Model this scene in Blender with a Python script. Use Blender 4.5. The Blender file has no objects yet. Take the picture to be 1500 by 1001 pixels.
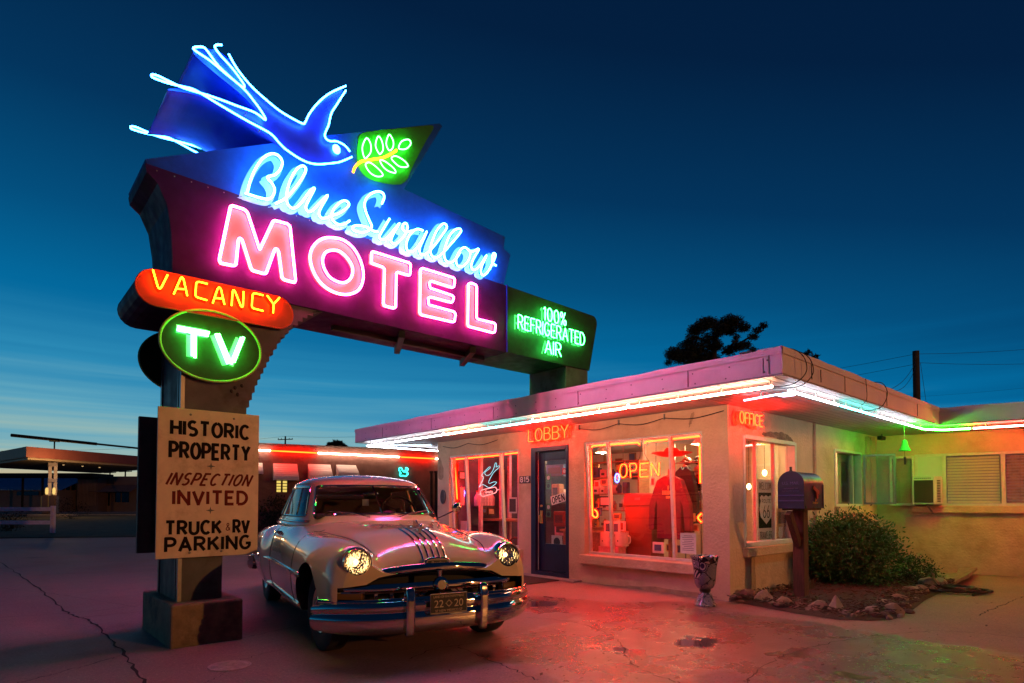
import bpy, bmesh, math, random
import numpy as np
from mathutils import Vector, Matrix, noise
random.seed(7)
S = bpy.context.scene
C = S.collection
PI = math.pi
# ------------------------------------------------------------------ camera
# world axes: X runs along the office side wall and the big sign, Y along the lobby front; the office corner is the origin
CAM = Vector((-7.162, -3.848, 1.25))
F = 874.0; HZ = 737.0; PITCH = math.radians(1.8)
PY = HZ - F*math.tan(PITCH)
YAW = math.radians(-41.76)
Rz = Matrix.Rotation(YAW, 3, 'Z')
RIGHT = Rz @ Vector((1, 0, 0))
FWD = Rz @ Vector((0, math.cos(PITCH), math.sin(PITCH)))
UPV = Rz @ Vector((0, -math.sin(PITCH), math.cos(PITCH)))
cd = bpy.data.cameras.new('camera'); cam = bpy.data.objects.new('camera', cd); C.objects.link(cam)
cam.location = CAM
cam.rotation_euler = (PI/2 + PITCH, 0, YAW)
cd.sensor_width = 36; cd.lens = F/1500*36
cd.shift_y = (PY - 500.5)/1500
cd.clip_start = 0.05; cd.clip_end = 2000
S.camera = cam

def ray(px, py): return RIGHT*((px-750)/F) + UPV*((PY-py)/F) + FWD
def hit(px, py, P, n):
    d = ray(px, py); n = Vector(n); t = (Vector(P)-CAM).dot(n)/d.dot(n)
    return CAM + d*t
def fx(px, py, x): return hit(px, py, (x, 0, 0), (1, 0, 0))
def fy(px, py, y): return hit(px, py, (0, y, 0), (0, 1, 0))
def fz(px, py, z=0): return hit(px, py, (0, 0, z), (0, 0, 1))
def cf(X, Y, z=0):      # point X metres right, Y metres ahead of the camera spot
    v = Rz @ Vector((X, Y, 0)); return Vector((CAM.x+v.x, CAM.y+v.y, z))
def at(px, Y, z=0): return cf((px-750)/F*Y, Y, z)
def zat(py, Y): return 1.25 + (HZ-py)/F*Y

# ------------------------------------------------------------------ mesh building
OFF = {}
class M:
    def __init__(s): s.v = []; s.f = []; s.m = []; s.cur = 0
    def add(s, vs, fs, mi=None):
        b = len(s.v); s.v += [tuple(p) for p in vs]
        for f in fs: s.f.append([i+b for i in f]); s.m.append(s.cur if mi is None else mi)
        return s
    def box(s, x0, x1, y0, y1, z0, z1, mi=None):
        vs = [(x, y, z) for z in (z0, z1) for y in (y0, y1) for x in (x0, x1)]
        return s.add(vs, [(0,2,3,1),(4,5,7,6),(0,1,5,4),(2,6,7,3),(0,4,6,2),(1,3,7,5)], mi)
    def obox(s, c, ax, ay, az, mi=None):
        c = Vector(c); ax, ay, az = Vector(ax), Vector(ay), Vector(az)
        vs = [c+ax*i+ay*j+az*k for k in (-1,1) for j in (-1,1) for i in (-1,1)]
        return s.add(vs, [(0,2,3,1),(4,5,7,6),(0,1,5,4),(2,6,7,3),(0,4,6,2),(1,3,7,5)], mi)
    def bar(s, a, b, w, h=None, up=(0,0,1), mi=None):
        a, b = Vector(a), Vector(b); d = (b-a); L = d.length/2; d.normalize()
        u = Vector(up); sd = d.cross(u)
        if sd.length < 1e-4: sd = d.cross(Vector((1,0,0)))
        sd.normalize(); u = sd.cross(d)
        return s.obox((a+b)/2, d*L, sd*(w/2), u*((h or w)/2), mi)
    def prism(s, poly, mp, d0, d1, mi=None, back=True):
        n = len(poly)
        vs = [mp(a, b, d0) for a, b in poly] + [mp(a, b, d1) for a, b in poly]
        fs = [tuple(range(n))] + ([tuple(range(2*n-1, n-1, -1))] if back else [])
        fs += [(i, i+n, (i+1) % n + n, (i+1) % n) for i in range(n)]
        return s.add(vs, fs, mi)
    def tube(s, pts, r, n=8, closed=False, mi=None):
        P = [Vector(p) for p in pts]; N = len(P)
        if N < 2: return s
        rr = r if isinstance(r, (list, tuple)) else [r]*N
        T = []
        for i in range(N):
            a = P[(i-1) % N] if (closed or i) else P[i]
            b = P[(i+1) % N] if (closed or i < N-1) else P[i]
            t = b-a
            T.append(t.normalized() if t.length > 1e-9 else Vector((0,0,1)))
        u = T[0].orthogonal().normalized(); vs = []
        for i in range(N):
            u = u - T[i]*u.dot(T[i])
            if u.length < 1e-6: u = T[i].orthogonal()
            u.normalize(); w = T[i].cross(u)
            for k in range(n):
                a = 2*PI*k/n
                vs.append(P[i] + (u*math.cos(a)+w*math.sin(a))*rr[i])
        fs = []
        for i in range(N if closed else N-1):
            j = (i+1) % N
            for k in range(n):
                l = (k+1) % n
                fs.append((i*n+k, i*n+l, j*n+l, j*n+k))
        if not closed: fs += [tuple(range(n-1, -1, -1)), tuple(range((N-1)*n, N*n))]
        return s.add(vs, fs, mi)
    def lathe(s, prof, c=(0,0,0), n=24, ax='z', mi=None, cap=True):
        c = Vector(c); vs = []
        for r, h in prof:
            for k in range(n):
                a = 2*PI*k/n; x, y = r*math.cos(a), r*math.sin(a)
                vs.append(c + (Vector((x, y, h)) if ax == 'z' else Vector((h, x, y)) if ax == 'x' else Vector((x, h, y))))
        fs = []
        for i in range(len(prof)-1):
            for k in range(n):
                l = (k+1) % n
                fs.append((i*n+k, i*n+l, (i+1)*n+l, (i+1)*n+k))
        if cap: fs += [tuple(range(n-1, -1, -1)), tuple(range((len(prof)-1)*n, len(prof)*n))]
        return s.add(vs, fs, mi)
    def ell(s, c, r, n=12, mi=None):
        c = Vector(c); vs = []; fs = []; m = max(4, n//2)
        for i in range(m+1):
            t = PI*i/m
            for k in range(n):
                a = 2*PI*k/n
                vs.append(c+Vector((r[0]*math.sin(t)*math.cos(a), r[1]*math.sin(t)*math.sin(a), r[2]*math.cos(t))))
        for i in range(m):
            for k in range(n):
                l = (k+1) % n
                fs.append((i*n+k, (i+1)*n+k, (i+1)*n+l, i*n+l))
        return s.add(vs, fs, mi)
    def ribbon(s, pts, w, mp, d, mi=None):      # flat painted stroke on a plane, split at sharp corners
        P = []
        for p in pts:
            v = Vector((p[0], p[1]))
            if not P or (v-P[-1]).length > 1e-6: P.append(v)
        runs = [[P[0]]]
        for i in range(1, len(P)):
            runs[-1].append(P[i])
            if i < len(P)-1 and (P[i]-P[i-1]).angle(P[i+1]-P[i]) > .9: runs.append([P[i]])
        for q, R_ in enumerate(runs):
            N = len(R_)
            if N < 2: continue
            R_ = R_[:]
            if q: R_[0] = R_[0]-(R_[1]-R_[0]).normalized()*w*.35
            if q < len(runs)-1: R_[-1] = R_[-1]+(R_[-1]-R_[-2]).normalized()*w*.35
            A = []; B = []
            for i in range(N):
                t = (R_[min(i+1, N-1)]-R_[max(i-1, 0)]).normalized(); nn = Vector((-t.y, t.x))
                A.append(R_[i]+nn*w/2); B.append(R_[i]-nn*w/2)
            dd = d-.00013*q
            s.add([mp(p.x, p.y, dd) for p in A]+[mp(p.x, p.y, dd) for p in B], [(i, i+1, N+i+1, N+i) for i in range(N-1)], mi)
        return s
    def grid(s, G, closed_u=False, mi=None):
        nu = len(G); nv = len(G[0]); vs = [p for r in G for p in r]; fs = []
        for i in range(nu if closed_u else nu-1):
            for j in range(nv-1):
                a = i*nv+j; b = ((i+1) % nu)*nv+j
                fs.append((a, b, b+1, a+1))
        return s.add(vs, fs, mi)
    def build(s, name, mat, parent=None, smooth=False, angle=40, bevel=0, weld=False, recalc=True, seg=2):
        me = bpy.data.meshes.new(name)
        root = Vector((0,0,0))
        p = parent
        while p is not None:
            if p.name in OFF: root = root+OFF[p.name]
            p = p.parent
        me.from_pydata([(a-root.x, b-root.y, c-root.z) for a, b, c in s.v], [], s.f)
        mats = mat if isinstance(mat, (list, tuple)) else [mat]
        for m in mats: me.materials.append(m)
        if len(mats) > 1: me.polygons.foreach_set('material_index', s.m)
        if recalc or weld:
            bm = bmesh.new(); bm.from_mesh(me)
            if weld: bmesh.ops.remove_doubles(bm, verts=bm.verts, dist=1e-5)
            bmesh.ops.recalc_face_normals(bm, faces=bm.faces)
            bm.to_mesh(me); bm.free()
        if smooth:
            me.polygons.foreach_set('use_smooth', [True]*len(me.polygons))
            me.set_sharp_from_angle(angle=math.radians(angle))
        me.update()
        o = bpy.data.objects.new(name, me); C.objects.link(o)
        if parent is not None: o.parent = parent
        if bevel:
            b = o.modifiers.new('bevel', 'BEVEL'); b.width = bevel; b.segments = seg; b.limit_method = 'ANGLE'; b.angle_limit = math.radians(35)
            b.harden_normals = False
        return o
def thing(name, label, cat, loc=(0,0,0), rz=0, group=None, off=True):
    o = bpy.data.objects.new(name, None); C.objects.link(o)
    o.location = loc; o.rotation_euler = (0,0,rz); o['label'] = label; o['category'] = cat
    o.empty_display_size = 0.1
    if group: o['group'] = group
    if off: OFF[o.name] = Vector(loc)
    return o
def tag(o, label, cat, group=None):
    o['label'] = label; o['category'] = cat
    if group: o['group'] = group
    return o
def struct(o): o['kind'] = 'structure'; return o
def stuff(o, label=None, cat=None):
    o['kind'] = 'stuff'
    if label: o['label'] = label; o['category'] = cat
    return o
def copy_tree(o, parent=None):
    c = o.copy(); C.objects.link(c)
    if parent is not None: c.parent = parent
    for ch in list(o.children): copy_tree(ch, c)
    return c
def cr(pts, k=6, closed=False):      # Catmull-Rom resampling
    P = [Vector(p) for p in pts]; N = len(P); out = []
    for i in range(N if closed else N-1):
        p1, p2 = P[i], P[(i+1) % N]
        p0 = P[(i-1) % N] if (closed or i) else p1
        p3 = P[(i+2) % N] if (closed or i+2 < N) else p2
        for j in range(k):
            t = j/k
            out.append(0.5*((2*p1)+(p2-p0)*t+(2*p0-5*p1+4*p2-p3)*t*t+(3*p1-p0-3*p2+p3)*t**3))
    if not closed: out.append(P[-1])
    return out
def rnd_corner(pts, r, closed=True, n=4):   # round the corners of a polyline
    P = [Vector(p) for p in pts]; N = len(P); out = []
    for i in range(N):
        if not closed and i in (0, N-1): out.append(P[i]); continue
        a, b, c = P[(i-1) % N], P[i], P[(i+1) % N]
        ra = min(r, (a-b).length*0.45); rc = min(r, (c-b).length*0.45)
        p = b+(a-b).normalized()*ra; q = b+(c-b).normalized()*rc
        for j in range(n+1):
            t = j/n; out.append(p*(1-t)**2+b*2*t*(1-t)+q*t*t)
    return out

# ------------------------------------------------------------------ materials
def nd(nt, typ, **kw):
    n = nt.nodes.new(typ)
    for k, v in kw.items():
        if hasattr(n, k): setattr(n, k, v)
    return n
def mat(name, col, rough=0.6, metal=0.0, var=0.0, vscale=4.0, col2=None, bump=0.0, bscale=60.0, coat=0.0, spec=0.5, dirt=None, dscale=1.5, rvar=0.0, bdetail=6, stretch=None):
    m = bpy.data.materials.new(name); m.use_nodes = True; nt = m.node_tree; L = nt.links
    b = nt.nodes['Principled BSDF']
    b.inputs['Base Color'].default_value = (*col, 1); b.inputs['Roughness'].default_value = rough
    b.inputs['Metallic'].default_value = metal; b.inputs['Coat Weight'].default_value = coat; b.inputs['Coat Roughness'].default_value = 0.04
    b.inputs['Specular IOR Level'].default_value = spec
    tc = nd(nt, 'ShaderNodeTexCoord'); src = tc.outputs['Object']
    if stretch:
        mp = nd(nt, 'ShaderNodeMapping'); mp.inputs['Scale'].default_value = stretch
        L.new(src, mp.inputs['Vector']); src = mp.outputs['Vector']
    out = None
    if var or col2 or dirt:
        n1 = nd(nt, 'ShaderNodeTexNoise'); n1.inputs['Scale'].default_value = vscale; n1.inputs['Detail'].default_value = 8; n1.inputs['Roughness'].default_value = .65
        L.new(src, n1.inputs['Vector'])
        c2 = col2 or tuple(c*(1-var) for c in col)
        c1 = col if col2 else tuple(min(1, c*(1+var)) for c in col)
        r = nd(nt, 'ShaderNodeValToRGB'); r.color_ramp.elements[0].position = .35; r.color_ramp.elements[1].position = .65
        r.color_ramp.elements[0].color = (*c2, 1); r.color_ramp.elements[1].color = (*c1, 1)
        L.new(n1.outputs['Fac'], r.inputs['Fac']); out = r.outputs['Color']
        if dirt:
            n2 = nd(nt, 'ShaderNodeTexNoise'); n2.inputs['Scale'].default_value = dscale; n2.inputs['Detail'].default_value = 10; n2.inputs['Roughness'].default_value = .7
            L.new(src, n2.inputs['Vector'])
            r2 = nd(nt, 'ShaderNodeValToRGB'); r2.color_ramp.elements[0].position = .52; r2.color_ramp.elements[1].position = .68
            L.new(n2.outputs['Fac'], r2.inputs['Fac'])
            mx = nd(nt, 'ShaderNodeMix', data_type='RGBA'); L.new(r2.outputs['Color'], mx.inputs['Factor'])
            L.new(out, mx.inputs[6]); mx.inputs[7].default_value = (*dirt, 1); out = mx.outputs[2]
        L.new(out, b.inputs['Base Color'])
    if rvar:
        n4 = nd(nt, 'ShaderNodeTexNoise'); n4.inputs['Scale'].default_value = vscale*1.7; n4.inputs['Detail'].default_value = 6
        L.new(src, n4.inputs['Vector'])
        mr = nd(nt, 'ShaderNodeMapRange'); mr.inputs['From Min'].default_value = .3; mr.inputs['From Max'].default_value = .7
        mr.inputs['To Min'].default_value = max(0, rough-rvar); mr.inputs['To Max'].default_value = rough+rvar
        L.new(n4.outputs['Fac'], mr.inputs['Value']); L.new(mr.outputs['Result'], b.inputs['Roughness'])
    if bump:
        n3 = nd(nt, 'ShaderNodeTexNoise'); n3.inputs['Scale'].default_value = bscale; n3.inputs['Detail'].default_value = bdetail
        L.new(src, n3.inputs['Vector'])
        bp = nd(nt, 'ShaderNodeBump'); bp.inputs['Strength'].default_value = bump; bp.inputs['Distance'].default_value = .02
        L.new(n3.outputs['Fac'], bp.inputs['Height']); L.new(bp.outputs['Normal'], b.inputs['Normal'])
    return m
def emis(name, col, k):
    m = bpy.data.materials.new(name); m.use_nodes = True; nt = m.node_tree
    nt.nodes.remove(nt.nodes['Principled BSDF'])
    e = nd(nt, 'ShaderNodeEmission'); e.inputs['Color'].default_value = (*col, 1); e.inputs['Strength'].default_value = k
    nt.links.new(e.outputs[0], nt.nodes['Material Output'].inputs['Surface']); return m
def pane(name, tint=(.95,.96,.95), ior=1.5, rough=0.0):
    m = bpy.data.materials.new(name); m.use_nodes = True; nt = m.node_tree; L = nt.links
    nt.nodes.remove(nt.nodes['Principled BSDF'])
    t = nd(nt, 'ShaderNodeBsdfTransparent'); t.inputs['Color'].default_value = (*tint, 1)
    g = nd(nt, 'ShaderNodeBsdfGlossy'); g.inputs['Roughness'].default_value = rough
    f0 = ((ior-1)/(ior+1))**2*1.7
    ge = nd(nt, 'ShaderNodeNewGeometry'); dp = nd(nt, 'ShaderNodeVectorMath', operation='DOT_PRODUCT'); L.new(ge.outputs['Incoming'], dp.inputs[0]); L.new(ge.outputs['Normal'], dp.inputs[1])
    ab = nd(nt, 'ShaderNodeMath', operation='ABSOLUTE'); L.new(dp.outputs['Value'], ab.inputs[0])
    om = nd(nt, 'ShaderNodeMath', operation='SUBTRACT'); om.inputs[0].default_value = 1; L.new(ab.outputs[0], om.inputs[1])
    pw = nd(nt, 'ShaderNodeMath', operation='POWER'); L.new(om.outputs[0], pw.inputs[0]); pw.inputs[1].default_value = 5
    fr = nd(nt, 'ShaderNodeMath', operation='MULTIPLY_ADD'); L.new(pw.outputs[0], fr.inputs[0]); fr.inputs[1].default_value = 1-f0; fr.inputs[2].default_value = f0
    mx = nd(nt, 'ShaderNodeMixShader'); L.new(fr.outputs[0], mx.inputs[0]); L.new(t.outputs[0], mx.inputs[1]); L.new(g.outputs[0], mx.inputs[2])
    L.new(mx.outputs[0], nt.nodes['Material Output'].inputs['Surface']); return m

# ------------------------------------------------------------------ stroke alphabet (unit height)
def arc(cx, cy, rx, ry, a0, a1, n=8):
    return [(cx+rx*math.cos(math.radians(a0+(a1-a0)*i/n)), cy+ry*math.sin(math.radians(a0+(a1-a0)*i/n))) for i in range(n+1)]
def _o(w): return arc(w/2, .5, w/2, .5, 90, 450, 20)
GL = {
 'A': (.66, [[(0,0),(.33,1),(.66,0)], [(.12,.34),(.54,.34)]]),
 'B': (.56, [[(0,0),(0,1),(.3,1)]+arc(.3,.765,.22,.235,90,-90)+[(.02,.53)], [(.3,.53)]+arc(.3,.265,.26,.265,90,-90)+[(0,0)]]),
 'C': (.6, [arc(.33,.5,.33,.5,45,315,14)]),
 'D': (.6, [[(0,0),(0,1),(.2,1)]+arc(.2,.5,.4,.5,90,-90,12)+[(0,0)]]),
 'E': (.5, [[(.5,1),(0,1),(0,0),(.5,0)], [(0,.52),(.42,.52)]]),
 'F': (.48, [[(.5,1),(0,1),(0,0)], [(0,.52),(.4,.52)]]),
 'G': (.64, [arc(.33,.5,.33,.5,50,330,14)+[(.62,.42),(.36,.42)]]),
 'H': (.58, [[(0,0),(0,1)], [(.58,0),(.58,1)], [(0,.5),(.58,.5)]]),
 'I': (.02, [[(0,0),(0,1)]]),
 'K': (.58, [[(0,0),(0,1)], [(.56,1),(.02,.42)], [(.2,.6),(.58,0)]]),
 'L': (.46, [[(0,1),(0,0),(.46,0)]]),
 'M': (.76, [[(0,0),(.06,1),(.38,.2),(.7,1),(.76,0)]]),
 'N': (.6, [[(0,0),(0,1),(.6,0),(.6,1)]]),
 'O': (.64, [_o(.64)]),
 'P': (.54, [[(0,0),(0,1),(.28,1)]+arc(.28,.73,.26,.27,90,-90)+[(0,.46)]]),
 'R': (.58, [[(0,0),(0,1),(.28,1)]+arc(.28,.74,.26,.26,90,-90)+[(0,.48)], [(.26,.48),(.58,0)]]),
 'S': (.54, [arc(.27,.75,.25,.25,40,270,10)+arc(.27,.25,.27,.25,90,-140,10)]),
 'T': (.6, [[(0,1),(.6,1)], [(.3,1),(.3,0)]]),
 'U': (.58, [[(0,1),(0,.3)]+arc(.29,.29,.29,.29,180,360,8)+[(.58,1)]]),
 'V': (.62, [[(0,1),(.31,0),(.62,1)]]),
 'W': (.86, [[(0,1),(.2,0),(.43,.9),(.66,0),(.86,1)]]),
 'X': (.6, [[(0,1),(.6,0)], [(.6,1),(0,0)]]),
 'Y': (.6, [[(0,1),(.3,.48),(.6,1)], [(.3,.48),(.3,0)]]),
 '&': (.6, [[(.6,0),(.16,.7)]+arc(.28,.82,.15,.17,210,-30,8)+[(.08,.36)]+arc(.24,.2,.22,.2,150,330,8)+[(.58,.4)]]),
 '0': (.52, [_o(.52)]), '1': (.2, [[(0,.82),(.16,1),(.16,0)]]),
 '2': (.52, [arc(.26,.73,.26,.27,160,-30,10)+[(.0,0),(.54,0)]]),
 '3': (.5, [arc(.25,.76,.23,.24,150,-90,8)+arc(.25,.27,.26,.27,90,-150,8)]),
 '5': (.5, [[(.46,1),(.06,1),(.03,.55)]+arc(.24,.33,.26,.33,120,-140,10)]),
 '6': (.54, [[(.42,1),(.1,.55)]+arc(.27,.28,.27,.28,150,510,16)]),
 '8': (.5, [arc(.25,.75,.22,.25,-90,270,14), arc(.25,.26,.25,.26,90,450,14)]),
 '%': (.6, [arc(.13,.78,.13,.2,0,360,10), arc(.5,.22,.13,.2,0,360,10), [(.52,1),(.1,0)]]),
 ' ': (.3, []), '.': (.04, [[(0,0),(0,.06)]]),
}
def text_strokes(txt, x0, z0, h, width=None, gap=.22, slant=0.0):
    tot = sum(GL[c][0] for c in txt)+gap*(len(txt)-1)
    sx = (width/tot) if width else h
    out = []; x = 0
    for c in txt:
        w, st = GL[c]
        out.append((c, [[(x0+(x+p[0])*sx+slant*p[1]*h, z0+p[1]*h) for p in s] for s in st]))
        x += w+gap
    return out
def paint(m, txt, x0, z0, h, width, sw, mp, d, gap=.25, slant=0.0, mi=None):
    k = 0
    for c, st in text_strokes(txt, x0, z0, h, width, gap, slant):
        for s in st: m.ribbon(s, sw, mp, d+0.0003*(k % 3), mi=mi); k += 1
# ------------------------------------------------------------------ material list
MT = {}
MT['stucco'] = mat('stucco', (.61,.41,.265), .85, var=.13, vscale=1.6, bump=.6, bscale=28, dirt=(.44,.27,.165), dscale=.9)
MT['fascia'] = mat('fascia_paint', (.86,.73,.70), .42, var=.06, vscale=2, dirt=(.74,.61,.58), dscale=1.2, bump=.12, bscale=5, rvar=.1)
MT['soffit'] = mat('soffit_boards', (.46,.42,.39), .5, var=.06, vscale=2)
MT['trimw'] = mat('pale_window_paint', (.62,.58,.52), .45, var=.08, vscale=9)
MT['roof'] = mat('roof_gravel', (.16,.13,.12), .9, var=.3, vscale=20, bump=.5, bscale=80)
MT['blue_door'] = mat('dark_blue_paint', (.009,.010,.045), .3, var=.2, vscale=6)
MT['glass'] = pane('window_glass')
MT['carglass'] = pane('car_glass', (.70,.74,.72), 1.55)
MT['concrete_base'] = mat('old_concrete', (.24,.17,.10), .85, var=.25, vscale=6, bump=.5, bscale=35, dirt=(.10,.07,.045), dscale=2.2)
MT['sign_metal'] = mat('sign_grey_enamel', (.105,.105,.10), .6, spec=.25, var=.2, vscale=4, dirt=(.06,.05,.04), dscale=2.5, rvar=.12)
MT['sign_dark'] = mat('sign_maroon_enamel', (.034,.006,.062), .6, spec=.15, var=.25, vscale=5, dirt=(.03,.010,.04), dscale=3, rvar=.12)
MT['sign_blue'] = mat('sign_blue_enamel', (.010,.085,.42), .6, spec=.12, var=.2, vscale=3, dirt=(.008,.06,.30), dscale=2.5, rvar=.1)
MT['bird_blue'] = mat('bird_blue_enamel', (.008,.035,.42), .4, var=.15, vscale=4, rvar=.1)
MT['sign_green'] = mat('sign_green_enamel', (.010,.05,.020), .55, spec=.3, var=.3, vscale=5, dirt=(.008,.03,.015), dscale=3, rvar=.1)
MT['tv_green'] = mat('oval_green_enamel', (.006,.035,.008), .55, spec=.3, var=.25, vscale=8)
MT['orange'] = mat('orange_enamel', (.40,.032,.004), .5, var=.15, vscale=6)
MT['lobbyface'] = mat('yellow_letter_enamel', (.75,.15,.015), .5, var=.1, vscale=8)
MT['leafglow'] = mat('leaf_glow_paint', (.02,.2,.02), .4, var=.2, vscale=6)  # green of the leaf neon's glow, put into the paint colour
MT['pinkface'] = mat('pink_letter_enamel', (.60,.30,.065), .5, var=.05, vscale=6, dirt=(.55,.25,.055), dscale=6)
MT['whiteface'] = mat('white_letter_enamel', (.28,.36,.38), .5, var=.08, vscale=8)
MT['blackpaint'] = mat('black_sign_paint', (.008,.006,.005), .8, spec=.15, var=.3, vscale=12)
MT['redpaint'] = mat('red_sign_paint', (.14,.012,.006), .7, spec=.2, var=.2, vscale=12)
MT['greypaint'] = mat('grey_sign_paint', (.09,.09,.09), .5)
MT['board'] = mat('notice_board_paint', (.70,.55,.36), .55, var=.09, vscale=5, dirt=(.46,.33,.20), dscale=3.2)
MT['panelback'] = mat('board_back', (.16,.10,.085), .7, var=.2, vscale=6)
MT['cream'] = mat('cream_car_paint', (.80,.63,.34), .2, coat=1.0, var=.02, vscale=2)
MT['chrome'] = mat('chrome', (.66,.58,.48), .06, metal=1.0, rvar=.05, vscale=5, bump=.03, bscale=6)
MT['blackgrille'] = mat('grille_black', (.006,.006,.008), .3)
MT['carinside'] = mat('car_interior', (.03,.022,.02), .7)
MT['seat'] = mat('car_seat_cloth', (.10,.06,.05), .8, var=.2, vscale=20)
MT['rubber'] = mat('tyre_rubber', (.028,.026,.026), .75, bump=.2, bscale=60)
MT['plate'] = mat('plate_black', (.025,.02,.012), .4)
MT['plate_txt'] = mat('plate_yellow', (.62,.5,.3), .5)
MT['amber'] = mat('parking_lens', (.22,.12,.03), .15, coat=1)
MT['headlens'] = mat('headlamp_reflector', (.85,.76,.60), .12, metal=1.0, bump=.30, bscale=50, bdetail=1)
MT['wood_dark'] = mat('weathered_post_wood', (.085,.035,.018), .75, var=.35, vscale=6, stretch=(8,8,.8), bump=.3, bscale=25)
MT['wood'] = mat('shop_wood', (.30,.14,.06), .5, var=.25, vscale=5, stretch=(1,6,6))
MT['mailblue'] = mat('mailbox_navy', (.012,.010,.050), .36, var=.2, vscale=8, rvar=.08)
MT['redflag'] = mat('red_flag', (.35,.03,.02), .4)
MT['urn'] = None
MT['rock_a'] = mat('rock_pink', (.25,.155,.115), .85, var=.25, vscale=7, bump=.6, bscale=22)
MT['rock_b'] = mat('rock_pale', (.29,.215,.16), .85, var=.2, vscale=7, bump=.6, bscale=22)
MT['rock_c'] = mat('rock_brown', (.14,.08,.055), .85, var=.3, vscale=7, bump=.6, bscale=22)
MT['mulch'] = mat('bark_mulch', (.05,.026,.017), .9, var=.5, vscale=40, bump=1, bscale=50)
MT['chip'] = mat('bark_chip', (.075,.036,.024), .85, var=.4, vscale=15)
MT['leaf'] = mat('shrub_leaf', (.036,.135,.020), .5, var=.4, vscale=9)
MT['leaf2'] = mat('low_shrub_leaf', (.03,.075,.02), .5, var=.4, vscale=9)
MT['twig'] = mat('twig', (.07,.045,.03), .8)
MT['drygrass'] = mat('dry_grass', (.16,.12,.065), .8)
MT['conifer'] = mat('conifer_needles', (.018,.026,.012), .8, var=.4, vscale=3)
MT['bark'] = mat('tree_bark', (.018,.014,.012), .9, var=.3, vscale=10)
MT['pole'] = mat('utility_pole_wood', (.035,.025,.02), .85, var=.3, vscale=5)
MT['cable'] = mat('black_cable', (.01,.01,.01), .6)
MT['hose'] = mat('garden_hose', (.012,.014,.01), .4)
MT['fencew'] = mat('white_fence_paint', (.85,.74,.78), .5, var=.1, vscale=6)
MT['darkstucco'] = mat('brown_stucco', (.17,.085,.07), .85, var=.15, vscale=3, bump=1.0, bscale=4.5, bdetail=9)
MT['awning'] = mat('awning_metal', (.70,.63,.62), .45, var=.12, vscale=2, stretch=(1,1,14))
MT['dull'] = mat('far_wall', (.32,.20,.14), .9, var=.15, vscale=.6)
MT['dull2'] = mat('far_wall_tan', (.42,.28,.19), .9, var=.12, vscale=.6)
MT['bluetin'] = mat('blue_metal_roof', (.10,.24,.46), .5, var=.1, vscale=.4)
MT['darkwin'] = mat('dark_window', (.012,.011,.012), .15)
MT['canopy'] = mat('canopy_paint', (.34,.10,.08), .6, var=.1, vscale=1)
MT['canopyw'] = mat('canopy_underside', (.5,.40,.30), .6)
MT['pump'] = mat('gas_pump_enamel', (.10,.06,.05), .4)
MT['gold'] = mat('pump_brass', (.6,.4,.12), .35, metal=.6)
MT['steel'] = mat('grey_steel', (.22,.21,.2), .4, metal=.6, var=.15, vscale=6)
MT['acbeige'] = mat('air_conditioner_case', (.55,.53,.48), .45, var=.06, vscale=8)
MT['acdark'] = mat('coil_grille', (.035,.04,.035), .5, bump=1, bscale=260, bdetail=0)
MT['blind'] = mat('blind_slat', (.82,.70,.36), .5)
MT['winpanel'] = mat('window_filler_panel', (.55,.60,.52), .5)
MT['bellgreen'] = mat('bell_glass', (.10,.65,.12), .25)
MT['inwall'] = mat('shop_wall', (.56,.46,.36), .85, var=.08, vscale=3)
MT['plum'] = mat('plum_curtain', (.10,.045,.085), .8, var=.3, vscale=3)
MT['infloor'] = mat('shop_floor', (.16,.10,.07), .5, var=.2, vscale=4)
MT['maroon'] = mat('maroon_cloth', (.11,.012,.030), .9, var=.2, vscale=9, bump=.4, bscale=14)
MT['blackcloth'] = mat('black_cloth', (.02,.015,.016), .9, bump=.4, bscale=14)
MT['redfelt'] = mat('red_felt', (.55,.03,.02), .8)
MT['binred'] = mat('brick_red_enamel', (.19,.035,.018), .4, var=.12, vscale=6)
MT['paper'] = mat('white_paper', (.72,.66,.62), .7)
MT['print'] = mat('print_ink', (.06,.05,.05), .6)
MT['brownbag'] = mat('tan_goods', (.42,.26,.13), .7, var=.3, vscale=10)
MT['pinkgoods'] = mat('pink_goods', (.62,.28,.34), .7, var=.2, vscale=10)
MT['bluegoods'] = mat('blue_goods', (.06,.09,.22), .6, var=.3, vscale=10)
MT['mugwhite'] = mat('white_glaze', (.66,.6,.56), .25)
MT['greensticker'] = mat('green_sticker', (.10,.22,.12), .5)
MT['mat'] = mat('door_mat_rubber', (.03,.022,.02), .9, bump=.6, bscale=120)
MT['iron'] = mat('manhole_iron', (.34,.24,.23), .7, var=.3, vscale=14)
MT['scrub'] = mat('scrub_leaf', (.02,.025,.012), .9, var=.4, vscale=6)
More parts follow.
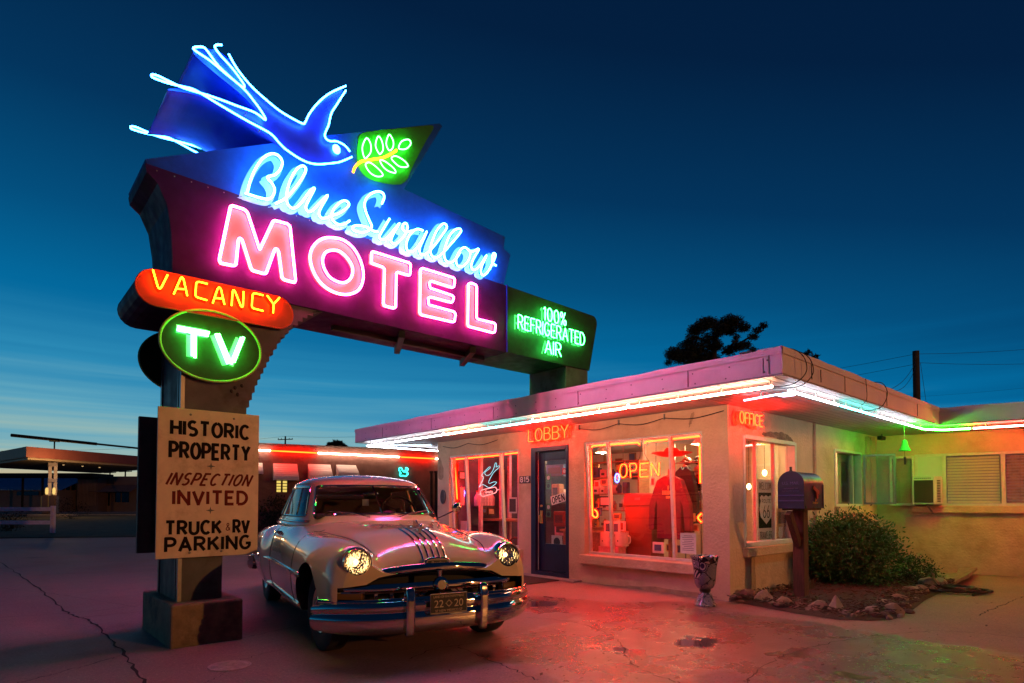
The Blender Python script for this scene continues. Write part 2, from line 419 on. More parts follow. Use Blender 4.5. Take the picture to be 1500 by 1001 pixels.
# neon colours: what the tube gives off
NE = {
 'pink': emis('neon_pink', (1.0,.042,.23), 86),
 'script': emis('neon_ice_blue', (.08,.46,1.0), 40),
 'bird': emis('neon_blue', (.03,.28,1.0), 36),
 'green': emis('neon_green', (.035,1.0,.12), 34),
 'tv': emis('neon_bright_green', (.06,1.0,.10), 34),
 'leaf': emis('neon_leaf_green', (.05,1.0,.07), 30),
 'amber': emis('neon_amber', (1.0,.30,.01), 8),
 'yellow': emis('neon_orange', (1.0,.10,.002), 60),
 'lobby': emis('neon_orange_red', (1.0,.0026,.0004), 190),
 'red': emis('neon_red', (1.0,.0055,.0005), 165),
 'warm': emis('neon_warm_white', (1.0,.47,.30), 64),
 'white': emis('neon_white', (.86,.88,1.0), 20),
 'dia': emis('neon_pale_blue', (.5,.75,1.0), 6),
 'aqua': emis('neon_aqua', (.14,.85,.80), 20),
 'aqua2': emis('neon_pale_aqua', (.30,.85,1.0), 1.4),
 'turq': emis('neon_turquoise', (.02,.75,.60), 9),
 'grn2': emis('neon_eave_green', (.03,1.0,.03), 150),
 'red2': emis('neon_eave_red', (1.0,.06,.05), 170),
 'blue': emis('neon_small_blue', (.08,.12,1.0), 12),
 'rose': emis('neon_rose', (1.0,.25,.25), 3),
 'far_red': emis('neon_far_red', (1.0,.012,.001), 60),
 'far_warm': emis('neon_far_warm', (1.0,.62,.42), 42),
 'filament': emis('headlamp_filament', (1.0,.66,.30), 5),
 'bulb': emis('lamp_bulb', (1.0,.62,.22), 40),
 'canbulb': emis('canopy_bulb', (1.0,.6,.25), .7),
 'litwin': emis('lit_window', (1.0,.72,.16), .9),
}
# ------------------------------------------------------------------ world: the sky after sunset
W = bpy.data.worlds.new('World'); S.world = W; W.use_nodes = True
nt = W.node_tree; L = nt.links; bg = nt.nodes['Background']
tc = nd(nt, 'ShaderNodeTexCoord')
sx = nd(nt, 'ShaderNodeSeparateXYZ'); L.new(tc.outputs['Generated'], sx.inputs[0])
sd = at(60, 10, 0)-Vector((CAM.x, CAM.y, 0)); sd.normalize()      # where the sun went down
flat = nd(nt, 'ShaderNodeCombineXYZ'); L.new(sx.outputs[0], flat.inputs[0]); L.new(sx.outputs[1], flat.inputs[1])
nrm = nd(nt, 'ShaderNodeVectorMath', operation='NORMALIZE'); L.new(flat.outputs[0], nrm.inputs[0])
dot = nd(nt, 'ShaderNodeVectorMath', operation='DOT_PRODUCT'); L.new(nrm.outputs[0], dot.inputs[0]); dot.inputs[1].default_value = (sd.x, sd.y, 0)
def mth(op, a, b, c=None):
    n = nd(nt, 'ShaderNodeMath', operation=op)
    for i, v in enumerate((a, b, c)):
        if v is None: continue
        if isinstance(v, (int, float)): n.inputs[i].default_value = v
        else: L.new(v, n.inputs[i])
    return n.outputs[0]
away = mth('MULTIPLY_ADD', dot.outputs['Value'], -.5, .5)
# thin flat cloud bands low down
mp = nd(nt, 'ShaderNodeMapping'); mp.inputs['Scale'].default_value = (1.1, 1.1, 38); L.new(tc.outputs['Generated'], mp.inputs['Vector'])
nz = nd(nt, 'ShaderNodeTexNoise'); nz.inputs['Scale'].default_value = 1.5; nz.inputs['Detail'].default_value = 5; L.new(mp.outputs[0], nz.inputs['Vector'])
band = mth('MULTIPLY', mth('SUBTRACT', nz.outputs['Fac'], .5), .24)
lowm = mth('MAXIMUM', mth('SUBTRACT', 1.0, mth('MULTIPLY', sx.outputs[2], 3.2)), 0.0)
u = mth('ADD', mth('ADD', mth('MULTIPLY_ADD', away, .26, sx.outputs[2]), mth('MULTIPLY', mth('POWER', away, 2.5), .55)), mth('MULTIPLY', band, lowm))
rp = nd(nt, 'ShaderNodeValToRGB'); L.new(u, rp.inputs['Fac'])
stops = [(0.0,(.58,.44,.24)),(.045,(.46,.50,.38)),(.085,(.25,.45,.47)),(.13,(.11,.37,.51)),(.19,(.024,.25,.46)),(.28,(.001,.140,.335)),(.38,(.001,.077,.205)),(.50,(.001,.035,.110)),(.66,(.001,.014,.051)),(.9,(.001,.008,.031))]
el = rp.color_ramp.elements
el[0].position = stops[0][0]; el[0].color = (*stops[0][1], 1); el[1].position = stops[-1][0]; el[1].color = (*stops[-1][1], 1)
for p, c in stops[1:-1]:
    e = el.new(p); e.color = (*c, 1)
L.new(rp.outputs['Color'], bg.inputs['Color']); bg.inputs['Strength'].default_value = 1.0
S.view_settings.view_transform = 'Standard'; S.view_settings.look = 'None'; S.view_settings.exposure = 0; S.view_settings.gamma = 1
try:
    cy = S.cycles
    cy.max_bounces = 6; cy.diffuse_bounces = 3; cy.glossy_bounces = 4; cy.transparent_max_bounces = 12; cy.transmission_bounces = 4
    cy.sample_clamp_indirect = 4; cy.sample_clamp_direct = 0; cy.caustics_reflective = False; cy.caustics_refractive = False
    cy.use_light_tree = True; cy.use_denoising = True; cy.use_adaptive_sampling = True; cy.adaptive_threshold = .015
except Exception as ex: print(ex)

# ------------------------------------------------------------------ ground
def ground_mat(name, base, wet):
    m = bpy.data.materials.new(name); m.use_nodes = True; nt = m.node_tree; L = nt.links; b = nt.nodes['Principled BSDF']
    tc = nd(nt, 'ShaderNodeTexCoord'); src = tc.outputs['Object']
    def noise_(sc, det=8, ro=.6):
        n = nd(nt, 'ShaderNodeTexNoise'); n.inputs['Scale'].default_value = sc; n.inputs['Detail'].default_value = det; n.inputs['Roughness'].default_value = ro
        L.new(src, n.inputs['Vector']); return n.outputs['Fac']
    def rampf(x, a, c, lo=0, hi=1):
        r = nd(nt, 'ShaderNodeMapRange'); r.interpolation_type = 'SMOOTHSTEP'
        r.inputs['From Min'].default_value = a; r.inputs['From Max'].default_value = c; r.inputs['To Min'].default_value = lo; r.inputs['To Max'].default_value = hi
        L.new(x, r.inputs['Value']); return r.outputs['Result']
    def mixc(f, a, c):
        x = nd(nt, 'ShaderNodeMix', data_type='RGBA')
        if isinstance(f, float): x.inputs['Factor'].default_value = f
        else: L.new(f, x.inputs['Factor'])
        for i, v in ((6, a), (7, c)):
            if isinstance(v, tuple): x.inputs[i].default_value = (*v, 1)
            else: L.new(v, x.inputs[i])
        return x.outputs[2]
    def m2(op, a, c):
        n = nd(nt, 'ShaderNodeMath', operation=op)
        for i, v in enumerate((a, c)):
            if isinstance(v, (int, float)): n.inputs[i].default_value = v
            else: L.new(v, n.inputs[i])
        return n.outputs[0]
    big = noise_(.35, 6); mid = noise_(1.7, 10, .7); fine = noise_(70, 4); grit = noise_(260, 2)
    col = mixc(rampf(mid, .3, .7), tuple(c*.72 for c in base), tuple(c*1.12 for c in base))
    col = mixc(m2('MULTIPLY', rampf(big, .45, .62), .45), col, tuple(c*.5 for c in base))
    col = mixc(m2('MULTIPLY', rampf(noise_(7, 8, .75), .5, .66), .45), col, tuple(c*.6 for c in base))
    col = mixc(m2('MULTIPLY', rampf(noise_(34, 4, .7), .5, .66), .55), col, tuple(c*.45 for c in base))
    col = mixc(m2('MULTIPLY', rampf(noise_(45, 3, .6), .56, .68), .5), col, tuple(c*1.6 for c in base))
    col = mixc(m2('MULTIPLY', rampf(noise_(130, 3), .55, .68), .6), col, tuple(c*.35 for c in base))
    col = mixc(m2('MULTIPLY', rampf(noise_(95, 3), .60, .72), .5), col, tuple(min(1, c*1.7) for c in base))
    vo = nd(nt, 'ShaderNodeTexVoronoi'); vo.inputs['Scale'].default_value = .55; L.new(src, vo.inputs['Vector'])
    col = mixc(m2('MULTIPLY', rampf(m2('ADD', vo.outputs['Distance'], m2('MULTIPLY', mid, .35)), .36, .22), .55), col, tuple(c*.42 for c in base))
    rough = rampf(mid, .25, .75, .52, .78)
    height = m2('ADD', m2('MULTIPLY', fine, .6), m2('MULTIPLY', noise_(150, 3), .7))
    bstr = .5
    if wet:
        tot = None
        for (p, r) in wet:
            vm = nd(nt, 'ShaderNodeVectorMath', operation='DISTANCE'); L.new(src, vm.inputs[0]); vm.inputs[1].default_value = tuple(p)
            q = m2('SUBTRACT', 1.0, m2('DIVIDE', vm.outputs['Value'], r))
            tot = q if tot is None else m2('MAXIMUM', tot, q)
        w = m2('ADD', tot, m2('MULTIPLY', m2('SUBTRACT', noise_(.9, 8, .65), .5), 1.9))
        wf = rampf(w, .12, .30)
        pud = rampf(m2('ADD', tot, m2('MULTIPLY', m2('SUBTRACT', noise_(1.1, 3, .5), .5), 3.2)), .98, 1.15)
        pv = nd(nt, 'ShaderNodeVectorMath', operation='DISTANCE'); L.new(src, pv.inputs[0]); pv.inputs[1].default_value = tuple(fz(1022, 942))
        pud = m2('MAXIMUM', pud, rampf(m2('ADD', pv.outputs['Value'], m2('MULTIPLY', m2('SUBTRACT', noise_(3.2, 4), .5), .9)), .27, .20))
        col = mixc(wf, col, mixc(.42, (.0, .0, .0), tuple(base)))
        damp = rampf(mid, .25, .75, .17, .40)
        x = nd(nt, 'ShaderNodeMix', data_type='FLOAT'); L.new(wf, x.inputs[0]); L.new(rough, x.inputs[2]); L.new(damp, x.inputs[3])
        x2 = nd(nt, 'ShaderNodeMix', data_type='FLOAT'); L.new(pud, x2.inputs[0]); L.new(x.outputs[0], x2.inputs[2]); x2.inputs[3].default_value = .05
        rough = x2.outputs[0]
        L.new(rampf(wf, 0, 1, .5, 1.0), b.inputs['Specular IOR Level'])
        dry = m2('SUBTRACT', 1.0, m2('MULTIPLY', pud, .96))
        height = m2('MULTIPLY', height, dry)
    L.new(col, b.inputs['Base Color']); L.new(rough, b.inputs['Roughness'])
    bp = nd(nt, 'ShaderNodeBump'); bp.inputs['Strength'].default_value = bstr; bp.inputs['Distance'].default_value = .012
    L.new(height, bp.inputs['Height']); L.new(bp.outputs['Normal'], b.inputs['Normal'])
    return m
WET = [(fz(905, 950), 1.35), (fz(985, 905), 1.2), (fz(800, 885), .9), (fz(1180, 950), 1.6), (fz(1330, 960), 1.3)]
MT['lot'] = ground_mat('lot_concrete', (.30,.175,.155), WET)
MT['earth'] = mat('dark_earth', (.05,.035,.025), .95, var=.3, vscale=.8, bump=.6, bscale=6)
MT['lawn'] = mat('dull_grass', (.045,.04,.02), .95, var=.5, vscale=1.2, bump=1, bscale=30)
MT['asphalt'] = mat('asphalt', (.06,.05,.05), .85, var=.2, vscale=2, bump=.4, bscale=60)
MT['kerbc'] = mat('kerb_concrete', (.30,.25,.24), .85, var=.15, vscale=3)
def sheet(name, pts, m, z):
    k = M(); k.add([(p[0], p[1], z) for p in pts], [tuple(range(len(pts)))]); return struct(k.build(name, m))
sheet('earth', [(-900,-900),(900,-900),(900,900),(-900,900)], MT['earth'], -.03)
sheet('concrete_lot', [cf(-16,-14), cf(30,-14), cf(30,20), cf(-2,26.5), cf(-13,22), cf(-30,18.5), cf(-34,-14)], MT['lot'], 0)
sheet('lawn', [cf(-36,18.9), cf(-13,22.4), cf(-4,26.6), cf(-1,45), cf(-8,57), cf(-80,59), cf(-80,18.9)], MT['lawn'], .004)
sheet('road', [cf(-120,62.2), cf(0,62.2), cf(0,72), cf(-120,72)], MT['asphalt'], .008)
k = M()
for (a, b_) in ((60.6, 62.1), (72.2, 76)):
    q = [cf(-120,a), cf(-4,a), cf(-4,b_), cf(-120,b_)]
    k.prism([(p.x, p.y) for p in q], lambda a, b, d: (a, b, d), -.02, .13)
struct(k.build('kerb', MT['kerbc']))
# cracks in the concrete: ragged strips of dirt sunk in the joint
MT['crack'] = mat('crack_dirt', (.018,.012,.011), .95)
def crack(pts, w, seed, jit=.02):
    rr = random.Random(seed); P = cr([fz(*p) for p in pts], 14); k = M(); vs = []; fs = []
    P = [p+Vector((rr.uniform(-jit,jit), rr.uniform(-jit,jit), 0)) for p in P]
    for i, p in enumerate(P):
        t = (P[min(i+1, len(P)-1)]-P[max(i-1, 0)]).normalized(); n = Vector((-t.y, t.x, 0)); ww = w*rr.uniform(.35, 1.3)
        vs += [(p.x+n.x*ww, p.y+n.y*ww, .0035), (p.x-n.x*ww*.8, p.y-n.y*ww*.8, .0035)]
    fs = [(2*i, 2*i+1, 2*i+3, 2*i+2) for i in range(len(P)-1)]
    k.add(vs, fs); return struct(k.build('pavement_crack', MT['crack']))
crack([(-10,818),(40,850),(95,895),(130,910),(170,945),(215,1003)], .012, 1)
crack([(100,907),(150,902),(205,897)], .004, 2)
crack([(20,1003),(90,985),(165,965)], .005, 3)
crack([(600,965),(660,948),(735,975),(790,998)], .006, 4)
crack([(660,948),(740,935),(805,925)], .004, 5)
crack([(300,1003),(330,985),(352,968),(420,950)], .003, 6)
crack([(0,905),(120,897),(203,888)], .004, 8, .008)
crack([(352,936),(420,921),(470,912)], .004, 9, .008)
crack([(0,862),(90,872),(200,890)], .003, 10, .02)
crack([(770,905),(840,912),(900,935),(930,975),(1000,1003)], .005, 11)
crack([(1090,1003),(1150,960),(1260,935),(1380,925),(1500,935)], .004, 12)
crack([(1432,902),(1465,888),(1500,874)], .008, 7)

# ------------------------------------------------------------------ street lamp across the road, behind and to the right of the camera
lp = cf(36, -16)
t = thing('street_lamp', 'tall grey steel street lamp with an amber head across the road', 'street lamp', (lp.x, lp.y, 0))
k = M(); k.lathe([(.18,0),(.18,.4),(.11,.42),(.07,8.7)], lp, 16); k.build('lamp_post', MT['steel'], t, smooth=True)
arm = (Vector((0,0,0))-lp); arm.z = 0; arm.normalize()
k = M(); k.tube(cr([lp+Vector((0,0,8.6)), lp+arm*.5+Vector((0,0,9.0)), lp+arm*1.4+Vector((0,0,9.05))], 6), .035); k.build('lamp_arm', MT['steel'], t, smooth=True)
hd = lp+arm*1.6+Vector((0,0,9.0))
k = M(); k.ell(hd+Vector((0,0,.05)), (.3,.3,.10), 16); k.build('lamp_head', MT['steel'], t, smooth=True)
ld = bpy.data.lights.new('street_lamp_light', 'POINT'); ld.energy = 17500; ld.color = (1.0,.40,.115); ld.shadow_soft_size = .2
lo = bpy.data.objects.new('street_lamp_light', ld); C.objects.link(lo); lo.location = hd-Vector((0,0,.22))
# ------------------------------------------------------------------ the big neon sign
YS = 2.11; YB = YS+.8; X0 = -5.82
sg = thing('motel_sign', 'towering double faced neon sign with a blue bird on top, over the cream car', 'neon sign', (X0, YS, 0))
def xz(px, py, off=0.0):
    p = fy(px, py, YS-off); return (p.x, p.z)
def mY(a, b, d): return (a, d, b)                  # sign plane -> world, d is the world Y
def zm(x0, y0, sc): return lambda pts: [(x0+x*sc, y0+y*sc) for x, y in pts]
def face(px_pts, off=0.0): return [xz(x, y, off) for x, y in px_pts]
# footing
pa, pb, pc = fz(252, 950), fz(351, 937), fz(205, 921)
FX0, FX1, FY0, FY1 = pa.x-.02, pb.x+.03, pa.y-.03, pc.y+.03
k = M(); k.box(FX0, FX1, FY0, FY1, -.02, .37); k.build('footing', MT['concrete_base'], sg, bevel=.018)
# pole that flares upward in ragged sheet-metal steps
curve = [(.36,.37),(.37,1.3),(.46,1.75),(.56,2.1),(.66,2.4),(.77,2.65),(.88,2.86),(1.0,3.02),(1.15,3.16),(1.32,3.27)]
st = []
for (a, b), (c, d) in zip(curve, curve[1:]):
    n = 1 if b < 1.2 else 4 if b < 2.6 else 3
    for i in range(n):
        x_ = a+(c-a)*i/n; z_ = b+(d-b)*i/n; x2 = a+(c-a)*(i+1)/n; z2 = b+(d-b)*(i+1)/n
        st += [(x_, z_), (x_, z2-.004)] if b >= 1.3 else [(x_, z_)]
poly = [(X0, .37)]+[(X0+x, z) for x, z in st]+[(X0+1.32, 3.262), (X0, 3.262)]
k = M(); k.prism(poly, mY, YS+.012, YB-.012)
k.build('pole', MT['sign_metal'], sg)
k = M()      # angle-iron edges and a recessed seam up the end of the pole
k.box(X0-.012, X0+.02, YS-.006, YS+.05, .37, 3.26); k.box(X0-.012, X0+.02, YB-.05, YB+.006, .37, 3.26)
k.box(X0-.010, X0+.01, YS+.10, YS+.125, .37, 3.0)
k.build('corner_angle', MT['steel'], sg)
for px, py in ((345,568),(340,573),(349,578),(355,565)):
    x, z = xz(px, py); k = M(); k.ell((x, YS+.008, z), (.016,.006,.02), 8); k.build('rust_hole', MT['cable'], sg)
# right-hand leg behind the eave
k = M(); k.box(X0+5.05, X0+5.53, YS+.012, YB-.012, 2.79, 3.26); k.build('pole', MT['sign_metal'], sg)
# long box
endc = [xz(213,236), xz(215,250), xz(231,268), xz(245,300), xz(251,340), xz(253,380)]
zt = 4.165; zb = 3.268
left = [(endc[0][0], 4.22)]+[(a, min(b, 4.15)) for a, b in endc[1:]]+[(endc[-1][0], zb)]
xr = xz(742, 465)[0]
box = left+[(xr, zb), (xr, zt)]
k = M(); k.prism(box, mY, YS, YB); k.build('sign_box', MT['sign_dark'], sg)
k = M()
for i, (a, b) in enumerate(((X0+2.3, .09), (X0+3.35, .09))): k.bar((a, YS+.05, zb-.05), (a+.35, YB-.05, zb-.05), .07, .08)
k.box(X0+1.6, X0+3.8, YS+.37, YS+.43, zb-.06, zb-.003)
k.build('under_brace', MT['cable'], sg)
k = M(); k.box(xr-.006, xr+.012, YS-.012, YS+.02, zb, zt+.01); k.build('seam_trim', MT['bird_blue'], sg)
# green end box with rounded shoulder
xe = X0+5.74
gp = [(xr+.014, zb), (X0+5.56, zb)]+[(xe, 4.0)]+arc(xe-.09, 4.03, .09, .10, 0, 90, 5)+[(xr+.014, zt)]
k = M(); k.prism(gp, mY, YS, YB); k.build('end_panel', MT['sign_green'], sg)
# crest with arrow point
crest = face([(213,233),(398,210),(482,198),(644,181),(648,185),(592,277),(740,347),(738,364),(748,373),(738,417)])
crest = [(a, max(b, zt+.003)) for a, b in crest]
crest[-1] = (crest[-1][0], zt+.003); crest.append((crest[0][0]+.03, zt+.003))
k = M(); k.prism(crest, mY, YS+.003, YB-.003); crest_o = k.build('crest_panel', MT['sign_blue'], sg)
A = xz(230, 236); B = xz(735, 409)
for i in range(30):
    f = i/29; k = M(); k.ell((A[0]+(B[0]-A[0])*f, YS-.002, zt+.02), (.006,.004,.006), 6); k.build('rivet', MT['steel'], sg)
# bird: a boxed silhouette as thick as the sign
bz = zm(160, 50, 1/3)
sil = bz([(345,64),(470,66),(530,112),(600,215),(700,306),(790,372),(850,402),(872,385),(920,303),(975,258),(1036,232),(995,308),(972,350),(960,410),(946,442),(960,470),(1000,476),(1040,492),(1068,535),(1020,560),(910,573),(850,556),(780,512),(735,476),(650,420),(560,355),(450,290),(350,257),(238,246),(300,236),(430,270),(560,318),(684,376),(590,272),(440,152)])
bird = [(p.x, p.y) for p in rnd_corner([(a, b, 0) for a, b in [xz(x, y, .03) for x, y in sil]], .10, True, 5)]
k = M(); k.prism(bird, mY, YS-.03, YB+.03); bird_o = k.build('bird_figure', MT['bird_blue'], sg)
def neon(pts2, off, r, m, parent, name='neon_tube', back=False, xc=None, sm=0, closed=False, n=7, rc=0):
    P = [Vector((a, YS-off, b)) for a, b in pts2]
    if rc: P = rnd_corner(P, rc, closed)
    if sm: P = cr(P, sm, closed)
    k = M(); k.tube(P, r, n, closed); o = k.build(name, m, parent, smooth=True, recalc=False)
    if back:
        Q = [Vector(((2*xc-p.x) if xc else p.x, YB+off, p.z)) for p in P]
        k = M(); k.tube(Q, r, n, closed); k.build(name, m, parent, smooth=True, recalc=False)
    return o
BN = [([(525,88),(560,150),(620,225),(690,290),(760,345),(845,392),(862,386),(880,350),(920,300),(970,260),(1040,228)], 5),
      ([(1040,248),(1000,310),(976,350),(964,400),(948,440),(953,460),(972,471),(1000,472),(1035,490),(1058,517)], 5),
      ([(1067,540),(1020,560),(985,567),(910,572),(850,555),(780,510),(750,482),(733,462)], 5),
      ([(735,464),(700,432),(600,378),(480,308),(380,248),(330,233),(260,216),(200,195),(186,186),(190,178),(215,184),(262,207),(330,238),(430,268),(500,292),(560,315),(640,345),(687,378),(672,345),(640,300),(590,240),(500,165),(440,115),(374,70),(378,58),(412,58),(432,76),(480,140),(550,205),(586,232),(592,222),(540,150),(490,95),(465,60),(472,48),(495,48)], 4)]
for pts, sm in BN:
    neon([xz(x, y, .08) for x, y in bz(pts)], .08, .0088, NE['bird'], bird_o, back=True, sm=sm)
ex, ez = xz(*bz([(1003,502)])[0], .08)
k = M(); k.ell((ex, YS-.055, ez), (.045,.02,.05), 14); k.build('eye', NE['bird'], bird_o, smooth=True)
for x, y in bz([(560,150),(690,290),(778,358),(430,268),(598,350),(660,425),(770,500),(850,553),(965,400),(1000,310)]):
    a, b = xz(x, y, .055); k = M(); k.tube([(a, YS-.03, b), (a, YS-.08, b)], .009, 6); k.build('tube_support', MT['steel'], bird_o)
# leaf sprig on the arrow
neon([xz(x, y, .05) for x, y in bz([(1072,608),(1080,585),(1105,562),(1150,553),(1205,543),(1250,520),(1262,510)])], .05, .013, NE['amber'], sg, name='leaf_stem', sm=4)
sprig = bpy.data.objects['leaf_stem']
k = M(); k.add([mY(p.x, p.y, YS-.0012) for p in cr([(a, b, 0) for a, b in [xz(x, y) for x, y in bz([(1088,560),(1092,480),(1105,440),(1180,424),(1300,412),(1400,402),(1425,412),(1390,475),(1340,570),(1300,650),(1240,662),(1150,640),(1105,605)])]], 6, True)], [tuple(range(78))]); k.build('painted_leaf_glow', MT['leafglow'], sprig)  # patch painting the green glow of the leaf tubes onto the blue crest
for lf in ([(1122,545),(1112,500),(1130,458),(1148,480),(1150,515),(1136,538)], [(1185,525),(1170,490),(1182,450),(1198,470),(1204,505),(1194,525)], [(1230,512),(1217,480),(1230,442),(1248,470),(1246,500)],
           [(1272,500),(1285,472),(1315,464),(1325,482),(1308,503),(1285,507)], [(1126,574),(1148,566),(1190,600),(1202,622),(1175,626),(1145,608)], [(1190,556),(1212,560),(1250,590),(1258,610),(1230,604),(1205,585)], [(1240,545),(1262,537),(1300,560),(1312,582),(1280,584),(1255,566)]):
    neon([xz(x, y, .05) for x, y in bz(lf)], .05, .0075, NE['leaf'], sprig, name='leaf', sm=4, closed=True)
# script lettering: painted white ribbons on the crest, tubes standing off them
b1 = zm(340, 210, .14986); w1 = zm(500, 270, .17333)
SCRIPT = [
 b1([(150,478),(172,385),(215,275),(280,170),(345,117),(405,103),(460,128),(490,185),(472,255),(420,308),(345,332),(390,392),(415,450),(400,512),(350,546),(265,532),(200,512),(128,488)]),
 b1([(425,590),(500,553),(570,490),(655,385),(712,290),(718,243),(690,222),(640,246),(588,320),(550,420),(532,525),(548,602),(592,635),(645,615),(705,545),(760,470),(806,440),(755,540),(722,620),(742,664),(790,655),(850,590),(935,508),(878,610),(850,680),(870,728),(920,730),(985,705),(1045,685),(1112,640),(1142,600),(1120,567),(1070,570),(1003,630),(972,700),(990,758),(1040,793),(1100,788),(1150,757)]),
 w1([(342,165),(362,112),(350,76),(310,62),(260,76),(215,115),(196,170),(206,230),(238,310),(256,352),(240,386),(190,406),(130,400),(96,380),(106,354),(160,350),(222,366),(272,396),(310,402)]),
 w1([(408,292),(352,385),(322,442),(338,470),(375,462),(425,410),(492,330),(440,420),(420,478),(442,502),(482,488),(530,440),(556,385),(556,346),(540,330),(520,346),(518,380),(548,404),(600,394)]),
 w1([(690,392),(640,380),(588,415),(553,488),(552,548),(580,570),(622,556),(680,480),(722,400),(688,480),(660,545),(670,590),(702,594),(742,566),(795,508),(852,430),(890,370),(880,338),(850,340),(808,392),(772,472),(752,550),(764,604),(802,620),(850,590),(905,530),(970,455),(1010,400),(1000,378),(960,386),(918,432),(886,505),(868,580),(880,640),(920,662),(965,635),(1005,575)]),
 w1([(1060,542),(1030,536),(990,582),(970,640),(984,690),(1030,692),(1075,640),(1090,580),(1062,546),(1105,570),(1162,548),(1112,640),(1098,700),(1122,726),(1170,690),(1228,602),(1188,690),(1180,748),(1205,770),(1245,730),(1290,640),(1302,596),(1286,584),(1275,620),(1280,668),(1308,688)]),
]
scr = thing('script_lettering', '', '', off=False); scr.parent = sg
for q in ('label', 'category'): del scr[q]
SCRIPT_XZ = [[xz(x, y, .09) for x, y in st] for st in SCRIPT]
k = M(); k2 = M()
for i, st in enumerate(SCRIPT_XZ):
    P = cr([(a, b, 0) for a, b in st], 5)
    # flat-nib lettering: a thick ribbon slid along the nib direction
    nib = Vector((-.050, -.028, 0))
    for j in range(len(P)-1):
        a, b = P[j], P[j+1]
        q = [a-nib*.55, b-nib*.55, b+nib, a+nib]
        k.add([mY(p.x, p.y, YS-.004-.00003*j-.0015*i) for p in q], [(0,1,2,3)])
    k2.ribbon([(p.x, p.y) for p in P], .062, mY, YS-.0022-.0002*i)
ml = k.build('letter_face', MT['whiteface'], scr)
k2.build('letter_shade', MT['whiteface'], scr)
for st in SCRIPT_XZ:
    neon(st, .09, .0106, NE['script'], scr, sm=5, back=True, xc=X0+1.8)
# big block letters
mz = zm(310, 290, 1/6); tz = zm(530, 350, .15333)
LET = [
 (mz([(165,78),(185,70),(285,102),(315,130),(422,456),(540,206),(562,200),(665,228),(690,252),(738,722),(728,745),(640,722),(618,700),(588,470),(572,448),(556,452),(480,660),(462,668),(362,640),(345,618),(268,372),(250,354),(236,366),(214,585),(195,598),(80,575),(66,545)]), None),
 (mz([(1050,350),(1150,368),(1245,440),(1312,560),(1334,690),(1300,800),(1210,848),(1100,838),(990,778),(912,682),(868,560),(876,460),(930,386),(990,355)]), mz([(1060,461),(1130,473),(1200,538),(1240,620),(1226,700),(1170,744),(1100,735),(1032,690),(986,612),(976,540),(1002,482)])),
 (tz([(95,128),(110,124),(452,230),(466,245),(460,345),(442,348),(340,318),(328,338),(324,652),(302,664),(215,640),(206,620),(216,290),(198,270),(90,232)]), None),
 (tz([(560,292),(580,282),(875,372),(888,388),(880,458),(862,466),(665,404),(646,420),(652,470),(862,541),(878,560),(868,602),(850,608),(655,556),(634,570),(640,630),(880,696),(895,720),(886,788),(868,796),(570,728),(554,708)]), None),
 (tz([(1018,432),(1042,422),(1088,440),(1098,460),(1096,755),(1110,768),(1265,806),(1278,824),(1270,890),(1252,898),(1022,838),(1012,820)]), None),
]
for out_, in_ in LET:
    o2 = [xz(x, y, .065) for x, y in out_]
    rnd = in_ is not None
    dense = [(p.x, p.y) for p in (cr([(a, b, 0) for a, b in o2], 5, True) if rnd else rnd_corner([(a, b, 0) for a, b in o2], .012))]
    k = M()
    if rnd:
        i2 = [xz(x, y, .065) for x, y in in_]
        di = [(p.x, p.y) for p in cr([(a, b, 0) for a, b in i2], 5, True)]
        cx = sum(a for a, b in dense)/len(dense); cz_ = sum(b for a, b in dense)/len(dense); n = 60
        def radial(poly, ang):
            best = None
            for i in range(len(poly)):
                (x1, y1), (x2, y2) = poly[i], poly[(i+1) % len(poly)]
                dx, dy = math.cos(ang), math.sin(ang); ex_, ey_ = x2-x1, y2-y1; den = dx*ey_-dy*ex_
                if abs(den) < 1e-12: continue
                tt = ((x1-cx)*ey_-(y1-cz_)*ex_)/den; uu = ((x1-cx)*dy-(y1-cz_)*dx)/den
                if tt > 0 and 0 <= uu <= 1: best = tt if best is None else max(best, tt)
            return (cx+dx*best, cz_+dy*best)
        A = [radial(dense, 2*PI*i/n) for i in range(n)]; B = [radial(di, 2*PI*i/n) for i in range(n)]
        for d in (YS-.014,):
            k.add([mY(a, b, d) for a, b in A]+[mY(a, b, d) for a, b in B], [(i, (i+1) % n, n+(i+1) % n, n+i) for i in range(n)])
        k.add([mY(a, b, YS-.014) for a, b in A]+[mY(a, b, YS) for a, b in A], [(i, (i+1) % n, n+(i+1) % n, n+i) for i in range(n)])
    else:
        k.prism(dense, mY, YS-.014, YS-.001)
    lo = k.build('letter', MT['pinkface'], sg)
    neon(dense, .065, .0125, NE['pink'], lo, closed=True, back=True, xc=X0+1.8)
    if rnd: neon(di, .065, .0125, NE['pink'], lo, closed=True)
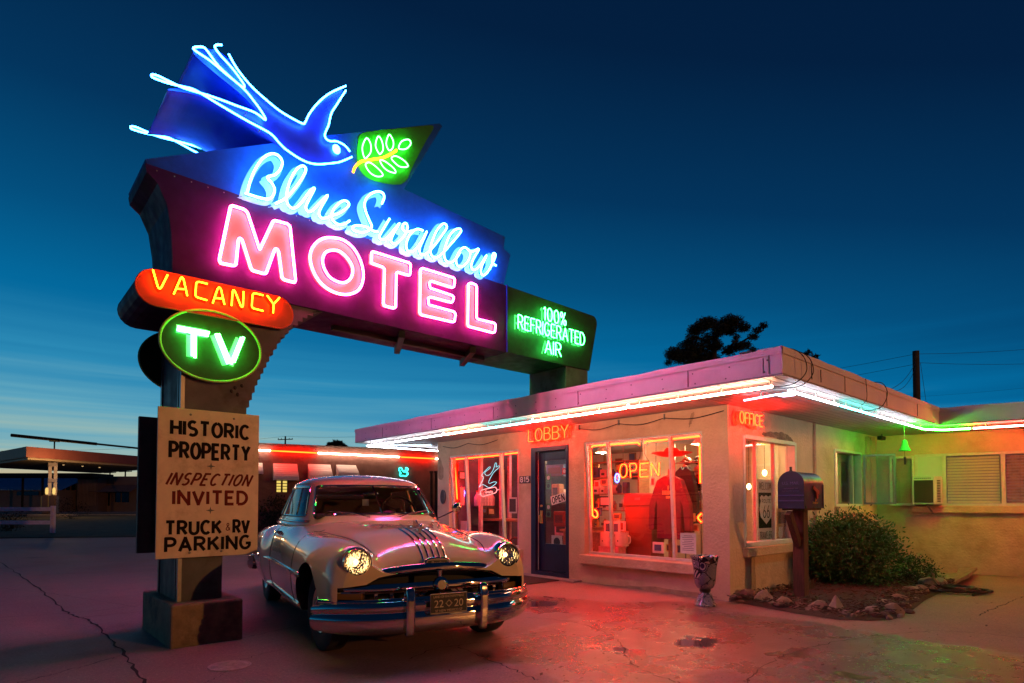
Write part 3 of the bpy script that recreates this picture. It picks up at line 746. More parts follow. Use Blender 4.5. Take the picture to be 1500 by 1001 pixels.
# vacancy capsule, through the sign
sx0, sx1 = -.385, .975
def stad(x0, x1, zc0, zc1, r, n=10):
    return [(x0+r+r*math.cos(math.radians(a)), zc0+r*math.sin(math.radians(a))) for a in range(90, 271, 180//n)]+[(x1-r+r*math.cos(math.radians(a)), zc1+r*math.sin(math.radians(a))) for a in range(-90, 91, 180//n)]
cap = [(X0+a, b) for a, b in stad(sx0, sx1, 3.125, 3.135, .158)]
k = M(); k.prism(cap, mY, YS-.055, YB+.055); vac = k.build('vacancy_panel', [MT['orange'], MT['sign_dark']], sg)
for i, p in enumerate(vac.data.polygons): p.material_index = 0 if i < 2 else 1
k = M(); k.tube([mY(a, b, YS-.055) for a, b in cap], .008, 6, True); k.build('rim', MT['orange'], vac, smooth=True)
vz = zm(180, 380, .16)
VL = [[[(275,95),(320,252),(335,270),(350,262),(410,142)]], [[(465,320),(528,175),(540,163),(555,180),(590,335)], [(488,270),(562,274)]], [[(775,225),(692,205),(672,215),(664,330),(678,348),(770,375)]],
      [[(822,402),(868,268),(882,254),(898,272),(930,415)], [(842,355),(912,360)]], [[(995,425),(1005,292),(1014,280),(1026,292),(1080,428),(1092,440),(1100,425),(1105,295)]], [[(1285,330),(1205,310),(1188,320),(1180,430),(1192,450),(1285,472)]], [[(1320,330),(1380,412),(1435,350)], [(1380,412),(1375,492)]]]
for st in VL:
    k = M()
    for s_ in st: k.tube(rnd_corner([Vector((a, YS-.105, b)) for a, b in [xz(x, y, .105) for x, y in vz(s_)]], .015, False), .0066, 7)
    o = k.build('neon_letter', NE['yellow'], vac, smooth=True, recalc=False)
    k = M()
    for s_ in st: k.ribbon([xz(x, y, .105) for x, y in vz(s_)], .036, mY, YS-.0565)
    k.build('painted_letter', MT['redpaint'], vac)
k = M()      # the same word on the far face, for its light
for st in VL:
    for s_ in st: k.tube([Vector((2*(X0+.4)-a, YB+.1, b)) for a, b in [xz(x, y, .105) for x, y in vz(s_)]], .0085, 6)
k.build('neon_word', NE['yellow'], vac, smooth=True, recalc=False)
# oval TV panel
oc = (X0+.235, 2.695); oa, ob = .43, .325
ov = [(oc[0]+oa*math.cos(2*PI*i/48), oc[1]+ob*math.sin(2*PI*i/48)) for i in range(48)]
k = M(); k.prism(ov, mY, YS-.05, YS-.02); tv = k.build('tv_panel', MT['tv_green'], sg)
k = M(); k.prism(ov, mY, YB+.02, YB+.05); k.build('rear_disc', MT['tv_green'], tv)
MT['ovrim'] = mat('oval_rim', (.30,.50,.10), .4)
for d in (YS-.05, YB+.05):
    k = M(); k.tube([mY(a, b, d) for a, b in ov], .013, 8, True); k.build('rim', MT['ovrim'], tv, smooth=True)
tvz = zm(150, 380, .2597)
for st in ([[(424,382),(603,415)], [(421,396),(598,430)], [(508,412),(508,545)], [(524,412),(522,556)]], [[(640,420),(708,590)], [(655,420),(722,578)], [(785,442),(725,590)], [(797,440),(742,580)]]):
    k = M()
    for s_ in st: k.tube([Vector((a, YS-.105, b)) for a, b in [xz(x, y, .105) for x, y in tvz(s_)]], .0135, 8)
    k.build('neon_letter', NE['tv'], tv, smooth=True, recalc=False)
    k = M()
    for s_ in st[::2]: k.ribbon([xz(x, y, .105) for x, y in tvz(s_)], .075, mY, YS-.0515)
    k.build('painted_letter', MT['whiteface'], tv)
# green three-line neon
gz = zm(740, 430, .12)
gl = thing('green_lettering', '', '', off=False); gl.parent = sg
for q in ('label', 'category'): del gl[q]
for txt, tl, br, in (('100%', (470,160), (740,352)), ('REFRIGERATED', (158,258), (968,632)), ('AIR', (488,565), (684,752))):
    (pl,), (pr,) = gz([tl]), gz([br])
    a = xz(*pl, .07); b = xz(*pr, .07); h = .185; zc = (a[1]-h)
    for c, st in text_strokes(txt, a[0], zc, h, (b[0]-a[0]), .2):
        k = M(); k2 = M()
        for s_ in st:
            k.tube(rnd_corner([Vector((x, YS-.07, z)) for x, z in s_], .012, False), .0072, 6)
            k2.ribbon(s_, .022, mY, YS-.003)
        k.build('neon_letter', NE['green'], gl, smooth=True, recalc=False); k2.build('painted_letter', MT['whiteface'], gl)
k = M()
for txt, zc, w_ in (('100%', 3.87, .45), ('REFRIGERATED', 3.66, 1.3), ('AIR', 3.4, .3)):
    for c, st in text_strokes(txt, X0+4.8-w_/2, zc, .18, w_, .2):
        for s_ in st: k.tube([Vector((x, YB+.07, z)) for x, z in s_], .0072, 5)
k.build('neon_word', NE['green'], gl, smooth=True, recalc=False)
# notice boards, front and rear
def notice(front):
    x0, x1, z0, z1 = X0-.195, X0+.662, .762, 2.095
    lab = ('tan hand lettered notice board about history, inspection and parking, bolted to the sign pole' if front else 'rear notice board seen from its brown framed back behind the sign pole')
    y = YS-.045 if front else YB+.012
    t = thing('notice_board', lab, 'notice board', (x0, y, z0))
    k = M(); k.box(x0, x1, y, y+.022, z0, z1); k.build('board', MT['board'] if front else MT['panelback'], t, bevel=.003)
    if not front:
        k = M()
        for a, b, c, d in ((x0, x0+.12, z0, z1), (x0+.12, x1, z1-.16, z1), (x0+.12, x1, z0, z0+.09)): k.box(a, b, y-.04, y-.001, c, d)
        k.build('frame', MT['panelback'], t); return
    h = z1-z0; w = x1-x0
    def mB(a, b, d): return (x0+a*w, d, z1-b*h)
    def line(mesh, txt, a0, a1, top, bot, sw, slant=0, gap=.28):
        n = 0
        for c, st in text_strokes(txt, 0, 0, 1, 1, gap):
            for s_ in st:
                pts = [(x0+w*(a0+(a1-a0)*x)+slant*z*(bot-top)*h, z1-h*(bot-(bot-top)*z)) for x, z in s_]
                mesh.ribbon(pts, sw, mY, y-.001-.0003*(n % 4)); n += 1
    for args in (('HISTORIC', .125, .885, .085, .177, .029), ('PROPERTY', .115, .895, .232, .332, .029), ('TRUCK', .09, .61, .758, .842, .027), ('RV', .745, .90, .758, .842, .027), ('PARKING', .09, .915, .868, .955, .027)):
        k = M(); line(k, *args); k.build('black_word', MT['blackpaint'], t)
    k = M(); line(k, '&', .665, .705, .775, .825, .008); k.build('ampersand', MT['redpaint'], t)
    k = M(); line(k, 'INSPECTION', .085, .885, .436, .512, .019, slant=.45, gap=.36); k.build('red_word', MT['redpaint'], t)
    k = M(); line(k, 'INVITED', .155, .875, .556, .642, .027); k.build('red_word', MT['redpaint'], t)
    k = M()
    for cx, cy in ((.505,.382),(.505,.685)):
        q = [(cx, cy-.026),(cx+.008,cy-.006),(cx+.045,cy),(cx+.008,cy+.006),(cx,cy+.026),(cx-.008,cy+.006),(cx-.045,cy),(cx-.008,cy-.006)]
        k = M(); k.add([mB(a, b, y-.0015) for a, b in q], [tuple(range(8))]); k.build('star_mark', MT['greypaint'], t)
    for a, b in ((.30,.038),(.73,.04),(.31,.967),(.62,.967)):
        k = M(); p = mB(a, b, y-.003); k.ell(p, (.011,.006,.011), 8); k.build('bolt', MT['steel'], t, smooth=True)
notice(True); notice(False)
# ------------------------------------------------------------------ motel office
of = thing('motel_office', 'peach stucco motel office with a flat overhanging roof edged in neon tubes', 'building', (0, 0, 0))
ZS = 2.52                       # soffit height
WL = 6.51; SL = 5.6             # lengths of the front and side walls
def mX(a, b, d): return (d, a, b)          # front wall: a = world Y, b = Z, d = world X
def mS(a, b, d): return (a, d, b)          # side wall: a = world X, b = Z, d = world Y
d3 = Vector((.211, -.978, 0)).normalized(); n3 = Vector((-d3.y*-1, 0, 0))
n3 = Vector((d3.y, -d3.x, 0))              # out of the wing wall, towards the court
PI_ = Vector((SL, 0, 0))
def mW(a, b, d): p = PI_+d3*a-n3*d; return (p.x, p.y, b)   # wing wall: a = metres from the inner corner, d = depth into the wall
def hw(px, py, out=0.0):
    p = hit(px, py, PI_+n3*out, n3); return ((p-PI_).dot(d3), p.z)
def wall(name, m, parent, mp, a0, a1, b0, b1, d0, d1, holes):
    A = sorted(set([a0, a1]+[h[0] for h in holes]+[h[1] for h in holes])); B = sorted(set([b0, b1]+[h[2] for h in holes]+[h[3] for h in holes]))
    def solid(i, j):
        if not (0 <= i < len(A)-1 and 0 <= j < len(B)-1): return False
        ca, cb = (A[i]+A[i+1])/2, (B[j]+B[j+1])/2
        return not any(h[0] < ca < h[1] and h[2] < cb < h[3] for h in holes)
    k = M()
    for i in range(len(A)-1):
        for j in range(len(B)-1):
            if not solid(i, j): continue
            p = [(A[i],B[j]),(A[i+1],B[j]),(A[i+1],B[j+1]),(A[i],B[j+1])]
            for d in (d0, d1): k.add([mp(a, b, d) for a, b in p], [(0,1,2,3)])
            for (u, v, di, dj) in ((0,1,0,-1),(1,2,1,0),(2,3,0,1),(3,0,-1,0)):
                if not solid(i+di, j+dj):
                    k.add([mp(*p[u], d0), mp(*p[v], d0), mp(*p[v], d1), mp(*p[u], d1)], [(0,1,2,3)])
    return k.build(name, m, parent, weld=True)
def av(*v): return sum(v)/len(v)
# openings measured on the wall planes
wr = (fx(1029,700,0).y, fx(856,700,0).y, av(fx(1029,826,0).z, fx(856,812,0).z), av(fx(1028,632,0).z, fx(856,648,0).z))
wl = (fx(760,700,0).y, fx(658,700,0).y, wr[2], av(fx(760,658,0).z, fx(658,669,0).z))
dr = (fx(832.5,750,0).y, fx(779,750,0).y, 0.0, fx(800,655,0).z)
sw = (fy(1089,700,0).x, fy(1166,700,0).x, av(fy(1089,800,0).z, fy(1160,795,0).z), av(fy(1089,634,0).z, fy(1166,652,0).z))
s2 = (fy(1222.5,700,0).x, fy(1262,700,0).x, fy(1240,741,0).z, av(fy(1223,658,0).z, fy(1260,664,0).z))
print('openings', wr, wl, dr, sw, s2)
TH = .16
wall('front_wall', MT['stucco'], of, mX, 0, WL, -.05, ZS-.003, 0, TH, [wr, wl, dr])
wall('side_wall', MT['stucco'], of, mS, TH, SL+.2, -.05, ZS-.003, .0, TH, [sw, s2])
wall('end_wall', MT['stucco'], of, mS, TH, 6.5, -.05, ZS-.003, WL-TH, WL-.003, [])
wall('back_wall', MT['inwall'], of, mX, TH, WL-TH, 0, ZS-.003, 4.1, 4.25, [])
k = M(); k.box(TH, 4.1, TH, WL-TH, .0, .03); k.build('shop_floor', MT['infloor'], of)
k = M(); k.box(TH+.001, 4.099, TH+.001, WL-TH-.001, 2.42, 2.44); k.build('shop_ceiling', MT['inwall'], of)
k = M(); k.box(1.9, 4.05, 2.62, 2.70, .03, 2.42); k.build('partition', MT['inwall'], of)
# roof slab, with the wing's eave joining it at a wide angle
OV = 1.25
def Wg(a, out): p = PI_+d3*a+n3*out; return (p.x, p.y)
ex_ = Wg(0, 1.33); tt_ = (-OV-ex_[1])/d3.y; jx = ex_[0]+d3.x*tt_       # where the two eaves meet
far = Wg(5.2, 1.33)
outer = [(-OV, WL+OV), (-OV, -OV), (jx, -OV), far, (far[0]+6, far[1]), (12, WL+OV)]
def eave(z0, z1, o, mi=None):
    pts = [(-OV-o, WL+OV+o), (-OV-o, -OV-o), (jx-o, -OV-o), (far[0]-o, far[1])]
    return pts
k = M(); k.prism(outer, mS_ := (lambda a, b, d: (a, b, d)), ZS+.02, 2.785); k.build('roof', MT['fascia'], of)
k = M(); k.prism([(a, b) for a, b in outer], mS_, ZS, ZS+.016); 
MT['soffit2'] = MT['soffit']
so = k.build('soffit', MT['soffit'], of)
k = M()                       # tongue-and-groove joints under the eave
y = -OV+.1
while y < -0.02:
    k.box(-OV+.02, jx+.05, y, y+.012, ZS-.0035, ZS-.001); y += .1
x = -OV+.1
while x < -0.02:
    k.box(x, x+.012, .02, WL+OV-.02, ZS-.0035, ZS-.001); x += .1
k.build('soffit_joint', mat('soffit_gap', (.30,.27,.25), .8), of)
# metal flashing on top, and vertical joints with rivets
rr = random.Random(3)
def edge_strip(a, b, nrm, z0, z1, out, wob, m, name):
    a, b, n = Vector((*a, 0)), Vector((*b, 0)), Vector((*nrm, 0)); N = 26; k = M(); T = []
    for i in range(N+1):
        p = a.lerp(b, i/N)+n*out; w = rr.uniform(-wob, wob)
        T.append((p, z1+w))
    vs = []
    for p, z in T: vs += [(p.x, p.y, z0), (p.x, p.y, z), (p.x-n.x*.12, p.y-n.y*.12, z+.003)]
    k.add(vs, [f for i in range(N) for f in ((3*i, 3*i+3, 3*i+4, 3*i+1), (3*i+1, 3*i+4, 3*i+5, 3*i+2))])
    return k.build(name, m, of)
edge_strip((-OV, WL+OV), (-OV, -OV), (-1, 0), 2.735, 2.805, .012, .008, MT['fascia'], 'flashing')
edge_strip((-OV-.012, -OV), (jx, -OV), (0, -1), 2.735, 2.805, .012, .006, MT['fascia'], 'flashing')
edge_strip((jx, -OV), far, (n3.x, n3.y), 2.735, 2.80, .012, .006, MT['fascia'], 'flashing')
k = M()
for y in (6.6, 4.9, 3.2, 1.45, -.2, -1.12): k.box(-OV-.006, -OV+.01, y, y+.010, ZS+.03, 2.735)
k.box(-OV-.005, -OV+.01, -1.06, -1.053, ZS+.045, 2.72)
for y in np.arange(-1.1, 7.6, .42):
    for z in (2.575, 2.69): k.ell((-OV-.003, y+rr.uniform(-.03,.03), z), (.006,.009,.009), 6)
for x in (.4, 1.9, 3.3): k.box(x, x+.010, -OV-.006, -OV+.01, ZS+.03, 2.735)
k.build('fascia_seam', mat('seam_dark', (.26,.18,.17), .5), of)
# eave neon, clear of the soffit on small stand-offs
def etube(pts, m, name='neon_tube', r=.0135):
    P = [Vector(p) for p in pts]; k = M(); k.tube(rnd_corner(P, .05, False) if len(P) > 2 else P, r, 8)
    o = k.build(name, m, of, smooth=True, recalc=False)
    k = M(); n = 0
    for a, b in zip(P, P[1:]):
        d = (b-a); Ln = d.length
        for i in range(int(Ln/.55)+1):
            q = a+d*((i+.3)*.55/Ln) if Ln > .6 else (a+b)/2
            if (q-a).length < Ln: k.tube([(q.x, q.y, ZS), (q.x, q.y, q.z+r)], .010, 6); n += 1
    if n: k.build('tube_support', MT['trimw'], of)
    return o
TX = -OV+.17; TZ = 2.452
def ty(px): return fx(px, 600, TX).y
def tx(px): return fy(px, 600, -OV+.17).x
yend = WL+OV-.2
for a, b, c in ((yend, ty(648), 'white'), (ty(650), ty(703), 'warm'), (ty(705), ty(778), 'aqua'), (ty(780), ty(917), 'warm'), (ty(920), ty(1132), 'warm')):
    P = [(TX, a, TZ), (TX, b, TZ)]
    if c == 'warm': P = [(TX+.0, a, TZ+.04)]+P
    etube(P, NE[c])
TY = -OV+.17
for a, b, c in ((tx(1156), tx(1228), 'white'), (tx(1232), tx(1283), 'aqua'), (tx(1285), tx(1338), 'white')):
    etube([(a, TY, TZ), (b, TY, TZ)], NE[c])
etube([(TX, yend, TZ+.0), (.9, yend+.02, TZ)], NE['white'])
wpt = lambda a, out, z=TZ: (*Wg(a, out), z)
a_m = hw(1423, 622, 1.17)[0]
etube([(tx(1341), TY, TZ), (jx-.2, TY-.01, TZ), wpt(tt_+.06, 1.17), wpt(a_m-.01, 1.17)], NE['grn2'])
etube([wpt(a_m+.02, 1.17), wpt(a_m+1.9, 1.17)], NE['red2'])
# the diagonal tubes with their diamonds at the roof corners
dA, dB, dC = fz(1090, 588, TZ), fz(1141, 579, TZ), fz(1153, 577.5, TZ)
for (p0, p1, c) in (((dA.x,dA.y), (dB.x,dB.y), (dC.x,dC.y)), ((-.1, WL+.1), (-.7, WL+.72), (-.78, WL+.80))):
    etube([(p0[0], p0[1], TZ+.01), (p1[0], p1[1], TZ+.01)], NE['dia'], r=.010)
    s = 1 if p1[1] > 0 else -1
    q = [(c[0]+dx, c[1]+s*dy*1.0, TZ-.005) for dx, dy in ((.07,-.07),(-.05,-.05-.03),(-.10,.10),(.05+.03,.05))]
    k = M(); k.tube(rnd_corner(q, .02), .011, 8, True); k.build('neon_diamond', NE['dia'], of, smooth=True, recalc=False)
# loops of high-tension cable at the corner
def cable(pts, r=.005, parent=of, name='cable', sm=8):
    k = M(); k.tube(cr([Vector(p) for p in pts], sm), r, 6); return k.build(name, MT['cable'], parent, smooth=True, recalc=False)
for dx in (0, .16):
    cable([(-1.0+dx, -1.0, 2.84), (-1.0+dx, -1.22, 2.83), (-.95+dx, -1.33, 2.74), (-.93+dx, -1.35, 2.58), (-1.0+dx, -1.24, 2.46), (-1.13+dx*.5, -1.05, 2.44)])
cable([(1.55,-1.1,2.83),(1.6,-1.28,2.82),(1.66,-1.33,2.68),(1.6,-1.27,2.5),(1.5,-1.1,2.46)])
cable([(1.05,-1.27,2.80),(1.06,-1.275,2.55),(1.1,-1.2,2.48)], .004)
cable([(-.6,-1.27,2.72),(-.6,-1.275,2.56)], .005); cable([(-.35,-1.27,2.70),(-.36,-1.275,2.56)], .005)
# cable draped along the top of the front wall
yy = [.05, .95, 1.75, 2.55, 3.3]
for i in range(3):
    a, b = yy[i], yy[i+1]
    cable([(-.02, a, 2.44), (-.03, (a+b)/2, 2.385), (-.02, b, 2.44)], .006)
    k = M(); k.box(-.03, .0, b-.006, b+.006, 2.42, 2.50); k.build('cable_clip', MT['steel'], of)
for a, b in ((4.55, 5.45), (5.45, 6.3)): cable([(-.02, a, 2.42), (-.03, (a+b)/2, 2.36), (-.02, b, 2.42)], .006)
# conduit and small box on the side wall
xc_ = fy(1194.5, 700, -.03).x
k = M(); k.tube([(xc_, -.02, .1), (xc_, -.02, ZS)], .014, 8); k.tube([(xc_+.05, -.02, .1), (xc_+.05, -.02, ZS)], .010, 8); k.build('conduit', MT['stucco'], of, smooth=True)
k = M(); k.tube([(5.0, -.015, 1.9), (5.0, -.015, ZS-.05), (5.25, -.015, ZS-.05), (5.25, -.015, 1.2)], .010, 6); k.build('conduit', MT['stucco'], of, smooth=True)
cm = thing('security_camera', 'small black security camera box under the eave in the inner corner', 'camera', (5.25, -.2, 2.44))
k = M(); k.box(5.12, 5.34, -.24, -.16, 2.41, 2.48); k.build('housing', MT['cable'], cm, bevel=.01)
k = M(); k.lathe([(.022,0),(.022,.03)], (5.09, -.2, 2.445), 10, 'x'); k.build('lens', MT['darkwin'], cm)
k = M(); k.tube([(5.25,-.2,2.48),(5.25,-.2,2.52)], .012, 6); k.build('bracket', MT['steel'], cm)
# shop windows with panes leaning outward at the top
def shopwin(o, mull_px):
    y0, y1, z0, z1 = o; lean = .10
    def xg(z): return .035+lean*(z1-z)/(z1-z0)
    w = thing('w', '', '', off=False); w.name = 'shop_window'; w.parent = of
    for q in ('label', 'category'): del w[q]
    k = M()
    for y in [y0+.02, y1-.02]: k.obox((xg((z0+z1)/2)-.0, y, (z0+z1)/2), (.022,0,0), (0,.02,0), (-(lean)/2,0,(z1-z0)/2))
    k.box(xg(z1)-.025, xg(z1)+.025, y0, y1, z1-.035, z1-.002); k.box(xg(z0)-.035, xg(z0)+.03, y0, y1, z0+.002, z0+.035)
    k.build('frame', MT['trimw'], w)
    for px in mull_px:
        y = fx(px, 650, .05).y
        k = M(); k.obox((xg((z0+z1)/2)-.004, y, (z0+z1)/2), (.03,0,0), (0,.019,0), (-(lean)/2,0,(z1-z0)/2-.03)); k.build('mullion', MT['trimw'], w)
    k = M(); k.add([(xg(z0), y0+.01, z0+.01), (xg(z0), y1-.01, z0+.01), (xg(z1), y1-.01, z1-.01), (xg(z1), y0+.01, z1-.01)], [(0,1,2,3)]); k.build('pane', MT['glass'], w)
    k = M(); k.box(-.09, .05, y0-.12, y1+.05, z0-.15, z0-.003); k.build('sill', MT['stucco'], w, bevel=.015)
    return xg
xgR = shopwin(wr, (892, 983)); xgL = shopwin(wl, (684, 735))
# door
y0, y1, z0, z1 = dr
dd = thing('d', '', '', off=False); dd.name = 'lobby_door'; dd.parent = of
for q in ('label', 'category'): del dd[q]
k = M(); k.box(-.012, .2, y1-.10, y1+.012, 0, z1+.01); k.box(-.012, .2, y0-.012, y0+.05, 0, z1+.01); k.box(-.012, .2, y0+.05, y1-.10, z1-.07, z1+.012); k.box(-.012, .2, y0+.05, y1-.10, 0, .09); k.build('frame', MT['blue_door'], dd, bevel=.006)
k = M(); a, b = y0+.055, y1-.105; t_, zb_ = z1-.075, .095
k.box(.07, .115, b-.14, b, zb_, t_); k.box(.07, .115, a, a+.06, zb_, t_); k.box(.07, .115, a+.06, b-.14, t_-.15, t_); k.box(.07, .115, a+.06, b-.14, zb_, .56); k.build('leaf', MT['blue_door'], dd, bevel=.006)
k = M(); k.box(.085, .09, a+.06, b-.14, .56, t_-.15); k.build('pane', MT['glass'], dd)
k = M(); k.box(.045, .07, b-.10, b-.05, .9, 1.12); k.tube([(.05, b-.075, 1.05), (.0, b-.075, 1.03), (-.005, b-.075, .93), (.05, b-.075, .91)], .010, 8); k.lathe([(.02,.04),(.02,.07)], (0, b-.075, 1.2), 10, 'x'); k.build('handle', MT['gold'], dd, smooth=True)
k = M(); k.box(.05, .068, b+.004, b+.02, zb_, t_); k.build('strip', MT['trimw'], dd)
DG = [a+.06, b-.14]
mt_ = thing('door_mat', 'dark rubber door mat on the concrete before the blue lobby door', 'mat', (-.5, (y0+y1)/2, 0))
k = M(); k.box(-.85, -.05, y0+.02, y1-.02, .003, .018); k.build('pad', MT['mat'], mt_)
k = M(); k.box(-.88, -.851, y0+.02, y1-.02, .003, .012); k.box(-.049, -.03, y0+.02, y1-.02, .003, .012); k.build('rim', MT['rubber'], mt_)
# step at the foot of the wall
k = M(); k.box(-.20, -.003, y0-.3, WL, -.02, .028); k.build('step', MT['kerbc'], of, bevel=.01)
# side windows
def sidewin(o, posts, depth=.10, name='side_window', sill=True, fr=.045):
    x0, x1, z0, z1 = o
    w = thing('w', '', '', off=False); w.name = name; w.parent = of
    for q in ('label', 'category'): del w[q]
    k = M(); k.box(x0-.01, x0+fr, -.012, depth+.04, z0, z1); k.box(x1-fr, x1+.01, -.012, depth+.04, z0, z1); k.box(x0+fr, x1-fr, -.012, depth+.04, z1-fr, z1+.01); k.box(x0+fr, x1-fr, -.012, depth+.04, z0-.01, z0+fr); k.build('frame', MT['trimw'], w, bevel=.004)
    for px in posts:
        x = fy(px, 700, depth).x; k = M(); k.box(x-.016, x+.016, depth-.02, depth+.03, z0+fr, z1-fr); k.build('mullion', MT['trimw'], w)
    k = M(); k.box(x0+fr, x1-fr, depth+.0, depth+.005, z0+fr, z1-fr); k.build('pane', MT['glass'], w)
    if sill: k = M(); k.box(x0-.03, x1+.06, -.07, .06, z0-.14, z0-.013); k.build('sill', MT['stucco'], w, bevel=.012)
sidewin(sw, (1106, 1133))
sidewin(s2, (1248,), fr=.03)
def sash(mp, hinge, tip, z0, z1, parent, m, name='open_sash', fw=.035):
    h, t2 = Vector(hinge), Vector(tip); d = (t2-h); Ln = d.length; d.normalize(); n = Vector((-d.y, d.x, 0))
    def mq(a, b, dd_): p = h+d*a+n*dd_; return (p.x, p.y, b)
    o = thing('s', '', '', off=False); o.name = name; o.parent = parent
    for q in ('label', 'category'): del o[q]
    k = M()
    for a0, a1, b0, b1 in ((0,fw,z0,z1),(Ln-fw,Ln,z0,z1),(fw,Ln-fw,z1-fw,z1),(fw,Ln-fw,z0,z0+fw)):
        k.prism([(a0,b0),(a1,b0),(a1,b1),(a0,b1)], mq, -.016, .016)
    k.build('sash_frame', m, o)
    k = M(); k.prism([(fw,z0+fw),(Ln-fw,z0+fw),(Ln-fw,z1-fw),(fw,z1-fw)], mq, -.003, .003); k.build('sash_pane', MT['glass'], o)
sash(None, (s2[1]-.0, -.03, 0), (s2[1]+.16, -.50, 0), s2[2]+.02, s2[3]-.03, of, MT['steel'])
# bare rough patches in the render
MT['patch'] = mat('bare_plaster', (.20,.14,.10), .95, var=.35, vscale=9, bump=1, bscale=40, dirt=(.42,.30,.2), dscale=5)
MT['stain'] = mat('water_stain', (.36,.23,.145), .9, var=.25, vscale=6, bump=.4, bscale=45)
def patch(mp, pts, m, seed, d=-.004):
    rr = random.Random(seed); P = [(p.x, p.y) for p in cr([(a, b, 0) for a, b in pts], 6, True)]
    k = M(); k.add([mp(a+rr.uniform(-.012,.012), b+rr.uniform(-.012,.012), d) for a, b in P], [tuple(range(len(P)))]); k.build('plaster_patch', m, of)
def pS(px, py): p = fy(px, py, 0); return (p.x, p.z)
def pX(px, py): p = fx(px, py, 0); return (p.y, p.z)
patch(mS, [pS(1118,634),pS(1140,633),pS(1155,638),pS(1163,648),pS(1160,650.5),pS(1135,642),pS(1118,638)], MT['patch'], 1)
patch(mS, [pS(1099,812),pS(1104,812),pS(1107,850),pS(1106,878),pS(1098,878),pS(1100,845)], MT['stain'], 2)
patch(mX, [pX(1012,607),pX(1018,606),pX(1013,620),pX(1010,626)], MT['stain'], 3)
patch(mX, [pX(850,858),pX(905,863),pX(960,868),pX(1040,876),pX(1040,871),pX(960,860),pX(905,858)], MT['stain'], 4)
patch(mX, [pX(642,700),pX(648,702),pX(650,690),pX(645,672),pX(642,676)], MT['stain'], 5)
patch(mS, [pS(1172,820),pS(1205,800),pS(1212,840),pS(1190,858),pS(1174,850)], MT['stain'], 6)
# neon words over the doors
def wordsign(txt, lab, cat, mp_tube, mp_face, a0, a1, zb_, h, m, loc, gap=.2):
    t = thing('neon_sign', lab, cat, loc)
    for c, st in text_strokes(txt, a0, zb_, h, a1-a0, gap):
        k = M(); k2 = M()
        for i, s_ in enumerate(st):
            k.tube(rnd_corner([Vector(mp_tube(x, z)) for x, z in s_], .015, False), .0078, 7)
            k2.ribbon(s_, .05, lambda x, z, d: mp_face(x, z, d), .0004*i)
        k.build('neon_letter', m, t, smooth=True, recalc=False); k2.build('letter_back', MT['lobbyface'], t)
    return t
pl, pr = fx(774, 630, -.12), fx(832, 624, -.12)
zt_, zb_ = fx(774, 630, -.12).z, fx(774, 647.5, -.12).z
wordsign('LOBBY', 'orange neon word sign above the blue lobby door', 'neon sign', lambda a, z: (-.12, pl.y-a, z), lambda a, z, d: (-.03-d, pl.y-a, z), 0, pl.y-pr.y, zb_, zt_-zb_, NE['lobby'], (-.05, (pl.y+pr.y)/2, zb_))
pl2, pr2 = fy(1084, 612, -.12), fy(1117, 612, -.12)
zo0, zo1 = fy(1084, 619.5, -.12).z, fy(1084, 602.5, -.12).z
wordsign('OFFICE', 'small orange neon word sign above the side window at the building corner', 'neon sign', lambda a, z: (pl2.x+a, -.12, z), lambda a, z, d: (pl2.x+a, -.03-d, z), 0, pr2.x-pl2.x, zo0, zo1-zo0, NE['lobby'], (pl2.x, -.05, zo0))
# house number and plaque
q0, q1 = fx(760.5, 698, -.02), fx(776, 708, -.02)
t = thing('house_number', 'small dark plate with house number 815 left of the door', 'number plate', (-.01, q0.y, q1.z))
k = M(); k.box(-.015, -.002, q1.y, q0.y, q1.z, q0.z); k.build('plate', MT['print'], t)
k = M(); n = 0
w_ = (q0.y-q1.y)
for c, st in text_strokes('815', 0, 0, 1, 1, .25):
    for s_ in st: k.ribbon([(q0.y-w_*(.1+.8*x), q1.z+(q0.z-q1.z)*(.2+.65*z)) for x, z in s_], .017, mX, -.0165-.0004*n); n += 1
k.build('digits', MT['paper'], t)
pc_ = fx(648.5, 728, -.02)
t = thing('wall_plaque', 'dark oval plaque on the peach wall by the left shop window', 'plaque', (-.01, pc_.y, pc_.z))
k = M(); k.prism([(pc_.y+.085*math.cos(2*PI*i/28), pc_.z+.145*math.sin(2*PI*i/28)) for i in range(28)], mX, -.022, -.002); k.build('plate', MT['print'], t)
k = M(); k.tube([(-.022, pc_.y+.085*math.cos(2*PI*i/28), pc_.z+.145*math.sin(2*PI*i/28)) for i in range(28)], .006, 6, True); k.build('rim', MT['steel'], t)

# ------------------------------------------------------------------ right-hand wing
wg = thing('motel_wing', 'low stucco motel wing joining the office at the right edge', 'building', (SL, 0, 0))
o_a = (hw(1340, 700)[0], hw(1340, 700)[0]+3.2, av(hw(1342,741)[1], hw(1500,741)[1]), av(hw(1342,665.5)[1], hw(1500,660.5)[1]))
wall('wing_wall', MT['stucco'], wg, mW, 0.0, 5.2, -.05, ZS-.003, .0, .25, [o_a])
def wbox(k, a0, a1, b0, b1, d0, d1): k.prism([(a0,b0),(a1,b0),(a1,b1),(a0,b1)], mW, d0, d1)
a0, a1, b0, b1 = o_a
k = M(); wbox(k, a0-.06, a1, b0-.13, b0-.004, -.07, .08); k.build('sill', MT['stucco'], wg, bevel=.012)
posts = [hw(1341,700)[0]+.01, hw(1383,700)[0], hw(1470,700)[0], a1-.02]
k = M()
for p in posts: wbox(k, p-.03, p+.03, b0, b1, .02, .09)
wbox(k, a0, a1, b1-.05, b1, .021, .089); wbox(k, a0, a1, b0, b0+.04, .021, .089)
k.build('window_frame', MT['trimw'], wg)
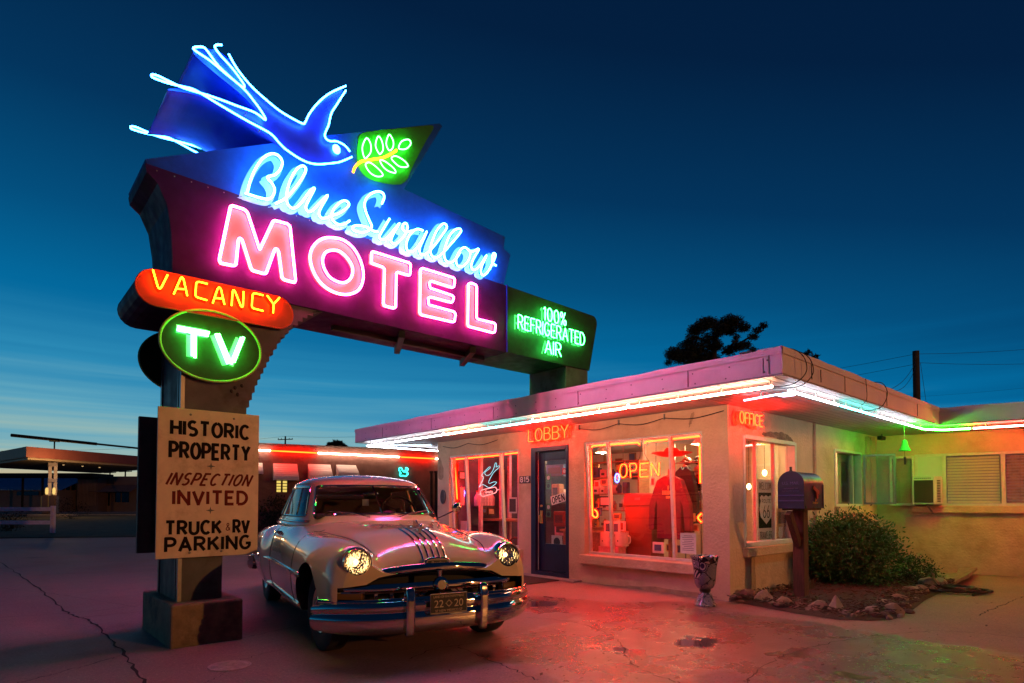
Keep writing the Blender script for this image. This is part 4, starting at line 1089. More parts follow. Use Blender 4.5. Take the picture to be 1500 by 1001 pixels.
k = M(); wbox(k, posts[0]+.03, posts[1]-.03, hw(1355,697)[1]-.02, b1-.05, .045, .06); k.build('filler_panel', MT['winpanel'], wg)
for i, (pa_, pb_, m) in enumerate(((posts[1], posts[2], MT['blind']), (posts[2], posts[3], MT['brownbag']))):
    k = M(); wbox(k, pa_+.03, pb_-.03, b0+.04, b1-.05, .045, .05); k.build('window_pane', MT['glass'], wg)
    k = M(); z = b0+.05; n = 0
    while z < b1-.07:
        A_, B_ = pa_+.045, pb_-.045
        k.add([mW(A_, z, .085), mW(B_, z+.002, .085), mW(B_, z+.040, .105), mW(A_, z+.040, .105)], [(0,1,2,3)]); z += .052
    for f in (.12, .4, .74): k.tube([mW(pa_+(pb_-pa_)*f, b0+.05, .083), mW(pa_+(pb_-pa_)*f, b1-.06, .083)], .003, 5)
    k.build('window_blind', m, wg)
k = M(); wbox(k, posts[0], a1, b0, b1, .24, .245); k.build('room_wall', MT['inwall'], wg)
p_h, p_t = mW(posts[0]-.03, 0, -.02), mW(hw(1303, 700, .16)[0], 0, -.16)
sash(None, (p_h[0], p_h[1], 0), (p_t[0], p_t[1], 0), b0+.0, b1-.03, wg, MT['trimw'], fw=.04)
# window air conditioner
ax0, ax1 = hw(1336, 720, .36)[0], hw(1369, 720, .36)[0]; ax2 = hw(1380, 720, .30)[0]; az0, az1 = hw(1350, 739, .36)[1], hw(1350, 698, .36)[1]
ac = thing('air_conditioner', 'boxy window air conditioner sticking out beside the blinds, on an angled bracket', 'air conditioner', mW(ax0, az0, -.36))
def q2(k, pl, z0, z1):
    k.prism([(mW(a, 0, d)[0], mW(a, 0, d)[1]) for a, d in pl], lambda a, b, d: (a, b, d), z0, z1)
k = M(); q2(k, [(ax0,-.36),(ax1,-.36),(ax2,-.22),(ax2,.04),(ax0,.04)], az0, az1); k.build('case', MT['acbeige'], ac, bevel=.012)
k = M(); wbox(k, ax0+.03, ax1-.02, az0+.03, az1-.07, -.366, -.355); k.build('coil', MT['acdark'], ac)
k = M()
for i in range(9): wbox(k, ax0+.04+i*(ax1-ax0-.08)/9, ax0+.04+(i+.55)*(ax1-ax0-.08)/9, az1-.045, az1-.025, -.364, -.355)
k.build('top_vent', MT['acdark'], ac)
k = M()
for i in range(14):
    z = az0+.05+i*(az1-az0-.1)/14
    f = .35; g = .75
    P = [(ax1+(ax2-ax1)*f, -.36+.14*f), (ax1+(ax2-ax1)*g, -.36+.14*g)]
    k.bar(Vector(mW(P[0][0], z, P[0][1]-.004)), Vector(mW(P[1][0], z, P[1][1]-.004)), .01, .014)
k.build('side_louvre', MT['acdark'], ac)
am = (ax0+ax1)/2+.05
k = M(); k.bar(Vector(mW(am, az0-.005, -.33)), Vector(mW(am+.08, az0-.16, -.01)), .03, .02); k.build('bracket', MT['steel'], ac)
# green bell hanging from the eave
be = fz(1325, 654, 2.03); bp_ = hit(1325, 656, Vector((4.3, -1.0, 0)), n3)
t = thing('hanging_bell', 'bright green bell lantern hanging on a cord from the eave', 'bell', (bp_.x, bp_.y, bp_.z))
k = M(); k.lathe([(.02,.13),(.035,.12),(.045,.06),(.06,.0),(.09,-.05),(.085,-.055),(.05,0),(.03,.1)], bp_, 18, cap=False); k.build('shade', MT['bellgreen'], t, smooth=True)
k = M(); k.tube([bp_+Vector((0,0,.13)), (bp_.x, bp_.y, ZS)], .005, 6); k.build('cord', MT['trimw'], t)
k = M(); k.tube([bp_+Vector((0,0,.08)), bp_+Vector((0,0,-.16))], .003, 5); k.bar(bp_+Vector((0,0,-.15)), bp_+Vector((.01,0,-.28)), .03, .01); k.build('clapper', MT['cable'], t)
# rooftop clutter at the corner
t = thing('roof_transformer', 'pink metal junction boxes and dark pipe on top of the roof corner', 'electrical box', (-.6, -.7, 2.79))
k = M(); k.box(-.9, -.7, -1.0, -.82, 2.79, 2.91); k.build('box', MT['fascia'], t, bevel=.01)
k = M(); k.box(-.85,-.75,-.74,-.6,2.79,2.93); k.lathe([(.05,0),(.05,.25)], (-.45,-1.0,2.85), 10, 'x'); k.build('insulator', MT['cable'], t)
# ------------------------------------------------------------------ lamps inside
def room_lamp(x, y, z, e, col, lab):
    t = thing('ceiling_lamp', lab, 'lamp', (x, y, z))
    k = M(); k.lathe([(.03,.12),(.06,.1),(.14,0),(.13,0),(.05,.09)], (x,y,z), 16, cap=False); k.build('lamp_shade', MT['trimw'], t, smooth=True)
    k = M(); k.tube([(x,y,z+.1),(x,y,2.42)], .006, 6); k.build('cord', MT['cable'], t)
    k = M(); k.ell((x,y,z+.01), (.035,.035,.045), 10); k.build('bulb', NE['bulb'], t, smooth=True)
    l = bpy.data.lights.new('ceiling_lamp_light', 'POINT'); l.energy = e; l.color = col; l.shadow_soft_size = .12
    o = bpy.data.objects.new('ceiling_lamp_light', l); C.objects.link(o); o.location = (x, y, z-.08)
room_lamp(1.5, 1.3, 2.2, 95, (1,.66,.34), 'shaded ceiling lamp above the hanging shirts in the big shop window')
room_lamp(1.6, 3.4, 2.2, 75, (1,.66,.36), 'shaded ceiling lamp just inside the lobby door')
room_lamp(1.4, 5.2, 2.2, 14, (1,.5,.5), 'shaded ceiling lamp inside the left shop window')
# bare bulbs behind the office side window
for i, (px, py) in enumerate(((1120,693),(1097,713))):
    p = fy(px, py, .75 if i == 0 else 1.2)
    t = thing('bare_bulb', ('round bare bulb hanging inside the side window above the shield poster', 'bare bulb glowing low at the left edge of the side window')[i], 'lamp', p)
    k = M(); k.ell(p, (.035,.035,.05), 12); k.build('bulb', NE['bulb'], t, smooth=True)
    k = M(); k.tube([p+Vector((0,0,.05)), (p.x, p.y, 2.42)], .004, 5); k.build('cord', MT['cable'], t)
# ------------------------------------------------------------------ neon in the windows
def wneon(lab, cat, strokes_px, x, m, r=.0085, sm=0, rc=.03, closed=False, name='neon_sign', group=None):
    P = [[fx(a, b, x) for a, b in st] for st in strokes_px]
    t = thing(name, lab, cat, P[0][0], group=group)
    for st in P:
        q = cr(st, sm, closed) if sm else rnd_corner(st, rc, closed)
        k = M(); k.tube(q, r, 7, closed); k.build('neon_tube', m, t, smooth=True, recalc=False)
    return t
zz = zm(850, 620, .2097)
wneon('red neon border tube hung inside the big shop window', 'neon border', [zz([(415,150),(405,136),(82,160),(80,172)]), zz([(73,190),(85,620),(86,650),(112,662),(122,645),(118,620),(100,605)]), zz([(450,145),(452,130),(836,92)]), zz([(834,140),(838,420)]), zz([(846,632),(824,652),(822,668),(846,692)])], .20, NE['red'], r=.012)
w0 = zm(630, 600, .28)
wneon('red neon border tube hung inside the left shop window', 'neon border', [w0([(125,262),(375,238)]), w0([(392,234),(462,226)]), w0([(130,282),(142,470)])], .20, NE['red'], r=.012)
t = wneon('red neon OPEN sign hanging in the big shop window', 'neon sign', [zz([(300,288),(285,296),(276,335),(282,370),(300,380),(320,365),(326,330),(320,296),(306,288)])], .24, NE['red'], sm=3, closed=False)
k = M()
for st in ([(352,380),(345,284),(385,282),(395,305),(385,332),(352,336)], [(478,278),(418,284),(416,376),(476,374)], [(418,328),(466,326)], [(496,368),(494,276),(548,370),(550,274)]):
    k.tube(rnd_corner([fx(a, b, .24) for a, b in zz(st)], .02, False), .0072, 7)
OFFv = k.build('neon_letters', NE['red'], t, smooth=True, recalc=False)
k = M()
for st in ([(300,285),(298,130)], [(528,275),(530,135)], [(395,275),(418,230),(415,150)], [(450,150),(448,210),(480,268)]): k.tube(cr([fx(a, b, .25) for a, b in zz(st)], 4), .004, 5)
k.build('hanger_wire', MT['cable'], t)
c_ = fx(904, 700.5, .42)
t = thing('blue_ring_sign', 'small oval blue neon ring sign left of the OPEN word', 'neon sign', c_)
k = M(); k.tube([(.42, c_.y+.042*math.cos(a), c_.z+.068*math.sin(a)) for a in np.linspace(0, 2*PI, 24)[:-1]], .010, 7, True); k.build('neon_tube', NE['blue'], t, smooth=True)
k = M(); k.tube([(.43, c_.y-.02, c_.z+.03), (.43, c_.y+.025, c_.z), (.43, c_.y-.02, c_.z-.03)], .006, 6); k.build('neon_letter', NE['rose'], t, smooth=True)
gz_ = zm(655, 655, .155)
t = wneon('pale blue neon outline of a bird over a pink script word in the left window', 'neon sign', [gz_([(300,382),(345,290),(325,270),(360,225),(400,188),(405,200),(365,232),(355,250),(375,270),(410,255),(440,205),(455,152),(468,160),(462,190),(488,178),(490,195),(440,240),(395,320),(400,345),(440,330),(468,335),(440,362),(395,385),(340,355),(300,382)])], .34, NE['aqua2'], r=.0055, sm=3)
k = M()
k.tube(rnd_corner([fx(a, b, .34) for a, b in gz_([(330,405),(455,378),(472,400),(462,432),(335,470),(315,450),(312,420)])], .03, True), .007, 7, True)
A_, B_ = fx(706, 721, .34), fx(727, 716.5, .34)
k.tube([fx(700.5,724.5,.34), fx(705,723.5,.34)], .006, 6); k.tube([fx(728,718,.34), fx(732,717,.34)], .006, 6)
k.build('neon_frame', NE['rose'], t, smooth=True, recalc=False)
def textobj(txt, size, m, parent, o, ax, up, name, depth=.001, align='CENTER', squash=1.0):
    cu = bpy.data.curves.new(name, 'FONT'); cu.body = txt; cu.size = size; cu.align_x = align; cu.extrude = depth
    ob = bpy.data.objects.new('tmp_text', cu); C.objects.link(ob)
    dg = bpy.context.evaluated_depsgraph_get(); me = bpy.data.meshes.new_from_object(ob.evaluated_get(dg))
    bpy.data.objects.remove(ob); o, ax, up = Vector(o), Vector(ax).normalized(), Vector(up).normalized(); nn = ax.cross(up)
    k = M(); k.add([tuple(o+ax*(v.co.x*squash)+up*v.co.y+nn*v.co.z) for v in me.vertices], [tuple(p.vertices) for p in me.polygons])
    bpy.data.meshes.remove(me); return k.build(name, m, parent, recalc=False)
textobj('Genuine', .075, NE['rose'], t, (A_+B_)/2-Vector((.005,0,.045)), (0,-1,.0), (0,0,1), 'neon_word')
# ------------------------------------------------------------------ goods in the big window
def gx(px, x, py=700): return fx(px, py, x).y
def item(name, lab, cat, group=None, at_=(0,0,0)): return thing(name, lab, cat, at_, group=group)
FLZ = .03
# low display deck
t = item('display_deck', 'low wooden display deck behind the big shop window', 'display deck', at_=(.8, 1.8, FLZ))
k = M(); k.box(.32, 1.5, wr[0]-.1, wr[1]+.1, .30, .34); k.build('top', MT['wood'], t)
k = M(); k.box(.36, .40, wr[0]-.1, wr[1]+.1, FLZ, .30); k.box(1.44, 1.48, wr[0]-.1, wr[1]+.1, FLZ, .30); k.build('panel', MT['wood'], t)
# brick-red litter bin with hooded top
xb = .75; ya, yb = gx(955, xb), gx(915, xb); zt_ = fx(935, 722, xb).z; zm_ = fx(935, 742, xb).z
t = item('litter_bin', 'tall brick red hooded litter bin standing in the big shop window', 'bin', at_=(xb, (ya+yb)/2, .34))
k = M(); k.prism([(ya+.03,.34),(yb-.03,.34),(yb,zm_),(ya,zm_)], mX, xb, xb+.36); k.build('body', MT['binred'], t, bevel=.01)
k = M(); k.prism([(ya-.015,zm_+.002),(yb+.015,zm_+.002),(yb+.015,zt_-.06)]+[(yb-.02,zt_-.01),(ya+.02,zt_-.01),(ya-.015,zt_-.06)], mX, xb-.02, xb+.38); k.build('hood', MT['binred'], t, bevel=.02)
k = M(); k.box(xb-.03, xb-.021, (ya+yb)/2-.05, (ya+yb)/2+.05, zm_+.1, zm_+.14); k.build('flap_plate', MT['steel'], t)
# shirts on hangers
def shirt(px0, px1, py0, py1, x, m, lab, longsl=True, print_=True):
    a, b = gx(px1, x), gx(px0, x); zt = fx((px0+px1)/2, py0, x).z; zb = fx((px0+px1)/2, py1, x).z; w = b-a; c = (a+b)/2; h = zt-zb
    t = item('hanging_shirt', lab, 'shirt', at_=(x, c, zt))
    out = [(c-.10*w,zt),(c-.30*w,zt-.07*h),(c-.50*w,zt-.45*h),(c-.52*w,zt-.86*h),(c-.38*w,zt-.86*h),(c-.34*w,zt-.5*h),(c-.30*w,zt-.42*h),(c-.30*w,zb),(c+.30*w,zb),(c+.30*w,zt-.42*h),(c+.34*w,zt-.5*h),(c+.38*w,zt-.86*h),(c+.52*w,zt-.86*h),(c+.50*w,zt-.45*h),(c+.30*w,zt-.07*h),(c+.10*w,zt),(c,zt-.05*h)]
    # cloth with soft folds: a fine sheet bulging front and back
    k = M(); N = 22; Mz = 26
    def inside(y, z):
        r = False; n = len(out)
        for i in range(n):
            (y1, z1), (y2, z2) = out[i], out[(i+1) % n]
            if (z1 > z) != (z2 > z) and y < (y2-y1)*(z-z1)/(z2-z1)+y1: r = not r
        return r
    k.prism(out, mX, x-.05, x+.05); o = k.build('body', m, t, bevel=.03, seg=3)
    k = M(); k.tube([(x, c-.28*w, zt-.075*h), (x, c, zt+.03), (x, c+.28*w, zt-.075*h)], .009, 6); k.tube(cr([(x,c,zt+.03),(x,c,zt+.08),(x,c+.02,zt+.10),(x,c+.03,zt+.08)],4), .005, 6); k.build('hanger', MT['wood'], t)
    if print_:
        k = M()
        for i in range(9): k.box(x-.053, x-.0515, c-.17*w+i*.037*w, c-.17*w+(i+.75)*.037*w, zt-.30*h, zt-.235*h)
        k.box(x-.053, x-.0515, c-.02*w, c+.02*w, zt-.22*h, zt-.16*h); k.box(x-.053, x-.0515, c-.04*w, c+.06*w, zt-.36*h, zt-.32*h)
        k.build('chest_print', MT['gold'], t)
shirt(953, 1012, 697, 790, .62, MT['maroon'], 'maroon long sleeved shirt with a yellow chest print hanging in the window')
shirt(985, 1022, 684, 780, 1.0, MT['blackcloth'], 'black jacket hanging behind the maroon shirt', print_=False)
t = item('shirt_stand', 'slim wooden stand under the maroon shirt', 'stand', at_=(.66, gx(981,.66), .34))
zc = fx(981, 790, .66).z; yc = gx(981, .66)
k = M(); k.box(.64,.68,yc-.02,yc+.02,.34,1.75); k.build('post', MT['wood'], t)
k = M(); k.box(.5,.82,yc-.12,yc+.12,.34,.36); k.build('foot', MT['wood'], t)
# red broad hat on the stand
hp = fx(984, 668, .66)
t = item('red_hat', 'wide brimmed red felt hat above the maroon shirt', 'hat', at_=(.66, hp.y, hp.z))
k = M(); k.lathe([(.0,.02),(.15,.015),(.30,.05),(.305,.045),(.15,-.005),(0,-.005)], hp, 28, cap=False); k.build('brim', MT['redfelt'], t, smooth=True)
k = M(); k.lathe([(.13,.0),(.12,.07),(.08,.12),(.0,.13)], hp, 20, cap=False); k.build('crown', MT['redfelt'], t, smooth=True)
# cap shelves
xs = 1.35; sa, sb = gx(1034, xs), gx(996, xs)
t = item('cap_rack', 'wire shelf rack of caps at the right of the big window', 'shelf', at_=(xs, sa, FLZ))
zs = [fx(1012, p, xs).z for p in (678, 692, 704, 716, 730, 745)]
for z in zs: k = M(); k.box(xs-.15, xs+.15, sa, sb, z-.012, z); k.build('shelf', MT['steel'], t)
k = M()
for y in (sa, sb):
    for x in (xs-.15, xs+.15): k.box(x-.008, x+.008, y-.008, y+.008, FLZ, 2.2)
k.build('upright', MT['steel'], t)
for i, z in enumerate(zs):
    for j in range(2):
        m = [MT['blackcloth'], MT['brownbag'], MT['binred'], MT['blackcloth'], MT['bluegoods'], MT['brownbag']][(i+j*2) % 6]
        y = sa+(sb-sa)*(.27+.45*j)
        c = item('cap', ['black', 'tan', 'brick red', 'dark', 'navy', 'light brown'][(i+j*2) % 6]+' baseball cap on the '+['topmost', 'second', 'third', 'fourth', 'fifth', 'lowest'][i]+' shelf of the rack, '+('right', 'left')[j]+' one', 'cap', 'caps on the wire rack', (xs, y, z))
        k = M(); k.ell((xs, y, z+.03), (.08,.075,.07), 14); k.build('crown', m, c, smooth=True)
        k = M(); k.ell((xs-.09, y, z+.018), (.07,.065,.012), 12); k.build('peak', m, c, smooth=True)
# shelf unit with pictures on the left
xs = 1.2
def boxitem(name, lab, cat, px0, px1, py0, py1, x, dep, m, m2=None, inset=.15, lean=0):
    a, b = gx(px1, x), gx(px0, x); zt, zb = fx(px0, py0, x).z, fx(px0, py1, x).z
    t = item(name, lab, cat, at_=(x, (a+b)/2, zb))
    k = M(); k.box(x, x+dep, a, b, zb, zt); k.build('body' if not m2 else 'frame', m, t, bevel=.006)
    if m2:
        i = min(b-a, zt-zb)*inset
        k = M(); k.box(x-.004, x+.002, a+i, b-i, zb+i, zt-i); k.build('picture', m2, t)
    return t
t = item('goods_shelf', 'tall pale shelf unit behind the left part of the big window', 'shelf', at_=(1.3, gx(885,1.3), FLZ))
ya, yb = gx(935, 1.3), gx(862, 1.3)
k = M()
for y in (ya, yb): k.box(1.3, 1.6, y-.015, y+.015, FLZ, 2.0)
k.build('side', MT['wood'], t)
for z in (.45, .80, 1.12, 1.42, 1.72, 2.0): k = M(); k.box(1.31, 1.59, ya+.015, yb-.015, z-.02, z); k.build('shelf', MT['wood'], t)
rr = random.Random(11)
kinds = [('mugwhite','white boxed mug'), ('paper','white gift box'), ('brownbag','tan souvenir'), ('bluegoods','blue souvenir'), ('pinkgoods','pink souvenir'), ('gold','yellow souvenir')]
rows = [(1.72,'top'),(1.42,'upper'),(1.12,'middle'),(.80,'lower'),(.45,'bottom')]
cols_ = ['far left', 'left', 'centre left', 'centre', 'right']
for z, rn in rows:
    y = yb-.06
    for j in range(5):
        w = rr.uniform(.09,.15); h = rr.uniform(.12,.24); kk, kn = kinds[rr.randrange(6)]
        o = item('shelf_goods', f'{kn} on the {rn} shelf of the pale unit, {cols_[j]}', 'goods', 'souvenirs on the pale shelf unit', (1.4, y, z))
        k = M()
        if rr.random() < .45: k.lathe([(w*.3,0),(w*.34,h*.1),(w*.34,h*.7),(w*.14,h*.85),(w*.14,h)], (1.42, y-w/2, z), 14)
        else: k.box(1.36, 1.36+w, y-w, y, z, z+h)
        k.build('body', MT[kk], o, bevel=.005)
        k = M(); k.box(1.352 if True else 0, 1.3585, y-w*.75, y-w*.25, z+h*.25, z+h*.55); k.build('label', MT['print'] if kk != 'print' else MT['paper'], o)
        y -= w+.05
boxitem('framed_sign', 'framed pale sign with a dark printed line at the left of the big window', 'picture', 878, 897, 727, 742, .95, .03, MT['print'], MT['paper'])
boxitem('framed_photo', 'small framed dark photo on the deck below the maroon shirt', 'picture', 955, 971, 794, 810, .55, .03, MT['paper'], MT['bluegoods'], .22)
boxitem('framed_photo', 'small framed blue photo above the two mugs', 'picture', 884, 908, 763, 782, .66, .03, MT['paper'], MT['bluegoods'], .2)
boxitem('gift_box', 'pink cardboard box under the two mugs', 'box', 876, 905, 800, 814, .50, .2, MT['pinkgoods'])
for i, (a, b) in enumerate(((876,891),(898,914))):
    x = .52; y0_, y1_ = gx(b, x), gx(a, x); zt, zb = fx(a, 780, x).z, fx(a, 800, x).z; r = (y1_-y0_)/2
    t = item('mug', ('white souvenir mug with a dark dot on the pink box, left one', 'white souvenir mug beside the bin, right of its twin')[i], 'mug', at_=(x+.08, (y0_+y1_)/2, zb))
    k = M(); k.lathe([(r*.92,0),(r,.01),(r,zt-zb),(r*.88,zt-zb),(r*.85,.02)], (x+.08, (y0_+y1_)/2, zb), 20, cap=False); k.build('cup', MT['mugwhite'], t, smooth=True)
    k = M(); yy_ = (y0_+y1_)/2-r; k.tube(cr([(x+.08,yy_,zb+(zt-zb)*.8),(x+.08,yy_-.05,zb+(zt-zb)*.7),(x+.08,yy_-.05,zb+(zt-zb)*.3),(x+.08,yy_,zb+(zt-zb)*.2)],5), .012, 8); k.build('handle', MT['mugwhite'], t, smooth=True)
    k = M(); k.ell((x+.08-r, (y0_+y1_)/2, zb+(zt-zb)*.4), (.004,.014,.014), 8); k.build('dot', MT['print'], t)
rr = random.Random(17)
for i, (px, py, w, h, m) in enumerate(((884,668,10,14,'brownbag'),(901,672,11,12,'binred'),(921,664,10,12,'bluegoods'),(962,655,9,12,'gold'),(957,684,10,12,'paper'),(972,690,9,13,'pinkgoods'),(925,694,10,9,'print'))):
    boxitem('wall_picture', ('tan','red','navy','yellow','small white','pink','black')[i]+' framed picture on the far back wall of the shop', 'picture', px, px+w, py, py+h, 4.05, .03, MT['wood'], MT[m], .12)
for i, (px, py, w, h, m) in enumerate(((870,704,8,11,'paper'),(880,702,9,9,'brownbag'),(871,744,8,12,'bluegoods'),(898,752,10,9,'gold'),(906,764,8,14,'paper'),(912,778,6,16,'brownbag'),(953,700,6,12,'paper'),(1008,752,8,12,'gold'),(1014,768,8,10,'brownbag'),(975,797,8,11,'gold'),(985,799,9,10,'bluegoods'),(946,800,8,9,'paper'))):
    boxitem('stock_box', ('white card in the upper left of the big window','tan box in the upper left of the big window','navy box left of the mugs','yellow box above the mugs','white card right above the mugs','slim tan box just left of the litter bin','white tag beside the maroon shirt sleeve','yellow box at the right jamb of the big window','tan box above the taped notice','yellow box at the foot of the shirt stand','navy box at the foot of the shirt stand','white box at the foot of the litter bin')[i], 'box', px, px+w, py, py+h, .60+.02*i, .05, MT[m], MT['print'] if i % 2 else MT['binred'], .2)
# notice taped to the inside of the glass
a, b = gx(1022, .16, 790), gx(999, .16, 790); zt, zb = fx(1010, 781, .16).z, fx(1010, 811, .16).z
t = item('window_notice', 'sheet of white paper with a typed notice taped inside the big window', 'notice', at_=(.13, (a+b)/2, zb))
k = M(); k.box(xgR(zb)-.012, xgR(zb)-.009, a, b, zb, zt); k.build('sheet', MT['paper'], t)
k = M(); xx = xgR(zb)-.0135
for i in range(9):
    z = zt-.035-i*(zt-zb-.06)/9; w = (b-a)*(.36 if i % 3 else .26)
    k.box(xx, xx+.001, (a+b)/2-w, (a+b)/2+w, z-.006, z)
k.build('typed_lines', MT['print'], t)
# ------------------------------------------------------------------ left window: table, wheels, bottles, papers
xs = .9
ta, tb = gx(765, xs), gx(690, xs)
t = item('work_table', 'wooden table with two wagon wheel ends behind the left shop window', 'table', at_=(xs, (ta+tb)/2, FLZ))
zt = fx(725, 760, xs).z
k = M(); k.box(xs, xs+.55, ta, tb, zt-.05, zt); k.build('top', MT['wood'], t, bevel=.006)
for px in (711, 755):
    c = fx(px, 784, xs); k = M(); R_ = .24
    k.tube([(xs+.02, c.y+R_*math.cos(2*PI*i/32), .31+R_*math.sin(2*PI*i/32)) for i in range(32)], .022, 8, True)
    for i in range(8): k.tube([(xs+.02, c.y, .31), (xs+.02, c.y+R_*math.cos(PI*i/4), .31+R_*math.sin(PI*i/4))], .010, 6)
    k.lathe([(.05,-.03),(.05,.05)], (xs+.02, c.y, .31), 12, 'x'); k.build('wheel', MT['binred'], t, smooth=True)
k = M()
for y in (ta+.05, tb-.05): k.box(xs+.4, xs+.46, y-.03, y+.03, FLZ, zt-.05)
k.build('leg', MT['wood'], t)
yq_ = 5.95
def lx(px, py=730): return fy(px, py, yq_).x
zsh = fy(712, 741, yq_).z; xa, xb_ = lx(700), lx(728)
t = item('bottle_shelf', 'dark shelf carrying pink bottles under the bird neon in the left window', 'shelf', at_=(xa, yq_, zsh))
k = M(); k.box(xa, xb_, yq_, yq_+.22, zsh-.03, zsh); k.box(xa, xb_, yq_, yq_+.22, zsh-.42, zsh-.39); k.box(xa, xb_, yq_+.18, yq_+.22, zsh-.39, zsh-.03); k.build('board', MT['print'], t)
for i in range(6):
    x = xa+(xb_-xa)*(.12+.15*i)
    o = item('bottle', 'pink bottle on the dark shelf in the left window, '+['leftmost', 'second from the left', 'third from the left', 'fourth from the left', 'fifth from the left', 'rightmost'][i], 'bottle', 'pink bottles on the dark shelf', (x, yq_+.1, zsh))
    k = M(); k.lathe([(.06,0),(.07,.02),(.07,.18),(.025,.25),(.025,.29)], (x, yq_+.1, zsh), 12); k.build('glass', MT['pinkgoods'], o, smooth=True)
    k = M(); k.lathe([(.028,.29),(.028,.32)], (x, yq_+.1, zsh), 8); k.build('stopper', MT['redfelt'], o)
k = M(); k.box(.3, 4.0, 6.19, 6.21, FLZ, 2.41); k.build('shop_curtain', MT['plum'], of)
for px in (699, 729, 741):
    x = lx(px); k = M(); k.box(x-.035, x+.035, 5.80, 5.86, FLZ, 2.41); k.build('shop_post', MT['pinkgoods'], of)
for i, (p0_, p1_, q0_, q1_, m, lab) in enumerate(((704,712,744,753,'bluegoods','small blue picture below the pink bottles'), (714,724,744,755,'brownbag','small tan picture below the pink bottles'), (731,740,686,706,'brownbag','tan poster high on the plum curtain behind the left window'), (743,752,690,712,'print','black poster high on the plum curtain behind the left window'), (731,741,722,745,'binred','red picture low on the plum curtain behind the left window'), (672,682,690,703,'pinkgoods','pink pennant at the far left of the plum curtain'))):
    a_, b_ = lx(p0_), lx(p1_); zt_, zb2 = fy(p0_, q0_, yq_).z, fy(p0_, q1_, yq_).z; yy2 = yq_+(.0 if i > 1 else -.02)
    o = item('wall_picture', lab, 'picture', at_=(a_, yy2, zb2))
    k = M(); k.box(a_, b_, yy2, yy2+.02, zb2, zt_); k.build('frame', MT['wood_dark'], o)
    k = M(); k.box(a_+.03, b_-.03, yy2-.004, yy2-.001, zb2+.03, zt_-.03); k.build('picture', MT[m], o)
for (a_, b_, c_, d_, x, lab) in ((671,680,714,740,.34,'white paper notice taped at the left edge of the left window'), (673,684,763,778,.36,'white card standing low in the left window'), (745,757,729,752,.36,'framed black and white print at the right of the left window')):
    boxitem('paper_notice', lab, 'notice', a_, b_, c_, d_, x, .004, MT['paper'], MT['print'] if 'print' in lab else None, .12)
bp2 = fx(681, 723.5, .36); t = item('small_blue_neon', 'tiny bright blue neon spot at the left of the left window', 'neon sign', at_=bp2)
k = M(); k.tube([bp2, bp2+Vector((0,.05,.10))], .012, 7); k.build('neon_tube', NE['blue'], t, smooth=True)
k = M(); k.ell(bp2+Vector((0,.04,-.03)), (.014,.03,.03), 8); k.build('neon_dot', NE['blue'], t, smooth=True)
k = M(); k.box(.4,.42, gx(762,.4), gx(758,.4), FLZ, 2.4); k.build('shop_post', MT['pinkgoods'], of)
# ------------------------------------------------------------------ behind the lobby door
ya, yb = DG
def gd(f): return yb-(yb-ya)*f
xs = .10
def sticker(name, lab, f0, f1, pz0, pz1, m, m2):
    zt, zb = fx(805, pz0, .085).z, fx(805, pz1, .085).z
    t = item(name, lab, 'sticker', at_=(xs, gd(f0), zb))
    k = M(); k.box(.0935, .096, gd(f1), gd(f0), zb, zt); k.build('sheet', m, t)
    w = gd(f0)-gd(f1); k = M(); k.lathe([(w*.3,0),(w*.3,-.001),(w*.2,-.001)], (.0925, (gd(f0)+gd(f1))/2, (zb+zt)/2), 14, 'x'); k.build('badge', m2, t)
    return t
sticker('door_sticker', 'upper green square sticker at the left edge of the door glass', .02, .26, 694, 706, MT['greensticker'], MT['paper'])
sticker('door_sticker', 'green sticker just below the upper one on the door glass', .02, .26, 707, 717, MT['greensticker'], MT['print'])
sticker('door_sticker', 'green sticker low at the left edge of the door glass', .02, .26, 738, 748, MT['greensticker'], MT['paper'])
sticker('door_sticker', 'lowest green sticker on the door glass', .02, .26, 749, 758, MT['greensticker'], MT['print'])
sticker('door_sticker', 'red round sticker at the upper right of the door glass', .78, .99, 687, 696, MT['redfelt'], MT['paper'])
sticker('door_sticker', 'white card with a black picture at the foot of the door glass', .28, .78, 784, 803, MT['paper'], MT['print'])
# OPEN board, tilted
zt, zb = fx(805, 724, .085).z, fx(805, 738, .085).z
t = item('open_board', 'black and white OPEN board hanging crooked behind the door glass', 'sign', at_=(.075, gd(.6), zb))
yc, zc = (gd(.3)+gd(.95))/2, (zt+zb)/2; hw_, hh_ = (gd(.27)-gd(.95))/2, .075; ca, sa_ = math.cos(.22), math.sin(.22)
def rot(y, z): return (yc-(y*ca-z*sa_)*1.0, zc+y*sa_+z*ca)
k = M(); k.prism([rot(-hw_,-hh_), rot(hw_,-hh_), rot(hw_,hh_), rot(-hw_,hh_)], mX, .079, .084); k.build('plate', MT['paper'], t)
k = M(); n = 0
for c, st in text_strokes('OPEN', -hw_*.82, -hh_*.68, hh_*1.36, hw_*1.64, .3):
    for s_ in st: k.ribbon([rot(y, z) for y, z in s_], .019, mX, .0785-.0003*n); n += 1
k.build('lettering', MT['blackpaint'], t)
